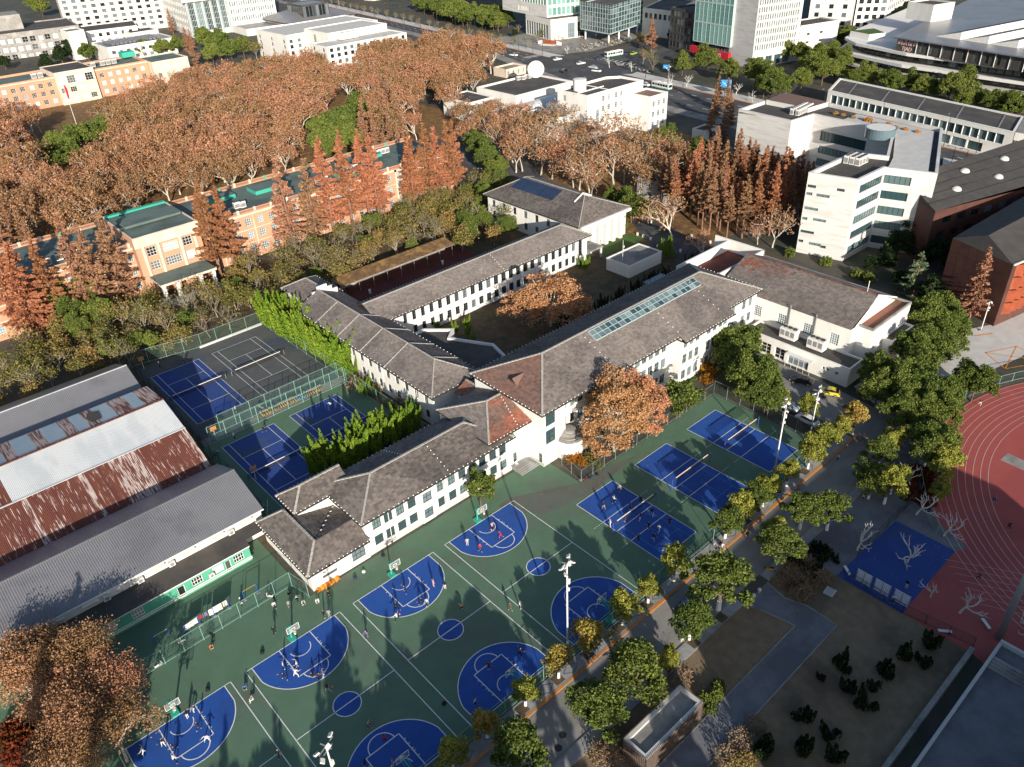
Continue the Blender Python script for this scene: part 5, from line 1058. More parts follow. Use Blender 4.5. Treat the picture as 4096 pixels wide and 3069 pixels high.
rt=thing('stone_tower','pale stone apartment tower with dark paired windows above the street trees','building')
P=[(462,258),(472,237),(494,247),(484,268)]; flat_building(rt,P,0,60,'wall_stone','roof_dark',.6,holes={0:grid(edgelen(P,0),3,2.4,[(z,z+2.3) for z in np.arange(3,57,4.4)],3),3:grid(edgelen(P,3),2,2.4,[(z,z+2.3) for z in np.arange(3,57,4.4)],3)},frame='frame_dark',depth=.4)
rw=thing('white_tower','long white residential block with shaded grid of windows running back from the stone tower','building')
P=[(494,246),(505,232),(640,262),(633,280)]; flat_building(rw,P,0,46,'wall_white2','roof_dark',.6,holes={0:grid(edgelen(P,0),4,2.6,[(z,z+2.4) for z in np.arange(3,43,4.2)],1.2),1:grid(edgelen(P,1),30,2.8,[(z,z+2.4) for z in np.arange(3,43,4.2)],1.5)},frame='frame_dark')
tl=thing('office_tower','glass and stone office tower on a white podium at the crossroads plaza','building')
P=[(371.5,380),(396,372.5),(406,405),(380,412)]; flat_building(tl,P,0,12,'wall_white2','concrete',.7,holes={3:[(1+3.2*k,3.8+3.2*k,.5,8.5,2,1) for k in range(9)],0:[(12,17,.3,9,4,3),(19,24,.3,9,4,3)]},glass='glass',frame='frame_steel',wallname='podium_wall')
P=[(376,388),(398,381),(407,412),(385,440)]; flat_building(tl,P,12,66,'wall_stone','roof_dark',.6,holes={3:grid(edgelen(P,3),8,3.4,[(13.5,17)],20)+[(24+3.1*k,26.8+3.1*k,z,z+7,1,2) for k in range(9) for z in (19,28,37,46)],0:[(1+3.2*k,3.6+3.2*k,z,z+4.4,1,2) for k in range(7) for z in np.arange(13,60,6)]},glass='glass_green',frame='frame_steel',depth=.5)
gb=thing('glass_cube','steel-framed glass cube hall raised on white columns at the crossroads plaza','building')
P=[(386.7,369.4),(382.3,340.6),(421.5,348.5),(426,377)]; H={i:[(edgelen(P,i)*k/12+.12,edgelen(P,i)*(k+1)/12-.12,z,z+2.3,2,1) for k in range(12) for z in np.arange(6.3,19.5,2.6)] for i in (0,1)}
flat_building(gb,P,5.6,20.4,'frame_steel','roof_dark',.4,holes=H,frame='frame_dark',glass='glass_teal',depth=.25)
b=MB(); b.poly([(*p,5.6) for p in P][::-1]); b.build('soffit','concrete',gb)
for x,y in ((384.5,343.5),(396,345.5),(408,348),(419,350.5),(388,366),(400,368)): b=MB(); b.tube([(x,y,0),(x,y,5.6)],.5,10); b.build('column','trim_white',gb)
wb=thing('white_corner_block','pale blue-white corner block with square shop windows behind the glass cube','building')
P=[(419,346.6),(417.3,321),(462,338.5),(464,364)]; flat_building(wb,P,0,15.5,'wall_white2','roof_dark',.6,holes={0:grid(edgelen(P,0),6,2.4,[(10,13)],2),1:grid(edgelen(P,1),8,2.6,[(10,13),(4,6)],3)},frame='frame_dark')
# ---- corten block and black sloped block on the right
ct=thing('corten_block','rust-red steel clad block with serrated fins and black folded roof','building')
P=[(181.8,45.2),(240,33),(247,58),(188,60.5)]; L=edgelen(P,0)
b=MB(); top=[15,15,17,15]; n=4
for i in range(4):
    A,B=P[i],P[(i+1)%4]; b.poly([(*A,0),(*B,0),(*B,15),(*A,15)])
b.build('wall','wall_brown',ct); b=MB(); b.poly([(P[0][0],P[0][1],15.0),(P[1][0],P[1][1],15.0),(243.5,46,20),(186.5,53,18.2)]); b.poly([(186.5,53,18.2),(243.5,46,20),(*P[2],15),(*P[3],15)]); b.poly([(*P[3],15),(*P[0],15),(186.5,53,18.2)]); b.build('roof','wall_dark',ct)
dd=(Vector(P[1])-Vector(P[0])).normalized(); nn=Vector((dd.y,-dd.x))
for r in range(4):
    for k in range(26):
        a=Vector(P[0])+dd*(1.5+2.2*k); z=2.6+3.1*r; b=MB(); q=a+dd*2.1; t=a+dd*1.9+nn*.9; b.prism([tuple(a),tuple(t),tuple(q)],z,z+2.7,0,bottom=True); b.build('fin','wall_corten',ct)
b=MB(); b.bar((P[0][0]-.1,P[0][1]-.15,15.1),(P[1][0],P[1][1]-.15,15.1),.3,.4); b.build('edge_trim','concrete_light',ct); dW=(Vector(P[0])-Vector(P[3])).normalized(); nW=Vector((dW.y,-dW.x))*-1
for i in range(6):
    for j in range(5):
        a=Vector(P[3])+dW*(.1+2.5*i); c=a+dW*2.42
        if dist(P[3],c)<edgelen(P,3)+.2: o=Vector((-dW.y,dW.x))*-.06; b=MB(); b.poly([(*(a+o),3*j+.05),(*(c+o),3*j+.05),(*(c+o),3*j+2.95),(*(a+o),3*j+2.95)]); b.build('cladding_panel','wall_brown',ct)
bl=thing('black_roof_block','dark brick block with long black sloped roof and white dome vents','building')
P=[(203,71),(262,52),(270,68),(212,84)]; b=MB()
hs=[(2+5*k+(z%3),4.8+5*k+(z%3),z,z+1.8,3,1) for k in range(11) for z in (2.5,6.5,10.5)]
for i in range(4): facade(b,P[i],P[(i+1)%4],0,14.5,hs if i==0 else []); 
windows(bl,P[0],P[1],hs,frame='frame_dark',glass='glass'); b.build('wall','wall_brown',bl)
b=MB(); b.poly([(203,71,14.5),(262,52,16),(270,68,21),(212,84,18)]); b.poly([(212,84,14),(203,71,14.5),(212,84,18)][::-1]); b.build('roof','wall_dark',bl)
for i in range(8):
    f=.06+.125*i; a=Vector((203,71,14.5)).lerp(Vector((262,52,16)),f); c=Vector((212,84,18)).lerp(Vector((270,68,21)),f); p=a.lerp(c,.35 if i%2 else .7); b=MB(); b.lathe((p.x,p.y,p.z-.1),[(1.3,0),(1.15,.5),(.7,.85),(.1,1)],14); b.build('dome_vent','concrete_light',bl,smooth=True)
for k in range(4):
    b=MB(); b.bar(Vector((203,71,14.6)).lerp(Vector((212,84,18.1)),.2+.2*k),Vector((262,52,16.1)).lerp(Vector((270,68,21.1)),.2+.2*k),.25,.2); b.build('roof_rib','trim_dark',bl)
# ---- left edge houses
for i,(tx,ty,w,d_,hh,lab) in enumerate(((20,1240,14,30,5,'long white house with pale roof at the grove edge'),(120,1380,12,26,5,'white shed-like house with grey roof near the dark evergreens'),(60,1520,10,12,4,'small white hut with a single dark window beside rusty redwoods'))):
    p=T(1,tx,ty,0); hN=thing('house',lab,'house'); flat_building(hN,rect(p.x-w/2,p.x+w/2,p.y-d_/2,p.y+d_/2),0,hh,'wall_white2','roof_metal',.2,holes={0:[(w/2-.8,w/2+.8,1,3,1,1)]},frame='frame_dark')
# ---- slatted kiosk by the lawn
kx=thing('slatted_kiosk','long brown slatted kiosk with white-rimmed concrete roof beside the lawn path','building')
P=rect(44.2,54.8,31.2,34.5); b=MB()
for i in range(4): facade(b,P[i],P[(i+1)%4],0,3.5)
b.build('wall','wall_dark',kx); r=MB(); r.poly([(p[0],p[1],3.15) for p in inset(P,.3)]); r.build('roof','concrete',kx)
q=inset(P,-.12); qi=inset(P,.38); b=MB()
for i in range(4): j=(i+1)%4; b.poly([(*q[i],3.65),(*q[j],3.65),(*qi[j],3.65),(*qi[i],3.65)]); b.poly([(*q[i],3.4),(*q[j],3.4),(*q[j],3.65),(*q[i],3.65)]); b.poly([(*qi[j],3.1),(*qi[i],3.1),(*qi[i],3.65),(*qi[j],3.65)])
b.build('rim','concrete_light',kx); bs=MB(); bs.box(-.05,.05,-.07,.07,.05,3.75); sm=bs.mesh('slat',['wall_grey']); mat('slat_brown',(.12,.09,.075),(.16,.12,.1),2); sm.materials[0]=MATS['slat_brown']
for i in range(4):
    A=Vector(q[i]); B=Vector(q[(i+1)%4]); n=int((B-A).length/.24)
    for k in range(n+1): p=A.lerp(B,k/n); ob('slat',sm,kx,M=Matrix.Translation((p.x,p.y,0)))
# ---- raised terrace with wall, bottom right
tw=thing('terrace_wall','long low brown stone wall bounding the dry lawn below the raised terrace','wall'); b=MB(); b.box(30,88.9,12.0,12.6,0,1.2); b.build('coping','concrete',tw)
te=thing('raised_terrace','raised blue-grey concrete terrace with white edge railing and worn steps','terrace'); b=MB(); b.prism(rect(40,91.5,-30,9.8),0,1.6,0); b.build('slab','paving_dark',te)
b=MB(); b.box(40,91.5,9.75,10.15,0,2.0); b.box(91.4,91.8,-30,10.1,0,2.3); b.build('parapet','concrete_light',te)
for k in range(4): b=MB(); b.box(86.6+k*.5,87.1+k*.5,-30,9.7,1.6,1.72+.12*k); b.build('step','concrete',te)
# ================================================================ TREES
def nrm3(v): return v/np.linalg.norm(v)
def grow(rng,p,d,L,r,lv,spec,out,tips):
    pts=[p.copy()]; n=3
    for i in range(n):
        d=nrm3(d+rng.normal(0,spec['wob'],3)+np.array([0,0,spec['up'][lv]])); p=p+d*L/n; pts.append(p.copy())
    last=lv==len(spec['n'])
    out.append((np.array(pts),np.linspace(r,r*(.35 if last else .62),n+1)))
    if last: tips.append(pts[-1]); tips.append((pts[-2]+pts[-1])/2); return
    k=spec['n'][lv]
    for i in range(k):
        t=1.0 if i==0 else rng.uniform(spec['from'][lv],1.0); j=min(int(t*n),n-1); q=pts[j]+(pts[j+1]-pts[j])*(t*n-j)
        a=2*math.pi*(i/k)+rng.uniform(-.5,.5); x=np.cross(d,[.3,.2,1.]); x=nrm3(x) if np.linalg.norm(x)>.05 else np.array([1.,0,0]); y=np.cross(d,x)
        s=spec['spread'][lv]*rng.uniform(.75,1.25); e=nrm3(d+(x*math.cos(a)+y*math.sin(a))*s)
        grow(rng,q,e,L*spec['len'][lv]*rng.uniform(.8,1.2),r*spec['rr'][lv],lv+1,spec,out,tips)
def tubes_np(br,n=5):
    V=[];Q=[];k=0
    for pts,rr in br:
        m=len(pts)
        for i in range(m):
            d=nrm3(pts[min(i+1,m-1)]-pts[max(i-1,0)]); u=np.array([0,0,1.]) if abs(d[2])<.9 else np.array([1.,0,0]); x=nrm3(np.cross(d,u)); y=np.cross(x,d)
            for j in range(n): a=2*math.pi*j/n; V.append(pts[i]+(x*math.cos(a)+y*math.sin(a))*rr[i])
        for i in range(m-1):
            for j in range(n): Q.append((k+i*n+j,k+i*n+(j+1)%n,k+(i+1)*n+(j+1)%n,k+(i+1)*n+j))
        k+=m*n
    return np.array(V),np.array(Q)
def leaves_np(rng,C,size,asp=1.0,axis=None,jit=.35,droop=None):
    """one quad per centre, random orientation (or lying along axis)"""
    N=len(C); s=size*(1+rng.uniform(-jit,jit,N))[:,None]
    if axis is None: a=rng.normal(0,1,(N,3))
    else: a=axis+rng.normal(0,.35,(N,3))
    a/=np.linalg.norm(a,axis=1)[:,None]; b=rng.normal(0,1,(N,3)); b-=a*(a*b).sum(1)[:,None]; b/=np.linalg.norm(b,axis=1)[:,None]
    a=a*s*.5*asp; b=b*s*.5
    V=np.stack([C-a-b*.6,C-a*.2+b*.9,C+a+b*.25,C+a*.3-b*.9],1).reshape(-1,3); Q=np.arange(4*N).reshape(N,4); return V,Q
PROTO={}
def proto(kind,parts):
    root=ob(kind,None); 
    for nm,me in parts: ob(nm,me,root)
    remember(root); PROTO.setdefault(kind,[]).append(root); return root
def plane_tree(seed,leaf,perTip,ls,H=13,bark='bark_plane',spr=.5):
    rng=np.random.default_rng(seed); out=[];tips=[]
    spec=dict(n=[4,3,3,2],spread=[.75,.75,.8,.8],len=[1.15,.72,.66,.62],rr=[.6,.62,.6,.55],up=[.0,.16,.12,.06,.02],wob=.13,**{'from':[.8,.45,.35,.3]})
    grow(rng,np.zeros(3),np.array([0,0,1.]),3.2,.3,0,spec,out,tips)
    tips=np.array(tips); sc=H/tips[:,2].max(); tips*=sc; out=[(p*sc,r*sc) for p,r in out]
    V,Q=tubes_np(out,5); parts=[('trunk',fastmesh('trunk',V,Q,[bark]))]
    if perTip:
        C=np.repeat(tips,perTip,0)+rng.normal(0,spr,(len(tips)*perTip,3)); V,Q=leaves_np(rng,C,ls); parts.append(('crown',fastmesh('crown',V,Q,[leaf])))
    return parts
for s in range(6): proto('plane_far',plane_tree(100+s,'leaf_plane',18,.44,13,spr=.55))
for s in range(3): proto('plane_thin',plane_tree(130+s,'leaf_plane',6,.5,15,spr=.6))
for s in range(2): proto('plane_near',plane_tree(150+s,'leaf_plane_warm',42,.33,11,spr=.62))
for s in range(2): proto('plane_close',plane_tree(160+s,'leaf_plane',66,.21,9,spr=.6))
for s in range(3): proto('bare_grey',plane_tree(170+s,'leaf_mixed',1+s,.32,8,'bark_grey',.5))
def redwood(seed,leaf,H=20,R=3.0,N=5200,ls=.42,bare=.12,dens=1.0):
    rng=np.random.default_rng(seed); out=[(np.array([[0,0,0],[0,0,H*.4],[.1,0,H*.75],[.15,.05,H*.98]]),np.array([.34,.24,.13,.03]))]; C=[];A=[]
    nb=int(95*dens)
    for i in range(nb):
        t=bare+(1-bare)*(i+rng.uniform(0,1))/nb; z=H*t; a=rng.uniform(0,2*math.pi); prof=min(1,(t-bare)/.12+.45)*(1-((t-bare)/(1-bare))**1.25)
        L=R*prof*rng.uniform(.75,1.15)+.15; d=np.array([math.cos(a),math.sin(a),.18-.1*rng.uniform()]); p0=np.array([.1*t,0,z]); p1=p0+d*L*.55; p2=p0+d*L+np.array([0,0,-.06*L]); out.append((np.array([p0,p1,p2]),np.array([.05,.035,.012])*(1.4-t)))
        m=max(6,int(N/nb*2*prof)); u=rng.uniform(.12,1.05,m)**.8; C.append(p0+(p2-p0)*u[:,None]+rng.normal(0,.22,(m,3))*np.array([1,1,.8])*(.5+.6*(1-u))[:,None]); A.append(np.repeat(nrm3(d)[None],m,0))
    C=np.concatenate(C);A=np.concatenate(A); V,Q=tubes_np(out,5); p=[('trunk',fastmesh('trunk',V,Q,['bark_red']))]; V,Q=leaves_np(rng,C,ls,1.5,A*.6); p.append(('crown',fastmesh('crown',V,Q,[leaf]))); return p
for s in range(4): proto('redwood',redwood(200+s,'leaf_redwood',19,3.7,7000,.34))
for s in range(3): proto('redwood_dull',redwood(210+s,'leaf_redwood_dull',18,3.2,3000,.34))
for s in range(2): proto('redwood_tall',redwood(220+s,'leaf_redwood',20,3.7,6500,.34,.18))
for s in range(3): proto('redwood_grove',redwood(230+s,'leaf_redwood' if s==1 else 'leaf_redwood_dull',20,2.6,2400,.38,.34))
def camphor(seed,leaf,R=3.2,Hc=3.6,trunk=2.2,nc=46,per=130,ls=.3,cr=.95,bark='bark_brown',wash=False):
    rng=np.random.default_rng(seed); D=rng.normal(0,1,(nc,3)); D/=np.linalg.norm(D,axis=1)[:,None]; D[:,2]=np.abs(D[:,2])*1.25-.32; az=np.arctan2(D[:,1],D[:,0]); lob=1+.2*np.sin(2*az+seed)+.16*np.sin(3*az+seed*1.7)+.12*np.cos(5*D[:,2]+seed); D=D*lob[:,None]
    rr=rng.uniform(.5,1.0,nc)**.5; C=D*rr[:,None]*np.array([R-cr*.7,R-cr*.7,Hc-cr*.5])*rng.uniform(.82,1.1,nc)[:,None]; C[:,2]+=trunk+Hc*.38
    out=[(np.array([[0,0,0],[.05,0,trunk*.6],[0,.05,trunk+Hc*.4]]),np.array([.2,.16,.1]))]
    for c in C[::3]: out.append((np.array([[0,0,trunk*.8],np.array([0,0,trunk])*.5+c*.5,c]),np.array([.09,.06,.02])))
    V,Q=tubes_np(out,6); p=[('trunk',fastmesh('trunk',V,Q,[bark]))]
    rc=cr*rng.uniform(.45,1.25,nc); dd=rng.normal(0,1,(nc,per,3)); dd/=np.linalg.norm(dd,axis=2)[:,:,None]; dd[:,:,2]=np.where(dd[:,:,2]<-.3,-dd[:,:,2],dd[:,:,2])
    L=(C[:,None,:]+dd*rc[:,None,None]*rng.uniform(.5,1.12,(nc,per))[:,:,None]*np.array([1,1,.75])).reshape(-1,3); V,Q=leaves_np(rng,L,ls,1.1,dd.reshape(-1,3)*0+rng.normal(0,1,(nc*per,3))); p.append(('crown',fastmesh('crown',V,Q,[leaf])))
    if wash: b=MB(); b.tube([(0,0,0),(.02,0,1.15)],[.23,.19],8); p.append(('whitewash_band',b.mesh('whitewash_band',['whitewash'])))
    return p
for s in range(4): proto('camphor',camphor(300+s,'leaf_camphor',3.9,4.2,2.4,70,210,.26,1.05))
for s in range(4): proto('street_tree',camphor(320+s,'leaf_camphor_yellow',2.3,2.5,2.3,36,170,.2,.72,wash=True))
for s in range(2): proto('street_tree_orange',camphor(340+s,'leaf_orange_tip',2.3,2.4,2.3,30,95,.25,.75,wash=True))
for s in range(2): proto('street_tree_dark',camphor(345+s,'leaf_camphor',2.6,2.9,2.2,44,210,.18,.8,wash=True))
for s in range(3): proto('evergreen',camphor(350+s,'leaf_camphor',5.2,5.4,3,80,110,.55,1.5))
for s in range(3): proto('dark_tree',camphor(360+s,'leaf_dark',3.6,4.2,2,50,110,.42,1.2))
for s in range(5): proto('mixed_tree',plane_tree(370+s,'leaf_mixed',(8,4,9,3,6)[s],.42,(7,7.5,6,8,6.5)[s],'bark_grey',.6))
for s in range(2): proto('plane_round',camphor(390+s,'leaf_plane_warm',6.2,5.2,2.6,150,170,.19,1.15,'bark_plane'))
for s in range(2): proto('plane_oval',camphor(394+s,'leaf_plane_warm',5.0,7.2,2.4,150,150,.19,1.05,'bark_plane'))
for s in range(2): proto('magnolia',camphor(380+s,'leaf_camphor',2.9,3.6,2.0,55,95,.34,.8))
def juniper(seed,H=4.6,leaf='leaf_juniper',N=3600,W=.95,ls=.12):
    rng=np.random.default_rng(seed); C=[];A=[]
    for f in range(9):
        a=rng.uniform(0,2*math.pi); r=W*rng.uniform(.1,.75); base=np.array([r*math.cos(a),r*math.sin(a),rng.uniform(.15,.5)*H*(.3 if f else 0)]); h=H*rng.uniform(.5,.95) if f else H
        lean=np.array([math.cos(a)*.25,math.sin(a)*.25,1.]); n=N//9; t=rng.uniform(0,1,n)**.85; rad_=.42*W*np.where(t<.2,t/.2,(1-t)/.8)**.8+.03; th=rng.uniform(0,2*math.pi,n)
        c=base+lean*(t*(h-base[2]))[:,None]; o=np.stack([np.cos(th),np.sin(th),np.zeros(n)],1); C.append(c+o*rad_[:,None]*rng.uniform(.75,1.05,n)[:,None]); A.append(o*.35+np.array([0,0,1.]))
    C=np.concatenate(C);A=np.concatenate(A); V,Q=leaves_np(rng,C,ls,1.9,A); b=MB(); b.tube([(0,0,0),(0,0,H*.7)],[.1,.03],6); return [('trunk',b.mesh('trunk',['bark_brown'])),('crown',fastmesh('crown',V,Q,[leaf]))]
for s in range(4): proto('juniper',juniper(400+s))
for s in range(2): proto('juniper_dark',juniper(410+s,leaf='leaf_dark'))
for s in range(2): proto('dark_shrub',juniper(420+s,2.6,'leaf_dark',900,1.2,.22))
def cedar(seed,leaf='leaf_cedar',H=13,R=4.2):
    rng=np.random.default_rng(seed); out=[(np.array([[0,0,0],[0,0,H*.5],[0,0,H]]),np.array([.3,.2,.03]))]; C=[];A=[]
    for i in range(60):
        t=.08+.92*i/60; a=rng.uniform(0,6.28); L=R*(1-t)**.8*rng.uniform(.8,1.15)+.2; d=np.array([math.cos(a),math.sin(a),.05]); p0=np.array([0,0,H*t]); p2=p0+d*L-np.array([0,0,.08*L]); out.append((np.array([p0,(p0+p2)/2,p2]),np.array([.06,.04,.01])))
        m=int(30+60*(1-t)); u=rng.uniform(.2,1,m); side=np.array([-math.sin(a),math.cos(a),0]); C.append(p0+(p2-p0)*u[:,None]+side*(rng.normal(0,.3,m)*(1-u*.5)*L*.35)[:,None]+rng.normal(0,.06,(m,3))); A.append(np.repeat((d+side*0)[None],m,0))
    V,Q=tubes_np(out,5); C=np.concatenate(C); A=np.concatenate(A); p=[('trunk',fastmesh('trunk',V,Q,['bark_brown']))]; V,Q=leaves_np(rng,C,.5,1.3,A); p.append(('crown',fastmesh('crown',V,Q,[leaf]))); return p
proto('cedar',cedar(500)); proto('cedar',cedar(501))
def pollard(seed,bark='bark_white',H=5.0):
    rng=np.random.default_rng(seed); out=[];tips=[]
    spec=dict(n=[4,3,2,3],spread=[1.2,.7,.8,.8],len=[1.1,.55,.5,.5],rr=[.62,.62,.6,.45],up=[0,.12,.16,.15,.1],wob=.2,**{'from':[.8,.4,.3,.3]})
    grow(rng,np.zeros(3),np.array([.05,.05,1.]),2.2,.24,0,spec,out,tips); sc=H/max(t[2] for t in tips); out=[(p*sc,r*sc) for p,r in out]; V,Q=tubes_np(out,6); return [('trunk',fastmesh('trunk',V,Q,[bark]))]
for s in range(4): proto('pollard',pollard(600+s))
def shrub(seed,leaf,R=1.0,H=1.2,N=900,ls=.2,twig=0):
    rng=np.random.default_rng(seed); d=rng.normal(0,1,(N,3)); d/=np.linalg.norm(d,axis=1)[:,None]; d[:,2]=np.abs(d[:,2]); lump=1+.25*np.sin(3*d[:,0]*4+seed)*np.cos(5*d[:,1]); C=d*(lump*rng.uniform(.55,1,N)**.5)[:,None]*np.array([R,R,H]); V,Q=leaves_np(rng,C,ls)
    out=[]; 
    for i in range(10): a=rng.uniform(0,6.28); out.append((np.array([[0,0,0],[R*.4*math.cos(a),R*.4*math.sin(a),H*.5],[R*.8*math.cos(a),R*.8*math.sin(a),H*rng.uniform(.6,1.1)]]),np.array([.04,.03,.01])))
    Vt,Qt=tubes_np(out,4); return [('stems',fastmesh('stems',Vt,Qt,['bark_grey' if twig else 'bark_brown'])),('foliage',fastmesh('foliage',V,Q,[leaf]))]
for s in range(3): proto('green_shrub',shrub(700+s,'leaf_camphor'))
for s in range(3): proto('brown_shrub',shrub(710+s,'leaf_mixed',1.3,1.4,500,.22,1))
for s in range(2): proto('red_shrub',shrub(720+s,'leaf_redshrub',1.6,1.3,900,.24))
for s in range(3): proto('twig_shrub',shrub(730+s,'twig',1.6,1.9,600,.16,1))
for s in range(2): proto('ochre_shrub',shrub(740+s,'leaf_ochre',1.4,1.8,900,.24))
for s in range(2): proto('dry_grass',shrub(750+s,'grass_dry',1.1,.9,500,.3))
for v in PROTO.values():
    for r in v: 
        for c in list(r.children): COL.objects.unlink(c)
        COL.objects.unlink(r)
def tree(kind,x,y,s=1.0,label=None,cat='tree',group=None,name=None,z=0,sz=None,rz=None):
    ps=PROTO[kind]; p=ps[R_.randrange(len(ps))]; r=copy_tree(p,None,LOC(x,y,z,R_.uniform(0,6.28) if rz is None else rz,s,(sz or s)*R_.uniform(.9,1.1),R_.uniform(.85,1.12))); r.name=name or kind+'_tree'
    r['label']=label; r['category']=cat
    if group: r['group']=group
    return r
def inpoly(x,y,P):
    c=False
    for i in range(len(P)):
        (x0,y0),(x1,y1)=P[i-1][:2],P[i][:2]
        if (y0>y)!=(y1>y) and x<(x1-x0)*(y-y0)/(y1-y0)+x0: c=not c
    return c
CMI=(Matrix.Translation((0,0,CH))@CM).inverted()
def pix(p):
    q=CMI@Vector(p); return (2048+FPX*q.x/-q.z,1534.5-FPX*q.y/-q.z) if q.z<0 else (-9e9,0)
def scatter(P,sp,fn,jit=.35,m=220,hz=6,excl=(),xp=()):
    xs=[p[0] for p in P]; ys=[p[1] for p in P]; row=0; y=min(ys)
    while y<max(ys):
        x=min(xs)+(row%2)*sp/2
        while x<max(xs):
            a=x+R_.uniform(-jit,jit)*sp; c=y+R_.uniform(-jit,jit)*sp
            if inpoly(a,c,P) and not any(inpoly(a,c,e) for e in excl):
                u,v=pix((a,c,hz))
                if -m<u<4096+m and -m<v<3069+m and not any(inpoly(*pix((a,c,h)),e) for e in xp for h in (3,8,12)): fn(a,c)
            x+=sp
        y+=sp*.9; row+=1
def TY(n,x,y,Y):      # pixel -> point on the vertical plane y=Y
    d=T(n,x,y,0)-Vector((0,0,CH)); t=Y/d.y; return (d.x*t,CH+d.z*t)
# ---- the plane grove between the orange halls
EV1=[T2(1,250,1330,4),T2(1,480,1120,4),T2(1,920,960,4),T2(1,920,1080,4),T2(1,560,1200,4),T2(1,460,1380,4)]
EV2=[T2(2,450,1180,2),T2(2,440,1060,2),T2(2,680,900,2),T2(2,850,880,2),T2(2,1000,1000,2),T2(2,1180,1140,2),T2(2,860,1170,2)]
GR=[(20,259),(168,259),(186,268),(206,300),(214,300),(236,298),(285,335),(318,388),(300,406),(228,406),(214,428),(160,424),(130,420),(112,400),(92,408),(76,440),(40,440)]
zz=lambda n,L:[(TO[n][0]+x*1100/2212,TO[n][1]+y*800/1609) for x,y in L]
XP=(zz(1,[(250,1400),(250,1200),(470,1010),(900,950),(930,1080),(600,1150),(470,1400)]),zz(2,[(440,1230),(430,1050),(660,890),(830,790),(960,770),(1000,900),(1030,1020),(1030,1230)]),zz(2,[(500,360),(900,300),(900,470),(620,560)]))
scatter(GR,11.2,lambda x,y:tree('plane_far',x,y,R_.uniform(.95,1.25),'rust-brown plane tree in the dense grove between the two orange halls',group='plane trees of the grove',name='plane_tree'),excl=(EV1,),xp=XP)
scatter(EV1,8,lambda x,y:tree('evergreen',x,y,R_.uniform(.8,1.05),'dark green evergreen in the left clump inside the brown grove by the flagpole',group='evergreens by the flagpole',name='evergreen_tree'),hz=4)
for tx,ty,s in ((560,1010,1.0),(650,970,1.1),(740,950,1.1),(760,1060,1.1),(640,1090,1.05),(540,1110,.9),(810,960,1.0),(890,830,1.25),(930,900,1.0),(700,1130,.9),(820,1080,.9),(600,1180,.8)):
    p=T(2,tx,ty,6); tree('evergreen',p.x,p.y,s,'bright green camphor in the clump standing behind the orange hall roof',group='camphors behind the orange hall',name='evergreen_tree')
# ---- plane trees between auditorium and teaching block, then along the lane
PT=[(0,1230,2),(130,1390,0),(180,1380,0),(330,1410,0),(420,1440,0),(300,1180,4),(590,1510,0),(640,1540,0),(720,1560,0),(480,1300,3),(560,1350,0),(800,1260,4),(900,1330,4),(1000,1380,4),(1110,1300,4),(1220,1370,4),(1340,1380,4),(1450,1330,4),(1080,1540,0),(1180,1590,0),(1330,1600,0),(920,1450,3),(760,1430,3),(640,1250,4),(200,1150,4),(100,1200,5),(1000,1200,4),(880,1180,4),(680,1130,4),(560,1080,4),(420,1080,4),(250,1050,4),(100,1040,4)]
for i,(tx,ty,h) in enumerate(PT):
    p=T(3,tx,ty,h); tree('plane_far' if i%3==1 else 'plane_thin',p.x,p.y,R_.uniform(.85,1.1),'pale-trunked plane tree with thinning brown leaves in front of the white teaching block',group='plane trees by the teaching block',name='plane_tree')
for tx,ty,s in ((1600,790,.95),(1700,880,.95),(1880,940,.9),(2000,1010,.9),(2090,930,.9),(2160,1040,.9),(1960,860,.9),(1760,1010,.9),(2180,900,.9)):
    p=T(2,tx,ty,8); tree('plane_far',p.x,p.y,s,'brown plane tree leaning round the small flat-roofed white block',group='plane trees round the flat block',name='plane_tree')
for tx,ty,k,s,lab in ((1385,520,'plane_thin',.85,'tall pale plane tree at the lane kerb facing the clipped round juniper'),(1625,675,'plane_thin',.6,'small forked plane tree with white trunk on the lane kerb'),(735,165,'plane_thin',.55,'small brown plane tree by the auditorium roof panels'),(2190,585,'plane_thin',.8,'pale plane tree with brown leaves at the foot of the white zigzag block'),(2070,560,'plane_thin',.5,'little plane tree among palms beside the redwood grove')):
    p=T(7,tx,ty,0); tree(k,p.x,p.y,s,lab,name='plane_tree')
# ---- dawn redwoods
RW=[T2(3,1480,1560,0),T2(4,330,1590,0),T2(4,440,1440,4),T2(4,560,1200,6),T2(4,560,1080,10),T2(4,60,1230,6),T2(3,1900,1330,6),T2(3,1560,1330,6)]
scatter([(182,112),(206,106),(224,118),(226,146),(206,150),(186,146)],4.6,lambda x,y:tree('redwood_grove',x,y,R_.uniform(.72,.98),'rust-orange dawn redwood with bare lower trunk in the grove before the zigzag block',group='redwood grove by the zigzag block',name='dawn_redwood'),jit=.3)
for tx,ty,h in ((1760,730,8),(1830,760,8),(1740,830,8),(1700,960,8),(1850,900,8),(1800,1040,8)):
    p=T(3,tx,ty,h); tree('redwood_dull',p.x,p.y,.85,'dull brown redwood standing in the shade at the corner of the zigzag block',group='redwoods at the zigzag corner',name='dawn_redwood')
for k,(tx,ty) in enumerate(((2,1220),(2,0))[:0]): pass
tops=[(2,545,1130),(2,710,1085),(2,870,1115),(2,945,1085),(2,1290,1045),(2,1400,990),(2,1480,1015),(2,1565,1000),(2,1665,1030),(2,1240,1060),(2,200,1260),(2,415,1240),(5,1565,10),(5,1710,60),(5,735,225),(5,565,305),(5,465,350),(5,250,540),(5,40,600),(5,0,450),(5,-80,560)]
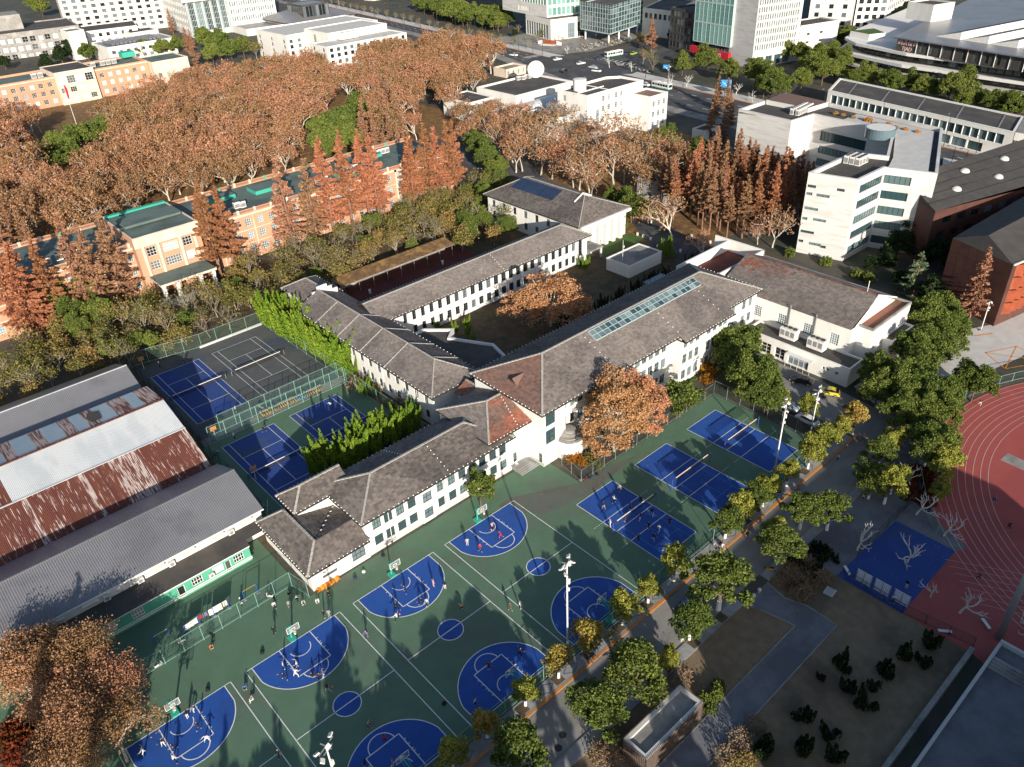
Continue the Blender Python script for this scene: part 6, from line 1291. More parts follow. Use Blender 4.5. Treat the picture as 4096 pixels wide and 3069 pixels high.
for i,(n,tx,ty) in enumerate(tops):
    Y=203.5+(i%3)*1.2 if (n,tx) not in ((2,200),(2,415)) else 204; x,hh=TY(n,tx,ty,Y)
    if n==2 and tx>1200: x,hh=TY(n,tx,ty,203+ (i%2)*1.5)
    k='redwood_tall' if i in (0,1,2,3) or tx>1200 else ('redwood' if i not in (10,11,14,15,16) else 'redwood_dull'); H=20 if k=='redwood_tall' else 19 if k=='redwood' else 18
    tree(k,x,Y,max(.5,hh/H),'rust-red dawn redwood spire standing in front of the orange hall wall',group='redwoods along the orange hall',name='dawn_redwood')
for n,tx,ty,s in ((5,80,400,.85),(5,170,430,.9),(5,230,480,.75),(5,20,520,.9),(2,915,1000,1.1),(2,1080,1150,.8),(2,1160,900,1.0),(2,1240,1150,.7),(2,1000,1100,.9),(2,1120,1060,.9),(2,1190,1120,.8),(2,980,1000,1.0),(2,1060,960,.9),(1,1560,420,1.1),(1,1500,330,1.1),(1,1370,170,1.0),(1,850,120,.7),(1,580,60,.8)):
    p=T(n,tx,ty,9); tree('redwood_dull',p.x,p.y,s,'greyish brown redwood rising beside or behind an orange hall',group='dull redwoods round the orange halls',name='dawn_redwood')
p=T(8,1760,1180,0); tree('redwood_dull',p.x,p.y,.98,'pale orange half-bare redwood standing against the rust-red clad block',name='dawn_redwood')
p=T(3,1215,420,0); tree('redwood_dull',p.x,p.y,1.15,'tall brown redwood beside the crossroads bicycle park',name='dawn_redwood')
# ---- woods between orange hall and the school
scatter([(28,172),(66,172),(82,172),(128,176),(146,184),(146,200),(72,200),(70,192),(52,192),(50,200),(28,200)],6.2,lambda x,y:tree(R_.choice(['mixed_tree','mixed_tree','bare_grey','bare_grey','magnolia']),x,y,R_.uniform(.75,1.05),'scrubby olive and bare-branched tree in the wood before the orange hall',group='mixed wood before the orange hall',name='woodland_tree'),hz=4)
scatter([(5,170),(34,172),(34,200),(14,202)],6.0,lambda x,y:tree('mixed_tree',x,y,R_.uniform(.7,.95),'olive-yellow scrub tree in the wood above the grey metal shed',group='scrub above the shed',name='woodland_tree'),hz=4)
for tx,ty,s in ((330,930,1.15),(430,1000,1.2),(560,1060,1.0),(700,930,1.1),(760,1080,1.0),(620,1170,.9),(300,1060,.9)):
    p=T(5,tx,ty,6); tree('camphor',p.x,p.y,s*1.15,'dense green camphor in the dark clump before the orange hall',group='camphor clump before the orange hall',name='camphor_tree')
for n,tx,ty,s in ((5,1200,1290,1.25),(5,1360,1290,1.0),(6,740,820,1.25),(6,890,770,.9),(6,1180,650,1.1),(6,1330,600,1.1),(6,1470,540,1.0),(6,530,760,1.0),(6,1840,470,1.2),(6,1700,580,1.0)):
    p=T(n,tx,ty,0); tree('bare_grey',p.x,p.y,s,'leafless grey-barked tree with spreading limbs in the wood by the yard',group='leafless trees in the wood',name='bare_tree')
scatter([(126,160),(147,160),(150,182),(172,200),(160,206),(128,204)],6.5,lambda x,y:tree(R_.choice(['mixed_tree','mixed_tree','bare_grey','camphor']),x,y,R_.uniform(.7,1.0),'olive wintry tree in the thicket behind the auditorium',group='thicket by the auditorium',name='woodland_tree'),hz=4)
for n,tx,ty,s in ((2,1850,1130,1.2),(2,1900,1220,1.1),(2,1960,1310,1.0),(2,2010,1260,.9),(2,1790,1080,1.0),(2,2000,1380,.9)):
    p=T(n,tx,ty,7); tree('camphor',p.x,p.y,s*1.1,'tall green camphor behind the last redwoods of the orange hall',group='camphors past the redwoods',name='camphor_tree')
for tx,ty,s in ((1000,180,1.0),(1060,260,1.05),(960,330,.7),(1150,240,.85),(900,120,.8)):
    p=T(7,tx,ty,5); tree('camphor',p.x,p.y,s,'green camphor growing against the auditorium piers',group='camphors at the auditorium',name='camphor_tree')
for tx,ty,s in ((1300,1080,1.0),(1360,1030,.8),(1250,1130,.8),(1600,1140,.9),(1680,1160,.9),(1540,1180,.8),(1400,1120,.8)):
    p=T(3,tx,ty,5); tree('camphor',p.x,p.y,s,'dark green camphor beside the small white gate hut',group='camphors by the gate hut',name='camphor_tree')
# ---- courtyard
tree('plane_round',113.5,117.5,1.7,'broad golden-brown plane tree filling the school courtyard',name='plane_tree',sz=1.3)
for i,x in enumerate(np.arange(112,152,2.1)): tree('juniper_dark',x,112.5+1.2*(i%3),R_.uniform(.75,1.0),'dark shaded cypress in the row along the courtyard edge',group='dark courtyard cypresses',name='cypress')
for tx,ty,s in ((1450,1150,1.05),(1500,1180,.95),(1640,1230,.9),(1740,1170,.9),(1790,1290,.6),(1750,1230,.6)):
    p=T(6,tx,ty,2); tree('magnolia' if s>1 else 'juniper',p.x,p.y,s*.75 if s>.9 else s,'pale green shrub tree against the courtyard wing windows',group='courtyard shrub trees',name='shrub_tree')
for tx,ty,s in ((500,700,1.1),(560,690,1.0),(690,720,1.0),(640,700,.8),(1330,600,1.35),(1300,640,1.2),(1370,640,1.2),(1510,690,.9),(1560,680,1.0),(1600,700,.9)):
    p=T(7,tx,ty,1.5); tree('juniper' if tx<1450 else 'juniper_dark',p.x,p.y,s*.9,'clipped green juniper near the courtyard entrance lane',group='junipers at the courtyard entrance',name='juniper')
# ---- juniper hedges
for i in range(36):
    x=44.5+i*.6; tree('juniper',x,R_.uniform(105.6,108.6),R_.uniform(1.35,1.75),'yellow-green flame juniper in the hedge between the low wing and the tennis courts',group='juniper hedge by the low wing',name='juniper')
for i in range(42):
    t=i/41; x=67.6+.4*t+R_.uniform(-.7,.7); y=168-33*t; tree('juniper',x,y,R_.uniform(1.7,2.25),'yellow-green flame juniper in the hedge along the long wing and tennis fence',group='juniper hedge by the tennis fence',name='juniper')
for tx,ty,s,k in ((920,230,1.0,'juniper'),(1180,200,1.4,'juniper'),(1260,220,1.4,'juniper'),(1390,400,1.1,'juniper'),(1450,420,.8,'juniper'),(830,100,1.0,'juniper')):
    p=T(12,tx,ty,1); tree(k,p.x,p.y,s,'single flame juniper in the tangled bed under the long wing',group='junipers in the tangled bed',name='juniper')
for tx,ty in ((860,190),(960,150),(1000,220),(1130,330),(1220,340),(1320,300),(1380,250),(1500,330),(1560,370),(1620,330),(1680,280),(880,60),(1440,330),(1250,300)):
    p=T(12,tx,ty,.5); tree(R_.choice(['twig_shrub','twig_shrub','brown_shrub']),p.x,p.y,R_.uniform(1.0,1.5),'bare twiggy shrub in the tangled bed under the long wing',cat='shrub',group='twiggy shrubs in the bed',name='shrub')
# ---- in front of the main block
tree('plane_oval',88.2,75.2,1.5,'large brown-leaved plane tree screening the main block windows',name='plane_tree',sz=1.3); tree('plane_oval',95.5,75.4,1.15,'brown plane tree between the volleyball fence and the main block, beside the glossy magnolia',name='plane_tree')
p=T(13,1400,260,4); tree('magnolia',p.x-.5,p.y-2,1.5,'round glossy green magnolia at the volleyball fence',name='magnolia_tree',sz=1.35)
p=T(12,1850,1150,0); tree('magnolia',p.x,p.y-.3,1.0,'leafy green magnolia before the low wing behind a basketball hoop',name='magnolia_tree',sz=1.15)
for tx,ty,s,k,lab in ((1800,1330,1.3,'magnolia','green broadleaf tree under the main block eaves next to the gymnasium'),(1980,1300,1.25,'magnolia','taller green tree at the gymnasium corner over the annex roof'),(1900,1480,1.3,'camphor','dense green camphor between the gymnasium lane and volleyball courts'),(2080,1560,1.1,'camphor','broad green camphor whose crown overhangs the lane kerb by the gymnasium')):
    p=T(7,tx,ty,5); tree(k,p.x,p.y,s,lab,name='broadleaf_tree')
for tx,ty,s in ((1950,100,1.25),(2080,150,1.25),(2150,240,1.0)):
    p=T(13,tx,ty,5); tree('camphor',p.x,p.y,s,'dense green camphor filling the strip beside the gymnasium lane',group='camphors in the gym lane strip',name='camphor_tree')
for tx,ty in ((600,760),(660,800),(720,780),(780,820),(560,780),(1700,80),(1640,60),(1560,20),(1660,140)):
    p=T(13,tx,ty,.4); tree('ochre_shrub' if ty<200 else R_.choice(['brown_shrub','ochre_shrub']),p.x,p.y,R_.uniform(.7,1.2),'ochre and brown shrub in the bed below the main block',cat='shrub',group='shrubs below the main block',name='shrub')
for tx,ty in ((1530,1370),(1600,1440),(1680,1420),(1500,1480),(1640,1500)):
    p=T(7,tx,ty,1); tree('ochre_shrub',p.x,p.y,R_.uniform(.9,1.3),'ochre yellow climber shrub on the main block wall',cat='shrub',group='ochre climbers on the main block',name='shrub')
# ---- camphors between gym, plaza and track
for n,tx,ty,s in ((8,1430,1060,1.1),(8,1560,1050,1.1),(8,1650,1140,1.0),(8,1420,1180,1.1),(8,1540,1230,1.1),(8,1660,1260,.95),(8,1300,1380,1.1),(8,1420,1330,1.1),(8,1540,1360,1.1),(14,1080,60,1.15),(14,1250,80,1.15),(14,1400,30,1.1),(14,1060,170,1.1),(14,1220,210,1.1),(14,1380,180,1.1),(14,1480,240,1.0),(14,1580,190,.95),(14,1260,330,1.0),(14,1420,340,1.0),(14,1560,320,.9),(14,1850,120,.95),(14,1780,60,.9),(14,1450,420,.8)):
    p=T(n,tx,ty,5.5); tree('camphor',p.x,p.y,s,'full green camphor in the belt between the gymnasium and the running track',group='camphor belt by the track',name='camphor_tree')
for tx,ty,s,k in ((1130,620,.95,'street_tree'),(1080,680,1.1,'street_tree_dark'),(1200,560,1.0,'street_tree'),(970,850,1.05,'street_tree_dark'),(1000,940,1.0,'street_tree_dark'),(1130,980,1.25,'street_tree'),(1180,900,1.1,'street_tree'),(1420,600,1.3,'street_tree_dark'),(1560,640,1.3,'street_tree_dark'),(1600,760,1.2,'street_tree'),(1540,850,1.1,'street_tree'),(1450,700,1.2,'street_tree_dark'),(1560,960,.8,'street_tree')):
    p=T(14,tx,ty,4.2); tree(k,p.x,p.y,s,'yellow-green camphor at the road bend beside the running track',group='camphors at the road bend',name='camphor_tree')
# ---- road-side rows (crown centre pixels)
for n,tx,ty,s,k,lab in ((17,200,1010,.95,'street_tree','young yellow-green street tree, first from the slatted kiosk end'),(17,470,800,1.0,'street_tree_orange','young street tree turning orange in the kerb row by the lower hoops'),(17,730,540,1.15,'street_tree_orange','orange-tipped round street tree by the tall floodlight mast'),(17,990,310,1.1,'street_tree','yellow-olive street tree in the kerb row by the end basketball court'),(17,1200,150,1.0,'street_tree','yellow-green street tree by the first volleyball court corner'),(13,1420,1520,1.15,'street_tree','bright yellow-green street tree overhanging the first volleyball court'),(13,1830,1260,1.05,'street_tree_dark','street tree beside the group sitting on the kerb'),(13,1960,1060,1.2,'street_tree','yellow-lit street tree beside the second volleyball court'),(13,2150,930,1.0,'street_tree','yellow-lit street tree between second and third volleyball courts'),(14,180,920,1.05,'street_tree','yellow street tree opposite the round bush at the third volleyball court'),(14,60,1080,1.0,'street_tree_dark','darker street tree between two yellow ones in the kerb row'),(14,340,790,1.0,'street_tree','thin-crowned street tree below the second floodlight mast'),(14,490,760,1.1,'street_tree','yellow street tree before the orange kerb bend'),(14,590,600,1.25,'street_tree','tall yellow street tree at the parked white cars'),(14,730,620,.9,'street_tree','small street tree nearest the lane corner'),(14,860,440,1.15,'street_tree_orange','street tree with orange tinge where the lane meets the road'),(14,480,330,1.1,'street_tree','yellow tree over the parked silver car'),(14,240,260,1.1,'street_tree','yellow-crowned tree between camphor and silver car'),(16,1620,1530,.95,'street_tree','yellow street tree over the middle lower hoop'),(16,1900,1290,.85,'street_tree_orange','reddish-brown street tree by the fence corner post'),(16,1280,1580,.8,'street_tree_orange','small ochre tree top beside the lower left hoop')):
    p=T(n,tx,ty,3.9); y=p.y if n==14 and ty<620 else 47.8; f=47.8/p.y if y==47.8 else 1; tree(k,p.x*(f if abs(f-1)<.15 else 1),y if abs(f-1)<.15 else p.y,s,lab,name='street_tree')
for n,tx,ty,s,k,lab in ((17,1370,660,.8,'street_tree','small yellow-green tree in a square pit on the sunlit strip of road'),(17,1540,420,1.15,'street_tree_dark','half shaded tree beside the parked dark car'),(17,1080,900,1.55,'street_tree_dark','big round green tree on the lawn side of the road by the kiosk'),(17,790,1120,1.35,'street_tree_dark','tall green tree beside the slatted kiosk front'),(17,150,1500,1.35,'street_tree_dark','green tree on the lawn side pavement near two manhole covers'),(17,1780,180,1.7,'street_tree_dark','dark shaded round tree near the path bollards'),(14,230,1260,.9,'street_tree','tree with a bright yellow sunlit top over the shaded road'),(14,440,1180,1.3,'street_tree_dark','dark shaded tree beside the yellow-topped one'),(14,660,1190,1.2,'street_tree_dark','dark tree by the grating on the shaded pavement'),(14,250,1450,1.3,'street_tree_dark','dark shaded tree on the lawn side of the shaded road')):
    p=T(n,tx,ty,4.2); tree(k,p.x,p.y,s,lab,name='street_tree')
for n,tx,ty in ((17,210,1180),(17,490,930),(17,735,735),(17,975,510),(17,1205,320),(17,1335,790),(17,1555,610),(17,1765,400),(13,1640,1590),(13,1990,1290),(14,480,900)):
    p=T(n,tx,ty,0); y=47.7 if p.y>43 else 38.8; b=MB(); b.poly([(p.x-.75,y-.72,.135),(p.x+.75,y-.72,.135),(p.x+.75,y+.72,.135),(p.x-.75,y+.72,.135)]); b.build('tree_pit','soil',kind='structure')
# ---- pollards and lawn shrubs
for tx,ty,s,lab in ((1290,1020,1.0,'white pollarded tree in the red shrub bed'),(1345,1225,1.05,'white pollarded tree leaning over the track corner'),(1565,1395,1.05,'white pollarded tree in a square pit at the track edge'),(870,1510,1.1,'white pollarded tree beside the blue banner on the shaded yard'),(1270,1609,1.05,'white pollarded tree growing on the blue playground')):
    p=T(14,tx,ty,0); tree('pollard',p.x,p.y,s,lab,name='pollard_tree')
for tx,ty,s,lab in ((1270,130,.2,''),(1460,240,.75,'small leaning pollarded tree with whitewashed foot on the red apron'),(1695,370,1.0,'tall leaning pollarded tree with whitewashed foot on the red apron'),(2260,560,.9,'pollarded tree partly out of view by the big floodlight mast')):
    if lab: p=T(18,tx,ty,0); tree('pollard',p.x,p.y,s,lab,name='pollard_tree')
for i,(tx,ty,s) in enumerate(((1250,730,1.2),(1460,650,1.3),(1390,780,1.1),(745,820,1.3),(780,990,1.1),(1090,880,1.3),(930,1140,1.4),(1000,990,.9),(415,1220,1.3),(650,1370,1.1),(420,1500,1.3),(690,1560,1.2),(570,900,.6))):
    p=T(18,tx,ty,0); tree('dark_shrub',p.x,p.y,s*.8,'dark upright evergreen shrub scattered on the dry brown lawn',cat='shrub',group='evergreen shrubs on the dry lawn',name='lawn_shrub')
scatter([(80.5,33),(88,32.4),(88.5,37.5),(81.5,37.6)],1.7,lambda x,y:tree('twig_shrub',x,y,R_.uniform(.7,1.0),'grey twiggy shrub in the shaded bed above the lawn',cat='shrub',group='twiggy shrubs in the shaded bed',name='shrub'),hz=0)
scatter([(84,33.5),(92,32.5),(93,37.5),(86,37.8)],1.8,lambda x,y:tree('dark_shrub',x,y,R_.uniform(.5,.7),'dark low shrub in the block of planting by the shaded pavement',cat='shrub',group='dark planting block',name='shrub'),hz=0)
scatter([(112,34),(122,35),(124,30),(114,27.6)],1.9,lambda x,y:tree('red_shrub',x,y,R_.uniform(.6,.9),'low rust-red shrub under the pollards by the track fence',cat='shrub',group='red shrubs by the track',name='shrub'),hz=0)
for tx,ty,s in ((1740,1010,1.0),(1690,1060,1.1),(1640,1050,.9),(1760,940,.9),(1700,1130,.8)):
    p=T(17,tx,ty,.6); tree('green_shrub',p.x,p.y,s,'bright green shrub at the corner of the lawn path by the kiosk',cat='shrub',group='green shrubs by the kiosk',name='shrub')
for tx,ty,k in ((800,1480,'twig_shrub'),(870,1540,'twig_shrub'),(900,1420,'twig_shrub'),(1940,1400,'twig_shrub'),(1820,1520,'twig_shrub'),(2050,1260,'twig_shrub'),(1900,1570,'brown_shrub'),(2100,1500,'dark_shrub'),(1980,1540,'brown_shrub'),(2150,1420,'dark_shrub'),(1440,880,'twig_shrub')):
    p=T(17,tx,ty,.5); tree(k,p.x,p.y,R_.uniform(.8,1.2),'bare or brown winter shrub beside the slatted kiosk and lower path',cat='shrub',group='winter shrubs near the kiosk',name='shrub')
# ---- lower left plane trees
for tx,ty,s,lab in ((330,640,1.05,'brown plane tree overlapping the end of the grey shed roof'),(640,760,1.0,'brown plane tree beside the clothes lines and teal annex'),(880,960,.9,'brown plane tree reaching the left basketball court'),(400,1030,1.05,'large brown plane tree over the bicycles at the shed end'),(700,1180,1.0,'brown plane tree shading the court corner by the fence'),(900,1330,.9,'dark brown plane tree beside the leftmost basketball key'),(560,1480,1.0,'shaded brown plane tree next to the red-leaved slope'),(120,880,1.0,'brown plane tree farthest from the courts at the shed end')):
    p=T(15,tx,ty,6); tree('plane_close',p.x,p.y,s,lab,name='plane_tree')
for tx,ty in ((120,1300),(220,1380),(150,1480),(60,1400),(300,1520)):
    p=T(15,tx,ty,1); tree('red_shrub',p.x,p.y,1.5,'rust-orange leafy shrub under the brown plane trees by the shed',cat='shrub',group='rust shrubs under the plane trees',name='shrub')
# ---- gym side / zigzag garden
p=T(8,1350,820,5); tree('cedar',p.x,p.y,.95,'silvery green cedar with layered branches in the dark garden',name='cedar_tree')
for tx,ty,s in ((1250,420,1.1),(1330,480,1.2),(1200,560,1.1),(1560,620,1.0),(1480,560,.9),(1000,650,.7),(1120,640,.7),(1480,880,1.0),(1230,760,.7)):
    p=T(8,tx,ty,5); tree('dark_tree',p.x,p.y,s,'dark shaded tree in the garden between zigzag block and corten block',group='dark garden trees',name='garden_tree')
for tx,ty in ((620,690),(330,620),(870,790),(960,820)):
    p=T(8,tx,ty,1); tree('green_shrub',p.x,p.y,1.7,'green shrub at the foot of the zigzag block behind the gymnasium',cat='shrub',group='shrubs behind the gymnasium',name='shrub')
for tx,ty,s in ((700,900,.7),(760,915,.7),(840,935,.8),(960,960,1.3),(1020,985,.7),(1120,1000,1.3),(1180,1015,.8),(1260,1030,.8),(1360,1050,.8)):
    p=T(4,tx,ty,22); tree('dry_grass',p.x,p.y,s,'dry straw-coloured grass tuft in the zigzag block roof garden',cat='grass tuft',group='roof garden grasses',name='grass_tuft',z=21.4)
# ---- city trees
for tx,ty,s in ((1470,510,1.15),(1660,490,1.3),(1840,560,1.15),(2070,590,1.0),(2130,680,1.0),(2200,660,1.1)):
    p=T(3,tx,ty,6); tree('camphor',p.x,p.y,s*1.3,'green street camphor in front of the red shop sign and tower',group='street camphors by the tower',name='camphor_tree')
for tx,ty,s in ((60,580,1.2),(180,640,1.2),(300,400,1.2),(250,700,1.2),(420,430,1.2),(480,500,1.2),(560,480,1.2),(640,450,1.2),(600,580,1.2),(700,560,1.1),(760,500,1.1),(520,560,1.2),(430,630,.9),(680,310,1.2),(760,320,1.2),(850,600,.9),(930,600,1.0),(1000,590,.9),(1120,640,1.15),(1180,650,1.1),(1310,650,1.0),(1420,680,.9),(1500,690,.9),(1620,720,1.2),(1700,700,1.3),(1740,780,1.0),(1850,760,.9),(1960,810,1.0),(2060,820,1.0),(2160,850,1.0),(2120,780,.9),(2200,840,1.0)):
    p=T(4,tx,ty,6); tree('camphor',p.x,p.y,s*1.3,'green camphor in the belt between the design office and the long street pavilion',group='camphor belt by the design office',name='camphor_tree')
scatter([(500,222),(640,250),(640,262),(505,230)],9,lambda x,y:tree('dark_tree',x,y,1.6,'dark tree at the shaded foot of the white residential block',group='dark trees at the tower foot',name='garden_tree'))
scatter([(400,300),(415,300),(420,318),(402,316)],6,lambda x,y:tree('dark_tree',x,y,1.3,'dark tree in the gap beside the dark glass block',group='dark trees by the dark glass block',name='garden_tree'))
for i,y in enumerate(np.arange(372,720,13.0)):
    tree('bare_grey',xf(y)+5,y,.75,'leafless street tree in the row along the far avenue pavement',group='bare avenue trees',name='street_tree')
scatter([(372,425),(395,445),(402,500),(420,560),(405,575),(388,520),(372,470)],9,lambda x,y:tree(R_.choice(['camphor','evergreen']),x,y,R_.uniform(1.1,1.4),'green tree in the park belt behind the avenue',group='avenue park trees',name='park_tree'))
scatter([(410,580),(620,560),(900,900),(600,1100),(430,760)],30,lambda x,y:tree(R_.choice(['camphor','evergreen','redwood','plane_far','dark_tree']),x,y,R_.uniform(1.1,1.5),'distant tree among the villas beyond the avenue',group='distant villa trees',name='park_tree'))
for tx,ty,k,s in ((330,80,'evergreen',1.5),(280,40,'evergreen',1.4),(1150,90,'evergreen',1.2),(1080,30,'dark_tree',1.6),(650,330,'dark_tree',1.6),(560,400,'dark_tree',1.7),(480,430,'dark_tree',1.5),(700,420,'evergreen',1.2),(360,480,'dark_tree',1.2),(1000,400,'dark_tree',1.2),(1150,380,'evergreen',1.1),(1300,370,'evergreen',1.1),(1420,350,'evergreen',1.1),(1650,330,'evergreen',1.2),(1750,380,'evergreen',1.3),(1850,400,'evergreen',1.3),(1950,380,'evergreen',1.3),(1760,300,'evergreen',1.2),(2050,390,'mixed_tree',1.5),(2150,350,'mixed_tree',1.5),(1700,430,'evergreen',1.1),(1620,260,'evergreen',1.0),(20,480,'dark_tree',1.2)):
    p=T(1,tx,ty,6); tree(k,p.x,p.y,s,'evergreen tree behind the far orange hall among pale blocks',group='trees behind the far orange hall',name='park_tree')
for tx,ty,k,s in ((1000,130,'bare_grey',.7),(150,250,'bare_grey',.6),(300,330,'bare_grey',.6),(470,330,'bare_grey',.7),(540,250,'camphor',.7),(120,290,'dark_tree',.7),(380,290,'mixed_tree',.9),(510,340,'bare_grey',.6),(540,420,'pollard',1.0),(880,530,'pollard',1.1),(1060,560,'pollard',1.0),(1230,560,'bare_grey',1.0),(1150,500,'bare_grey',1.0),(1240,480,'bare_grey',1.0),(1380,680,'pollard',1.2),(1500,680,'pollard',1.1),(1900,740,'pollard',1.1),(2030,800,'pollard',1.1),(1120,360,'mixed_tree',1.0),(1180,340,'bare_grey',1.0)):
    p=T(3,tx,ty,1); tree(k,p.x,p.y,s,'small bare or clipped street tree around the crossroads',group='small trees at the crossroads',name='street_tree')
# ================================================================ SPORTS EQUIPMENT, FENCES, LAMPS
def hoop(x,y,rz,label):
    h=thing('basketball_hoop',label,'basketball hoop',(x,y,0),rz,'basketball hoops')   # local -Y is towards the court; origin under the post
    b=MB(); b.box(-.5,.5,-.35,.9,0,.22); b.build('base','hoop_green',h)
    b=MB(); b.tube([(0,.35,.2),(0,.3,2.2),(0,-.05,3.1)],[.13,.12,.1],8); b.build('post','hoop_green',h)
    b=MB(); b.bar((0,.25,2.9),(0,-1.15,3.35),.14,.18); b.bar((-.35,.3,2.6),(-.35,-1.1,3.6),.06,.06); b.bar((.35,.3,2.6),(.35,-1.1,3.6),.06,.06); b.bar((-.4,.3,2.6),(.4,.3,2.6),.08,.08); b.bar((-.4,.3,2.6),(0,.3,2.0),.06,.06); b.bar((.4,.3,2.6),(0,.3,2.0),.06,.06); b.build('arm','hoop_green',h)
    bd=ob('backboard',None,h); b=MB(); b.box(-.9,.9,-1.22,-1.2,2.9,3.95); b.build('glass','board_glass',bd)
    b=MB()
    for a,c in (((-.92,2.88),(.92,2.88)),((-.92,3.97),(.92,3.97)),((-.92,2.88),(-.92,3.97)),((.92,2.88),(.92,3.97)),((-.3,3.05),(.3,3.05)),((-.3,3.5),(.3,3.5)),((-.3,3.05),(-.3,3.5)),((.3,3.05),(.3,3.5))): b.bar((a[0],-1.225,a[1]),(c[0],-1.225,c[1]),.05,.06)
    b.build('frame','trim_white',bd)
    b=MB(); c=[(.23*math.cos(t),-1.6+.23*math.sin(t),3.05) for t in np.linspace(0,2*math.pi,17)]; b.tube(c,.02,5); b.build('rim','line_orange',h)
    b=MB(); b.lathe((0,-1.6,2.62),[(.13,0),(.15,.2),(.22,.42)],12); b.build('net','trim_white',h)
for x0,pl in ((-1.0,'leftmost court, wing side'),(16.22,'second court, wing side'),(33.5,'third court, wing side'),(50.86,'court before the magnolia, wing side')):
    lab={-1.0:'teal basketball hoop by the clothes lines and plane trees',16.22:'teal basketball hoop nearest the slatted fence gate of the annex',33.5:'teal basketball hoop before the annex end of the low wing',50.86:'teal basketball hoop standing under the green magnolia'}[x0]
    hoop(x0+7.5,78.18+.35,0,lab)
for x0,lab in ((16.22,'teal basketball hoop half hidden by ochre street tree tops'),(33.5,'teal basketball hoop backing onto the kerb row of street trees'),(50.86,'teal basketball hoop beside the tall floodlight mast')): hoop(x0+7.5,50.18-.35,math.pi,lab)
def fence(name,label,pts,H,step=3.0,post='post_green',net='netting_green',rails=(0.1,1.0),cat='fence',pr=.045):
    f=thing(name,label,cat); b=MB()
    pb=MB(); pb.tube([(0,0,0),(0,0,H)],pr,6); pm=pb.mesh('post',[post])
    for k in range(len(pts)-1):
        a=Vector(pts[k]); c=Vector(pts[k+1]); L=(c-a).length; n=max(1,round(L/step))
        for i in range(n):
            p=a.lerp(c,i/n); q=a.lerp(c,(i+1)/n); ob('post',pm,f,M=Matrix.Translation((p.x,p.y,0)))
            s=MB(); s.poly([(p.x,p.y,.1),(q.x,q.y,.1),(q.x,q.y,H),(p.x,p.y,H)]); s.build('netting',net,f)
        for r in rails: z=H*r; b.bar((a.x,a.y,z),(c.x,c.y,z),.05,.05)
    p=pts[-1]; ob('post',pm,f,M=Matrix.Translation((p[0],p[1],0))); b.build('rails',post,f); return f
fence('court_fence','green mesh fence between the basketball courts and the clothes lines yard',[(3,87.2),(28.6,87.7),(29.4,83.9)],3.0)
fence('court_fence','dark mesh fence between the courts and the tree-lined pavement',[(-20,48.9),(116.3,48.9)],3.0,3.4,'post_green','netting',(.06,1.0))
fence('court_fence','mesh fence with rusty rails at the lane end of the volleyball courts',[(116.3,48.9),(116.3,73.4)],3.2,3,'metal_grey','netting')
fence('court_fence','mesh fence bounding the shrub bed between main block and volleyball courts',[(116.3,73.4),(77.6,73.4),(78.4,79)],2.6,3,'metal_grey','netting')
fence('tennis_fence','tall green fence on the tennis court side of the bicycle path',[(38.5,134.2),(65.5,134.2)],4.0,3.2,rails=(.05,.5,1.0),pr=.06)
fence('tennis_fence','tall green fence on the wing side of the bicycle path',[(35.2,131.5),(65.5,131.5)],4.0,3.2,rails=(.05,.5,1.0),pr=.06)
fence('tennis_fence','green boundary fence of the tennis courts below the woods',[(34.6,172.5),(50,169.4),(65.2,169.2)],3.6,4.2)
fence('tennis_fence','green boundary fence of the tennis courts along the juniper hedge',[(65.5,169.2),(65.9,131.5),(66,100)],3.6,4)
fence('tennis_fence','dark mesh fence between tennis courts and the metal sheds',[(34.4,172.5),(33.6,131.5),(33,101)],3.6,4.5,'metal_dark','netting')
fence('track_fence','curved green fence round the bend of the running track',[(TCX+48.3*math.cos(rad(a)),TCY+48.3*math.sin(rad(a))) for a in range(133,50,-4)],2.0,3,'post_green','netting')
fence('lawn_fence','low dark fence between the dry lawn and the red apron',[T2(18,780,100),T2(18,1230,370),T2(18,1800,640)],1.8,3,'metal_dark','netting')
fence('yard_fence','dark fence beside the blue playground and paved yard',[T2(14,1330,1110),T2(14,870,1570)],2.0,3,'metal_dark','netting')
b=MB(); b.box(49.5,65.2,169.3,169.7,0,.5); b.build('kerb_wall','concrete_light',kind='structure')
def net(name,label,a,c,H,z0,post,cat,over=.6,tape='trim_white'):
    f=thing(name,label,cat); a=Vector(a); c=Vector(c); d=(c-a).normalized()
    for p in (a-d*over,c+d*over): b=MB(); b.tube([(p.x,p.y,0),(p.x,p.y,H+.05)],.06,8); b.build('post',post,f)
    b=MB(); b.poly([(a.x-d.x*over,a.y-d.y*over,z0),(c.x+d.x*over,c.y+d.y*over,z0),(c.x+d.x*over,c.y+d.y*over,H),(a.x-d.x*over,a.y-d.y*over,H)]); b.build('mesh','net_dark',f)
    b=MB(); b.bar((a.x,a.y,H),(c.x,c.y,H),.09,.12); b.build('tape',tape,f)
mat('tape_warm',(.75,.6,.48))
for x0,l in ((72.74,'volleyball net across the court full of players'),(87.78,'volleyball net of the empty middle court'),(102.9,'volleyball net of the court nearest the gymnasium lane')): net('volleyball_net',l,(x0,60.84),(x0+9,60.84),2.35,1.5,'blue_paint','net',.9,'tape_warm' if x0>80 else 'trim_white')
for x0,y,l in ((36.2,152.4,'tennis net of the blue court beside the grey shed'),(50.4,152.4,'tennis net of the blue court painted sunlit grey below the woods'),(36.3,116.5,'tennis net of the blue court beside the rusty shed'),(50.8,116.5,'tennis net half hidden behind the juniper hedge')): net('tennis_net',l,(x0,y),(x0+10.97,y),1.05,.05,'metal_grey','net',.9)
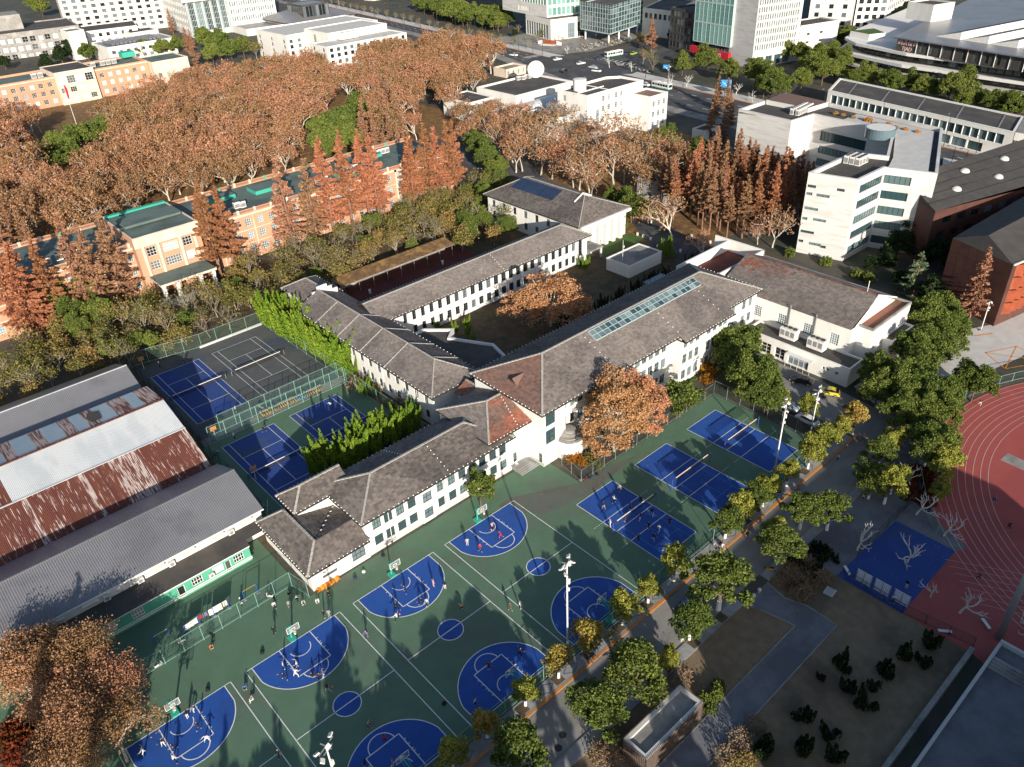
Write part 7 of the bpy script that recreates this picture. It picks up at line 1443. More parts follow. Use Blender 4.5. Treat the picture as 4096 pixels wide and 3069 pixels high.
# small wooden basketball boards on the tennis fence
for i,(n,tx,ty) in enumerate(((11,2060,940),(11,1740,620),(5,1160,1560))):
    p=T(n,tx,ty,0); s=thing('practice_board',['orange practice board standing beside the tennis net','orange practice board on a teal stand by the bicycle path','orange practice board at the woods corner of the tennis courts'][i],'practice board',(p.x,p.y,0)); b=MB(); b.tube([(0,0,0),(0,0,2.6)],.06,6); b.build('post','trim_white',s); b=MB(); b.box(-.6,.6,-.08,-.02,2.2,3.1); b.build('board','kerb_orange',s); b=MB(); b.tube([(.2*math.cos(t),-.35+.2*math.sin(t),2.4) for t in np.linspace(0,6.28,11)],.02,4); b.build('rim','metal_dark',s)
def mast(x,y,H,label,heads=6,r=.12,name='floodlight_mast',arm=1.2,rz=.4):
    m=thing(name,label,'light mast',(x,y,0),rz); b=MB(); b.tube([(0,0,0),(0,0,H*.5),(0,0,H)],[r*1.25,r,r*.7],10); b.build('pole','trim_white' if r<.3 else 'metal_grey',m,smooth=True)
    b=MB(); b.box(-.35,.35,-.35,.35,0,.15); b.build('base_plate','concrete',m); b=MB(); b.box(-.15,.15,-.4,-.15,H*.78,H*.83); b.box(-.12,.12,-.35,-.1,H*.7,H*.73); b.build('control_box','ac_white',m)
    b=MB(); b.bar((-arm,0,H-.2),(arm,0,H-.2),.1,.1); b.bar((-arm*.7,0,H-1.0),(arm*.7,0,H-1.0),.1,.1); b.bar((0,-arm*.6,H-.2),(0,arm*.6,H-.2),.1,.1); b.build('cross_arm','metal_grey',m)
    for i in range(heads):
        px=(-arm+2*arm*(i%3)/2); z=H-.1 if i<3 else H-.9; o=MB(); o.box(-.27,.27,-.25,.25,-.08,.1); q=o.build('lamp_head','ac_white',m); q.location=(px,-.3 if i%2 else .3,z); q.rotation_euler=(.6 if i%2 else -.6,0,.3*(i-1))
mast(50.66,50.3,16.7,'tall white floodlight mast at the fence by the end basketball court')
p=T(16,610,1440,15); mast(p.x,p.y,15.2,'white floodlight mast rising between the two nearest basketball courts',4)
mast(104.4,51.8,14.2,'white floodlight mast at the third volleyball court')
mast(118.2,53.0,9.5,'white lamp mast with twin arms beside the parked cars',4,.1,arm=1.6,rz=.2)
mast(94.1,10.7,17.5,'thick grey floodlight mast with concrete foot on the red apron',6,.42)
mast(178.1,46.4,7.2,'slim white lamp post on the plaza below the rust-red block',2,.1,arm=.5)
p=T(7,982,780,0); mast(p.x,p.y,9,'thin white flagless pole in the courtyard entrance bed',0,.06,'flagpole',.02)
def lamp(x,y,H=11,rz=0,label='black street lamp along the city street',group='street lamps',ar=2.2):
    if 'lamp' not in PROTO:
        r=ob('street_lamp',None); b=MB(); b.tube([(0,0,0),(0,0,11)],[.14,.07],8); b.build('pole','metal_dark',r); b=MB(); b.tube([(0,0,10.9),(1.2,0,11.4),(2.2,0,11.5)],.05,6); b.build('arm','metal_dark',r); b=MB(); b.box(1.9,2.9,-.16,.16,11.38,11.52); b.build('lamp_head','metal_grey',r); remember(r); PROTO['lamp']=[r]
        for c in list(r.children): COL.objects.unlink(c)
        COL.objects.unlink(r)
    r=copy_tree(PROTO['lamp'][0],None,LOC(x,y,0,rz,1,H/11)); r['label']=label; r['category']='street lamp'; r['group']=group
for y in list(range(110,270,26))+list(range(352,800,24)): lamp(xf(y)+1.6,y,11.5,math.pi)
for n,tx,ty,H in ((3,575,630,12),(3,675,465,11),(3,265,440,10),(3,1350,665,9),(4,1590,1455,11),(4,1690,1480,11),(4,1800,1325,10)):
    p=T(n,tx,ty,0); lamp(p.x,p.y,H,R_.uniform(0,6),'black pole lamp around the crossroads and ramp','crossroads lamps')
for i,(n,tx,ty,w,h,H) in enumerate(((3,1845,800,5,3.2,8.5),(3,1355,640,3,1.6,7),(2,720,60,5,2.5,9))):
    p=T(n,tx,ty,0); s=thing('road_sign',['large blue direction sign on a pole beside the street','small blue direction sign among clipped street trees','blue direction sign over the far avenue'][i],'road sign',(p.x,p.y,0),-1.0); b=MB(); b.tube([(0,0,0),(0,0,H)],.15,8); b.build('pole','metal_grey',s); b=MB(); b.box(-w,0,-.12,-.04,H-h-.2,H-.1); b.build('board','sign_blue',s)
    b=MB(); [b.box(-w*.8+k*.9,-w*.8+k*.9+.6,-.16,-.13,H-1.2-(k%3)*.7,H-.8-(k%3)*.7) for k in range(4)]; b.build('lettering','trim_white',s)
f=T(1,635,1060,0); fg=thing('flagpole','white flagpole with a drooping red flag among the evergreens','flagpole',(f.x,f.y,0)); b=MB(); b.tube([(0,0,0),(0,0,22)],[.12,.06],8); b.build('pole','trim_white',fg); b=MB(); b.poly([(.1,0,20.5),(.9,.2,19.4),(1.0,.1,15.5),(.5,0,13.8),(.1,0,14.6)]); b.build('flag','red_paint',fg)
f=T(14,1750,280,0); fg=thing('pennant','small red pennant on a stick at the track fence','flag',(f.x,f.y,0)); b=MB(); b.tube([(0,0,0),(0,0,2.4)],.03,5); b.build('stick','metal_grey',fg); b=MB(); b.poly([(0,0,2.4),(-1.1,.2,2.0),(0,0,1.6)]); b.build('flag','red_paint',fg)
f=T(14,960,1470,0); fg=thing('banner','small blue feather banner by the shaded yard fence','banner',(f.x,f.y,0),.8); b=MB(); b.tube([(0,0,0),(0,0,2.4)],.03,5); b.build('stick','metal_grey',fg); b=MB(); b.poly([(0,0,2.4),(.5,0,2.2),(.5,0,1.0),(0,0,.7)]); b.build('flag','sign_blue',fg)
# clothes racks
mat('cloth_white',(.7,.68,.66)); mat('cloth_olive',(.3,.28,.12)); mat('cloth_red',(.4,.03,.05)); mat('cloth_stripe',(.2,.18,.3))
R0=[T(15,1500,545),T(15,1615,465),T(15,1730,395),T(15,1845,330),T(15,1970,265),T(15,2075,205)]
for i in (0,2,4):
    a,c=R0[i],R0[i+1]; r=thing('pull_up_bar',['blue-posted bar hung with striped and red washing','blue-posted bar hung with white sheets','blue-posted bar with a yellow rail, empty'][i//2],'exercise bar')
    for p in (a,c): b=MB(); b.tube([(p.x,p.y,0),(p.x,p.y,1.9)],.06,8); b.build('post','blue_paint',r); b=MB(); b.box(p.x-.25,p.x+.25,p.y-.25,p.y+.25,0,.12); b.build('foot','concrete',r)
    b=MB(); b.bar((a.x,a.y,1.8),(c.x,c.y,1.8),.05,.05); b.build('bar','yellow_paint' if i==4 else 'trim_white',r)
def cloth(a,c,z0,z1,m,lab):
    a=Vector(a);c=Vector(c); b=MB(); n=8; d=(c-a).normalized(); s=Vector((-d.y,d.x,0))
    for i in range(n):
        p=a.lerp(c,i/n)+s*.05*math.sin(i*2.2); q=a.lerp(c,(i+1)/n)+s*.05*math.sin((i+1)*2.2); b.poly([(p.x,p.y,z0),(q.x,q.y,z0),(q.x,q.y,z1),(p.x,p.y,z1)])
    b.build('laundry',m,label=lab,cat='laundry',group='washing on the bars')
for t0,t1,m,lab,z in ((.05,.9,'cloth_white','printed white washing on the striped bar end',.8),(1.0,1.25,'cloth_red','small red cloth hung next to the striped one',1.1),(1.3,1.6,'cloth_stripe','dark striped cloth on the bar gap',1.0),(1.7,2.6,'cloth_white','long white bedsheet hung on the middle bar',.6),(2.65,2.95,'cloth_white','short white sheet beside the olive cloth',.8),(3.0,3.0+.001,'cloth_olive','',.8)):
    f=lambda t:R0[min(int(t),4)].lerp(R0[min(int(t),4)+1],t-min(int(t),4))
    if lab: a=f(t0);c=f(t1); cloth((a.x,a.y,0),(c.x,c.y,0),z,1.78,m,lab)
a=R0[3].lerp(R0[2],.02); c=R0[2].lerp(R0[3],.55); cloth((c.x,c.y,0),(a.x,a.y,0),.8,1.78,'cloth_olive','olive green cloth hung at the end of the middle bar')
p=T(15,1310,590); q=T(15,1370,555); r=thing('pull_up_bar','low blue-posted bar without washing in the tree shade','exercise bar'); b=MB(); b.bar((p.x-1,p.y,1.6),(q.x,q.y,1.6),.05,.05); b.build('bar','trim_white',r)
for x,y in ((p.x-1,p.y),(q.x,q.y)): b=MB(); b.tube([(x,y,0),(x,y,1.7)],.06,8); b.build('post','blue_paint',r)
for i,(tx,ty) in enumerate(((910,80),(1055,160),(1210,245))):
    p=T(18,tx,ty+60); r=thing('wall_bars',['white slatted exercise bars nearest the grey bench','middle white slatted exercise bars on the blue playground','white slatted exercise bars with a person hanging on'][i],'exercise bars',(p.x,p.y,0),math.pi/2)
    for sx in (-1.1,0,1.1): b=MB(); b.box(sx-.05,sx+.05,-.05,.05,0,2.6); b.build('post','metal_grey',r)
    for k in range(10): b=MB(); b.box(-1.1,1.1,-.04,.04,.35+.23*k,.42+.23*k); b.build('bar','trim_white',r)
for n,tx,ty,rz,lab in ((18,785,40,.9,'white bench board at the corner of the blue playground'),(18,1570,530,-.9,'pale bench beside the lawn fence'),(18,1900,470,.9,'white-topped bench on the red apron by the mast'),(18,2080,690,-.6,'long pale blue bench at the terrace railing')):
    p=T(n,tx,ty); s=thing('bench',lab,'bench',(p.x,p.y,0),rz); b=MB(); b.box(-.9,.9,-.22,.22,.42,.48); b.build('seat','trim_white',s)
    for sx in (-.7,.7): b=MB(); b.box(sx-.06,sx+.06,-.2,.2,0,.42); b.build('leg','metal_grey',s)
p=T(18,650,200); s=thing('inspection_hatch','white square concrete hatch lying on the dry lawn','hatch',(p.x,p.y,0),.1); b=MB(); b.box(-.8,.8,-.7,.7,0,.15); b.build('frame','concrete_light',s); b=MB(); [b.box(-.6+.3*k,-.45+.3*k,-.5,.5,.15,.18) for k in range(5)]; b.build('grating','metal_grey',s)
for n,tx,ty in ((17,1460,590),(17,2040,240),(17,2085,195)):
    p=T(n,tx,ty); s=thing('stone_bollard','round pale stone bollard at the path and road edge','bollard',(p.x,p.y,0),0,'stone bollards'); b=MB(); b.lathe((0,0,0),[(.22,0),(.22,.1),(.3,.3),(.3,.5),(.15,.66)],12); b.build('ball','concrete_light',s,smooth=True)
for n,tx,ty in ((7,1105,485),(7,1150,500),(7,1210,525),(7,1540,500),(7,1690,550),(7,1765,580),(7,1850,605),(7,1930,600),(7,1215,385),(7,1450,620)):
    p=T(n,tx,ty); s=thing('stone_bollard','short white stone post along the campus lane','bollard',(p.x,p.y,0),0,'lane bollards'); b=MB(); b.lathe((0,0,0),[(.3,0),(.3,.55),(.36,.6),(.36,.75)],10); b.build('post','trim_white',s)
# fallen leaves
rng=np.random.default_rng(8); C=np.stack([rng.uniform(60,100,500),rng.uniform(66,80,500),np.full(500,.05)],1); C2=np.stack([rng.uniform(-5,70,260),rng.uniform(55,84,260),np.full(260,.05)],1); C3=np.stack([rng.uniform(40,112,900),rng.uniform(13,38,900),np.full(900,.05)],1)
V,Q=leaves_np(rng,np.concatenate([C,C2,C3]),.13); V[:,2]=np.clip(V[:,2],.04,.09); ob('fallen_leaves',fastmesh('fallen_leaves',V,Q,['leaf_plane']),kind='stuff',label='scattered fallen leaves on the courts, apron and dry lawn')
# construction tarps by the annex
p=T(16,600,170); 
for i,(tx,ty) in enumerate(((575,185),(640,150),(690,115))):
    p=T(16,tx,ty); b=MB(); [b.poly([(p.x-.8+.4*k,p.y-.3,.02+.25*(k%2)),(p.x-.4+.4*k,p.y-.3,.02+.25*((k+1)%2)),(p.x-.35+.4*k,p.y+.5,.3+.2*((k+1)%2)),(p.x-.75+.4*k,p.y+.5,.3+.2*(k%2))]) for k in range(4)]; b.build('orange_sheet','line_orange',label=['crumpled orange sheet under the annex slit window','folded orange sheet leaning on the annex wall','small orange sheet beside the annex casement window'][i],cat='tarpaulin')
# ================================================================ VEHICLES
def car_proto(key,paint,beetle=False,bodyL=4.4):
    mat('paint_'+key,paint,rough=.3,spec=.6)
    r=ob('car',None); L=bodyL/2; W=.88
    prof=[(-L,.35),(-L,.75),(-L+.15,.9),(-L+.9,1.0),(L-1.2,.98),(L-.15,.82),(L,.6),(L,.35)] if not beetle else [(-L,.35),(-L,.6),(-L+.25,.9),(-L+.8,1.05),(L-1.1,1.0),(L-.4,.85),(L,.6),(L,.35)]
    b=MB(); n=len(prof)
    for y0,y1,s0,s1 in ((-W,-W*.85,.92,1.0),(-W*.85,W*.85,1,1),(W*.85,W,1.0,.92)):
        for i in range(n-1):
            (xa,za),(xb,zb)=prof[i],prof[i+1]; q=lambda x,z,s:(x*(.97+.03*s),z*s+.35*(1-s)*0); b.poly([(xa*s0,y0,za*(.9+.1*s0)),(xa*s1,y1,za*(.9+.1*s1)),(xb*s1,y1,zb*(.9+.1*s1)),(xb*s0,y0,zb*(.9+.1*s0))])
    for y,sg in ((-W,1),(W,-1)): b.poly([(x*.92,y,z*.992) for x,z in prof][::sg*-1])
    b.build('body','paint_'+key,r,smooth=False)
    roof=[(-L+.55,1.0),(-L+1.15,1.42),(.1,1.48),(.75,1.36),(L-1.0,.99)] if not beetle else [(-L+.35,.98),(-L+.9,1.34),(-.35,1.5),(.35,1.42),(L-1.05,1.0)]
    g=MB(); p=MB()
    for i in range(len(roof)-1):
        (xa,za),(xb,zb)=roof[i],roof[i+1]; wa=W*.86 if i in (0,) else W*.72; wb=W*.86 if i+1==len(roof)-1 else W*.72; wa=W*.86 if i==0 else W*.72
        (g if i in (0,len(roof)-2) else p).poly([(xa,-wa,za),(xb,-wb,zb),(xb,wb,zb),(xa,wa,za)])
    for sg in (1,-1): pts=[(x,sg*W*(.87 if i in (0,len(roof)-1) else .73),z) for i,(x,z) in enumerate(roof)]; g.poly(pts[::sg])
    p.build('roof','paint_'+key,r); g.build('window','glass',r)
    for x in (-L+.85,L-.85):
        for y in (-W+.08,W-.08):
            wb=MB(); wb.tube([(x,y-.1,.33),(x,y+.1,.33)],.33,14); wo=wb.build('wheel','rubber',r); wb=MB(); s=-1 if y<0 else 1; wb.tube([(x,y+s*.1,.33),(x,y+s*.115,.33)],.2,10); wb.build('hubcap','metal_grey',wo)
    for y in (-.6,.6): b=MB(); b.box(L-.12,L+.01,y-.18,y+.18,.6,.74); b.build('headlight','ac_white',r); b=MB(); b.box(-L-.01,-L+.1,y-.18,y+.18,.62,.76); b.build('tail_light','red_paint',r)
    remember(r); PROTO['car_'+key]=[r]
    for c in r.children_recursive: COL.objects.unlink(c)
    COL.objects.unlink(r)
for k,c,be_ in (('black',(.012,.012,.014),0),('yellow',(.62,.5,.05),1),('silver',(.42,.46,.5),0),('white',(.72,.72,.71),0),('dark',(.03,.045,.09),0),('green',(.3,.5,.06),0)): car_proto(k,c,be_,4.1 if be_ else 4.5)
def car(k,x,y,rz,label,s=1):
    r=copy_tree(PROTO['car_'+k][0],None,LOC(x,y,.02,rz,s)); r.name='car'; r['label']=label; r['category']='car'
car('black',131.95,63.2,rad(113),'black car parked before the gymnasium annex hedge'); car('yellow',132.1,57.1,rad(113),'yellow rounded hatchback parked behind the black car by the gymnasium')
car('silver',121.9,60.2,rad(100),'silver car half hidden under the yellow tree by the volleyball fence'); car('white',120.6,55.2,rad(85),'white car parked under street trees next to the silver car'); car('dark',68.4,43.4,rad(2),'dark blue car parked in shade under the road-side tree')
for i,(k,tx,ty,rz,lab) in enumerate((('white',110,452,100,'white car waiting on the avenue before the zebra crossing'),('white',462,487,-10,'white car crossing below the plaza steps'),('white',650,520,-10,'white hatchback turning in the middle of the crossroads'),('white',775,580,100,'white car leaving the crossroads toward the teaching block'),('black',520,580,10,'black car in the shade behind the teaching block roof'),('silver',745,552,95,'grey car just ahead of the white one at the crossroads'),('dark',800,478,-15,'dark car next to the bus stop queue'),('green',1075,440,10,'lime green taxi behind the white bus'),('dark',1020,440,10,'dark car between the bus and the lime taxi'),('white',1170,692,-95,'white car following the white bus on the street'))):
    p=T(3,tx,ty); car(k,p.x,p.y,rad(rz),lab,1.15)
def bus(x,y,rz,label):
    r=thing('bus',label,'bus',(x,y,.03),rz); b=MB(); b.box(-5.6,5.6,-1.22,1.22,.4,3.0); b.build('body','trim_white',r); b=MB(); b.box(-5.63,5.63,-1.24,1.24,.45,.8); b.build('green_skirt','hoop_green',r)
    for s in (-1,1):
        for k in range(6): b=MB(); b.box(-5.2+1.72*k,-3.7+1.72*k,s*1.23-.01,s*1.23+.01,1.5,2.5); b.build('window','glass',r)
    b=MB(); b.box(5.6,5.64,-1.05,1.05,1.3,2.6); b.build('windscreen','glass',r)
    for xx in (-3.6,3.4):
        for yy in (-1.1,1.1): b=MB(); b.tube([(xx,yy-.13,.48),(xx,yy+.13,.48)],.48,14); b.build('wheel','rubber',r)
    for xx in (-3,1): b=MB(); b.box(xx-1.2,xx+1.2,-.8,.8,3.0,3.25); b.build('roof_unit','ac_white',r)
p=T(3,915,455); bus(p.x,p.y,rad(170),'white and green bus at the stop by the bicycle park'); p=T(3,1300,715); bus(p.x,p.y,rad(-96),'white bus driving past the white teaching block')
bs=thing('bus_shelter','dark square bus shelter among bicycles at the crossroads','shelter',(*T2(3,1075,520),0)); b=MB(); b.box(-2.6,2.6,-1.6,1.6,2.6,2.9); b.build('roof','metal_dark',bs)
for sx in (-2.4,2.4):
    for sy in (-1.4,1.4): b=MB(); b.box(sx-.08,sx+.08,sy-.08,sy+.08,0,2.6); b.build('post','metal_dark',bs)
mt=thing('stone_monument','reddish stone name wall flanked by white posts above the plaza steps','monument',(*T2(3,400,360),0),-1.3); b=MB(); b.box(-4.5,4.5,-.4,.4,0,2.6); b.build('slab','wall_corten',mt)
for k in range(4):
    for sg in (-1,1): b=MB(); b.box(sg*(5.2+k*.9)-.25,sg*(5.2+k*.9)+.25,-.3,.3,0,2.4-.2*k); b.build('pillar','trim_white',mt)
for k in range(4): b=MB(); b.box(-5,5,-3.4+.6*k-.6,-2.8+.6*k,0,.15*(k+1)); b.build('step','concrete_light',mt)
# bicycles
def bike_proto(key,m):
    mat('bike_'+key,m,rough=.5); r=ob('bicycle',None)
    for x in (-.52,.52): b=MB(); b.tube([(x+.33*math.cos(t),0,.33+.33*math.sin(t)) for t in np.linspace(0,6.283,15)],.025,4); b.build('wheel','rubber',r)
    b=MB(); [b.tube([a,c],.028,5) for a,c in (((-.52,0,.33),(-.1,0,.3)),((-.1,0,.3),(-.25,0,.8)),((-.1,0,.3),(.38,0,.75)),((-.22,0,.72),(.38,0,.75)),((.52,0,.33),(.36,0,.98)),((-.52,0,.33),(-.22,0,.72)))]; b.build('frame','bike_'+key,r)
    b=MB(); b.tube([(.3,-.28,1.0),(.36,0,.98),(.3,.28,1.0)],.025,5); b.build('handlebar','metal_grey',r); b=MB(); b.box(-.38,-.12,-.09,.09,.82,.9); b.build('saddle','rubber',r); b=MB(); b.box(.45,.78,-.18,.18,.7,.95); b.build('basket','metal_grey',r)
    b=MB(); b.tube([(-.52+.37*math.cos(t),0,.33+.37*math.sin(t)) for t in np.linspace(.3,2.8,7)],.04,5); b.build('mudguard','bike_'+key,r)
    remember(r); PROTO['bike_'+key]=[r]
    for c in r.children_recursive: COL.objects.unlink(c)
    COL.objects.unlink(r)
for k,c in (('yellow',(.65,.36,.02)),('blue',(.12,.4,.6)),('white',(.65,.65,.63)),('black',(.02,.02,.022))): bike_proto(k,c)
def bike(k,x,y,rz,label,group): r=copy_tree(PROTO['bike_'+k][0],None,LOC(x,y,.02,rz,1.05)); r.name='bicycle'; r['label']=label; r['category']='bicycle'; r['group']=group
for i in range(30):
    x=46.8+i*.47; k='yellow' if not 16<i<22 else 'blue'
    bike(k,x,132.9+R_.uniform(-.2,.2),rad(80+R_.uniform(-14,14)),('yellow' if k=='yellow' else 'pale blue')+' share bicycle in the row between the two tennis fences',k+' bicycles between tennis fences')
for i,(tx,ty) in enumerate(((1700,545),(1730,530),(1760,520),(2100,380),(2120,370),(1740,760),(15,1),(1720,560))):
    if ty>10: p=T(11,tx,ty); bike('black' if i!=3 else 'white',p.x,p.y,R_.uniform(0,3),'dark bicycle leaning by the end of the tennis fence path','bicycles at the tennis fence end')
for i in range(90):
    u=R_.random(); tx=600+460*u; ty=400-80*u+R_.uniform(-18,28); p=T(3,tx,ty); bike(R_.choice(['white','black','white','yellow']),p.x,p.y,R_.uniform(0,3),'parked bicycle in the crowded bicycle park beside the glass cube','crossroads bicycle park')
for i in range(40):
    u=R_.random(); tx=930+300*u; ty=520+75*u+R_.uniform(-8,10); p=T(3,tx,ty); bike(R_.choice(['white','black']),p.x,p.y,R_.uniform(0,3),'parked bicycle along the pavement behind the bus shelter','pavement bicycles')
for i,(n,tx,ty,lab) in enumerate(((16,160,245,'white scooter parked inside the court fence'),(15,1690,545,'dark scooter leaning on the fence beside the washing'),(15,1940,290,'pale scooter by the yellow exercise bar'),(15,1465,610,'white scooter next to the empty bar'),(15,1285,800,'white three-wheeled cart at the fence corner'),(14,925,1080,'white bicycle on the curved pavement corner'),(18,165,30,'yellow bicycle parked on the shaded pavement tip'))):
    p=T(n,tx,ty); s=thing('scooter' if i<5 else 'bicycle',lab,'scooter' if i<5 else 'bicycle',(p.x,p.y,.02),R_.uniform(0,3))
    for x in (-.55,.55): b=MB(); b.tube([(x+.24*math.cos(t),0,.26+.24*math.sin(t)) for t in np.linspace(0,6.283,13)],.06,5); b.build('wheel','rubber',s)
    b=MB(); b.box(-.65,-.05,-.17,.17,.4,.7); b.box(-.05,.4,-.16,.16,.25,.35); b.bar((.45,0,.3),(.3,0,1.0),.18,.08); b.build('body','bike_yellow' if i==6 else ('bike_black' if i==1 else 'bike_white'),s); b=MB(); b.box(-.6,.0,-.14,.14,.72,.8); b.build('seat','rubber',s); b=MB(); b.tube([(.3,-.3,1.02),(.3,.3,1.02)],.025,5); b.build('handlebar','metal_dark',s)
mat('skin',(.5,.3,.21),rough=.6); mat('skin2',(.42,.25,.17),rough=.6); mat('hair',(.012,.01,.01))
CLO={'white':(.68,.67,.66),'black':(.014,.014,.016),'grey':(.3,.3,.31),'red':(.5,.02,.04),'blue':(.08,.14,.4),'pink':(.6,.32,.3),'maroon':(.12,.02,.025),'beige':(.5,.4,.31),'brown':(.09,.055,.04),'purple':(.18,.17,.36),'yellow':(.6,.42,.04),'orange':(.65,.18,.03),'navy':(.03,.04,.09),'pale':(.48,.55,.58)}
for k,c in CLO.items(): mat('cloth_p_'+k,c,c2=tuple(v*.75 for v in c),scale=6,coord='OBJ')
def person(n,tx,ty,pose,top,trou,label,rz=None,shoe='white',dz=0):
    p=T(n,tx,ty,0); o=ob('person',PM[pose],None,label,'person',M=LOC(p.x,p.y,.03+dz,R_.uniform(0,6.28) if rz is None else rz,R_.uniform(.97,1.05)))
    for i,m in enumerate((R_.choice(['skin','skin2']),'hair','cloth_p_'+top,'cloth_p_'+trou,'cloth_p_'+shoe)): s=o.material_slots[i]; s.link='OBJECT'; s.material=MATS[m]
    return o
def P_(n,L):
    for a in L: person(n,*a)
# facing angle: 0 = +Y (towards the wing)
P_(16,[(197,545,'walk','black','black','person in black walking behind the second hoop'),(285,900,'wide','black','black','person in black defending at the left of the second key',2.0),(276,822,'stand','white','grey','person in pale top standing behind the black-clad defender'),(372,885,'wide','white','white','person in white on the edge of the second key',-1),(388,815,'reach','white','grey','person in white with arms out inside the second key',1.0),(510,882,'crouch','black','black','person in black crouching inside the free-throw arc'),(565,897,'wide','brown','black','person in dark top guarding at the free-throw arc',2.5),(592,880,'reach','white','white','person in pale clothes closing in at the free-throw arc',-2),(633,1008,'run','maroon','grey','person in maroon dribbling a ball outside the three-point line',.5),(598,412,'stand','black','black','person in black standing on the baseline of the second court'),(642,407,'stand','grey','grey','person in grey standing on the baseline beside one in black'),
 (196,322,'sit','white','black','person in white sitting by the fence near scooters',3.0),(322,332,'walk','grey','grey','person in grey walking from the fence toward the second hoop',3.0),(375,262,'crouch','white','black','person in white crouching by the fence gate'),(425,305,'bend','white','black','person in white bending over a bag at the fence gate'),(545,288,'bend','white','white','person all in white bending beside the annex wall'),(315,230,'crouch','black','black','person in black crouching inside the fence gate'),(635,230,'sit','black','black','person in black sitting against the annex beside orange sheets',3.14),
 (1257,205,'wide','black','black','person in black inside the third key under the hoop',1.2),(1190,350,'run','black','black','person in dark kit driving along the third key',.3),(1187,432,'wide','white','black','person in white holding a red ball outside the third arc',.2),(1378,297,'wide','black','black','person in black guarding at the third free-throw line',2.8),(1427,318,'stand','pale','black','person in pale top at the third free-throw arc',2.0),(1477,157,'stand','pink','pink','person in pink jacket at the edge of the third three-point arc'),(1570,177,'stand','black','white','person in black top and white trousers on the third three-point line'),(1710,342,'bend','brown','black','person bending with a ball between the third and fourth courts',.4),(942,573,'walk','purple','navy','person in purple-grey walking between the second and third courts'),(2093,350,'walk','brown','brown','person in brown walking at the fourth court centre line'),(2170,337,'stand','white','black','person in white standing on the fourth court side line'),
 (962,1297,'walk','pink','black','person in pale pink shirt and black trousers in midcourt shade'),(1088,1412,'stand','red','black','person in red jacket inside the lower second key'),(1922,822,'stand','maroon','black','person in maroon top at the lower third free-throw line'),(1815,1117,'stand','white','black','person in white top and black trousers on the lower third arc'),(2168,718,'wide','brown','black','person in brown stretching on the lower third three-point area',-1.5),(240,1530,'walk','black','black','person in black walking in the shade between courts'),(930,1600,'stand','navy','black','person in navy in the lower second key'),(1150,1600,'stand','grey','grey','person in grey beside the lower second hoop')])
P_(12,[(1950,1352,'shoot','pink','black','person in pink top with a ball under the magnolia hoop',2.6),(2020,1417,'run','red','red','person in red shirt running in the magnolia court key',1.0),(1750,1477,'stand','beige','pale','person in beige top and pale trousers at the magnolia court edge'),(1852,1522,'walk','red','black','person in red and black outside the magnolia court arc'),(115,557,'wide','black','black','person in black playing tennis on the sunlit baseline',3.0),(650,370,'run','white','navy','person in white playing tennis on the far half of the hedge court'),(535,662,'stand','white','navy','person in white beside the juniper hedge at the tennis net')])
P_(15,[(1515,1217,'stand','black','white','person in black top and pale trousers at the leftmost baseline'),(1565,1165,'bend','grey','white','person in grey bending at the leftmost key corner',1.2),(1605,1310,'walk','black','black','person in black and red walking in the leftmost key'),(1672,1400,'wide','white','white','person in white at the leftmost free-throw corner',2.6),(1320,1440,'reach','black','white','person in black with one arm out on the leftmost key line'),(1410,1480,'run','black','black','person in black running toward the leftmost key line'),(1405,1575,'wide','white','black','person in white top seen beyond the leftmost arc'),(1168,1505,'wide','white','white','person in white half under the brown plane tree',1.0),(1975,985,'crouch','blue','black','person in blue crouching between the first two courts'),(2040,1075,'sit','grey','white','person in grey sitting on the ground between the first two courts'),(1702,660,'crouch','orange','black','person with orange top squatting by the fence near the washing')])
P_(13,[(835,1182,'walk','black','beige','person in black top and shorts on the first volleyball court back line'),(915,1132,'walk','white','black','person in white jacket on the first volleyball court'),(962,1042,'stand','grey','black','person in grey at the volleyball court corner near bags'),(1045,1182,'stand','blue','black','person in blue checked shirt before the volleyball net'),(1130,1137,'reach','black','black','person in black reaching beside the net post'),(890,1312,'wide','white','white','person all in white at the net end of the volleyball court',.8),(1005,1282,'stand','brown','maroon','person in brown right under the volleyball net'),(1125,1277,'stand','black','white','person in black top and white trousers past the net'),(1217,1232,'reach','black','black','person in black with arms up near the net side line'),(1195,1342,'stand','black','black','person in black standing on the middle of the far volleyball half'),(1277,1372,'walk','white','white','person in white in the far volleyball half'),(1362,1312,'run','black','black','person in black lunging at the volleyball side line',2.0),(1110,1442,'walk','black','black','person in black near the attack line end'),(1227,1437,'wide','black','beige','person in black top and tan shorts at the far volleyball court'),(1985,1420,'walk','black','black','person in black walking on the shaded road'),(1720,1490,'sit','grey','black','person in grey sitting on the kerb under the street tree',3.1),(1772,1465,'sit','black','black','person in black sitting on the kerb between two others',3.1),(1785,1498,'sit','white','grey','person in white sitting at the end of the kerb group',3.1)])
P_(14,[(390,1050,'walk','purple','brown','person with purple-grey top walking in the shaded road by the kerb'),(710,797,'walk','pale','navy','person in pale blue jacket crossing from shade to sun'),(1850,352,'run','black','white','runner in black top on the outer track lanes',2.2),(1962,1127,'run','blue','black','runner in blue casting a long shadow on the track',2.2),(2082,1347,'run','black','black','runner in black in the shaded track lane',2.2),(1120,362,'bend','orange','orange','worker in orange beside the camphor belt'),(1165,345,'stand','orange','grey','worker in orange vest standing by the camphor belt')])
P_(18,[(1260,172,'stand','black','white','person in black beside the pollarded tree on the blue playground'),(1150,290,'reach','white','black','person with white cap at the exercise bars'),(1840,108,'run','black','black','person in black leaning near the track start lines')])
P_(11,[(1890,622,'stand','white','navy','person in white at the corner of the tennis baseline'),(1900,402,'stand','white','navy','person in white beside the tall tennis fence')])
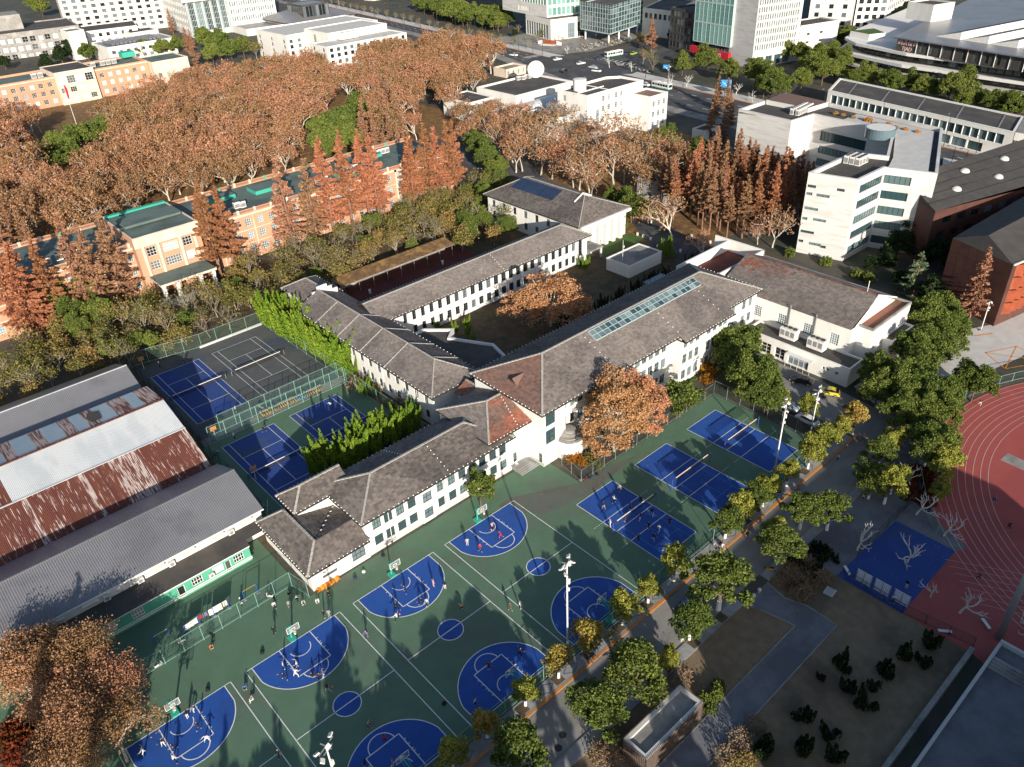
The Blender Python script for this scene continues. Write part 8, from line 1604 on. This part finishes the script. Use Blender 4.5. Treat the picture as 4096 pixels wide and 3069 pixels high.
P_(5,[(1292,1555,'stand','blue','navy','person in blue on the shaded tennis court below the woods'),(1490,1505,'wide','black','black','person in black playing tennis near the back of the shaded court',3.0)])
# the cyclist on the lane
p=T(14,915,635); r=copy_tree(PROTO['bike_black'][0],None,LOC(p.x,p.y,.02,rad(-60),1.05)); r.name='bicycle'; r['label']='dark bicycle ridden along the lane past the orange kerb end'; r['category']='bicycle'
o=person(14,915,635,'sit','pink','black','cyclist with yellow helmet riding on the lane',rad(-150),dz=.42); p2=o.matrix_basis.translation; b=MB(); b.lathe((0,.06,1.12),[(.13,0),(.12,.08),(.06,.14)],10); b.build('helmet','yellow_paint',o)
# balls
for i,(n,tx,ty,h,lab) in enumerate(((16,662,962,.6,'orange basketball bouncing beside the player in maroon'),(16,1203,378,1.1,'red-orange basketball held by the player in white'),(12,1940,1345,1.3,'orange basketball at the magnolia hoop player'),(16,1690,312,.2,'orange basketball at the feet of the bending player'),(17,558,410,.15,'pale ball rolling beside the floodlight mast key'))):
    p=T(n,tx,ty,h); bm=MB(); bm.lathe((p.x,p.y,h-.12),[(.03,0),(.09,.04),(.12,.12),(.09,.2),(.03,.24)],10); bm.build('basketball','line_orange' if i<4 else 'ac_white',smooth=True,label=lab,cat='ball')
for i,(n,tx,ty,m,lab) in enumerate(((13,690,945,'maroon','dark red bag in the heap at the shrub bed corner'),(13,715,930,'black','black bag in the heap at the shrub bed corner'),(13,740,925,'navy','navy bag in the heap at the shrub bed corner'),(13,650,950,'grey','grey bag lying nearest the bed corner post'),(13,780,905,'black','black backpack lying along the shrub bed kerb'),(16,1562,1100,'black','black backpack lying alone on the lower third court'),(16,100,690,'black','black backpack left near the second court baseline'),(15,1672,990,'black','black bundle left near the leftmost court line'),(12,1070,1555,'black','black bag at the foot of the low wing wall'),(16,845,90,'navy','blue and black bag beside the annex wall'),(16,915,40,'white','white bag by the low wing drainpipe'))):
    p=T(n,tx,ty); bm=MB(); bm.lathe((p.x,p.y,.02),[(.28,0),(.32,.12),(.24,.3),(.1,.38)],9); bm.build('bag','cloth_p_'+m,smooth=True,label=lab,cat='bag')
# ================================================================ WHAT STANDS JUST OUTSIDE THE FRAME (casts the long shade)
ob_=thing('neighbour_block','tall plain block south of the lawn whose shadow covers lawn and road','building'); flat_building(ob_,rect(37.5,96,-34,-11),0,19.6,'wall_beige','roof_dark',.5,holes={2:grid(58.5,14,1.6,[(z,z+1.8) for z in (2,6,10,14)])})
for x,y,s,k in ((13,30,.72,'redwood'),(6.5,31,.62,'redwood'),(1.5,30,.68,'redwood'),(-5,30,.75,'redwood'),(18.8,29,.6,'redwood'),(23.6,27,.62,'redwood'),(29,22,.66,'redwood'),(-11,32,.7,'redwood'),(10,25,.66,'redwood'),(-1,36,.5,'redwood'),(4,37,.5,'redwood'),(16,36,.42,'redwood'),(27,-9,1.1,'redwood'),(21.5,-7,1.05,'redwood'),(31.5,-7,1.25,'redwood'),(17,-4,1.0,'redwood'),(-13,72,.9,'redwood'),(-17,66,.95,'redwood'),(-10,60,.8,'redwood')):
    tree(k,x,y,s,'redwood in the row south of the courts',group='redwoods south of the courts',name='dawn_redwood')

for i in range(9): tree('camphor',-12+i*4.7,32.5-(i%2)*5,1.55,'broad camphor in the row south of the courts',group='camphors south of the courts',name='camphor_tree')
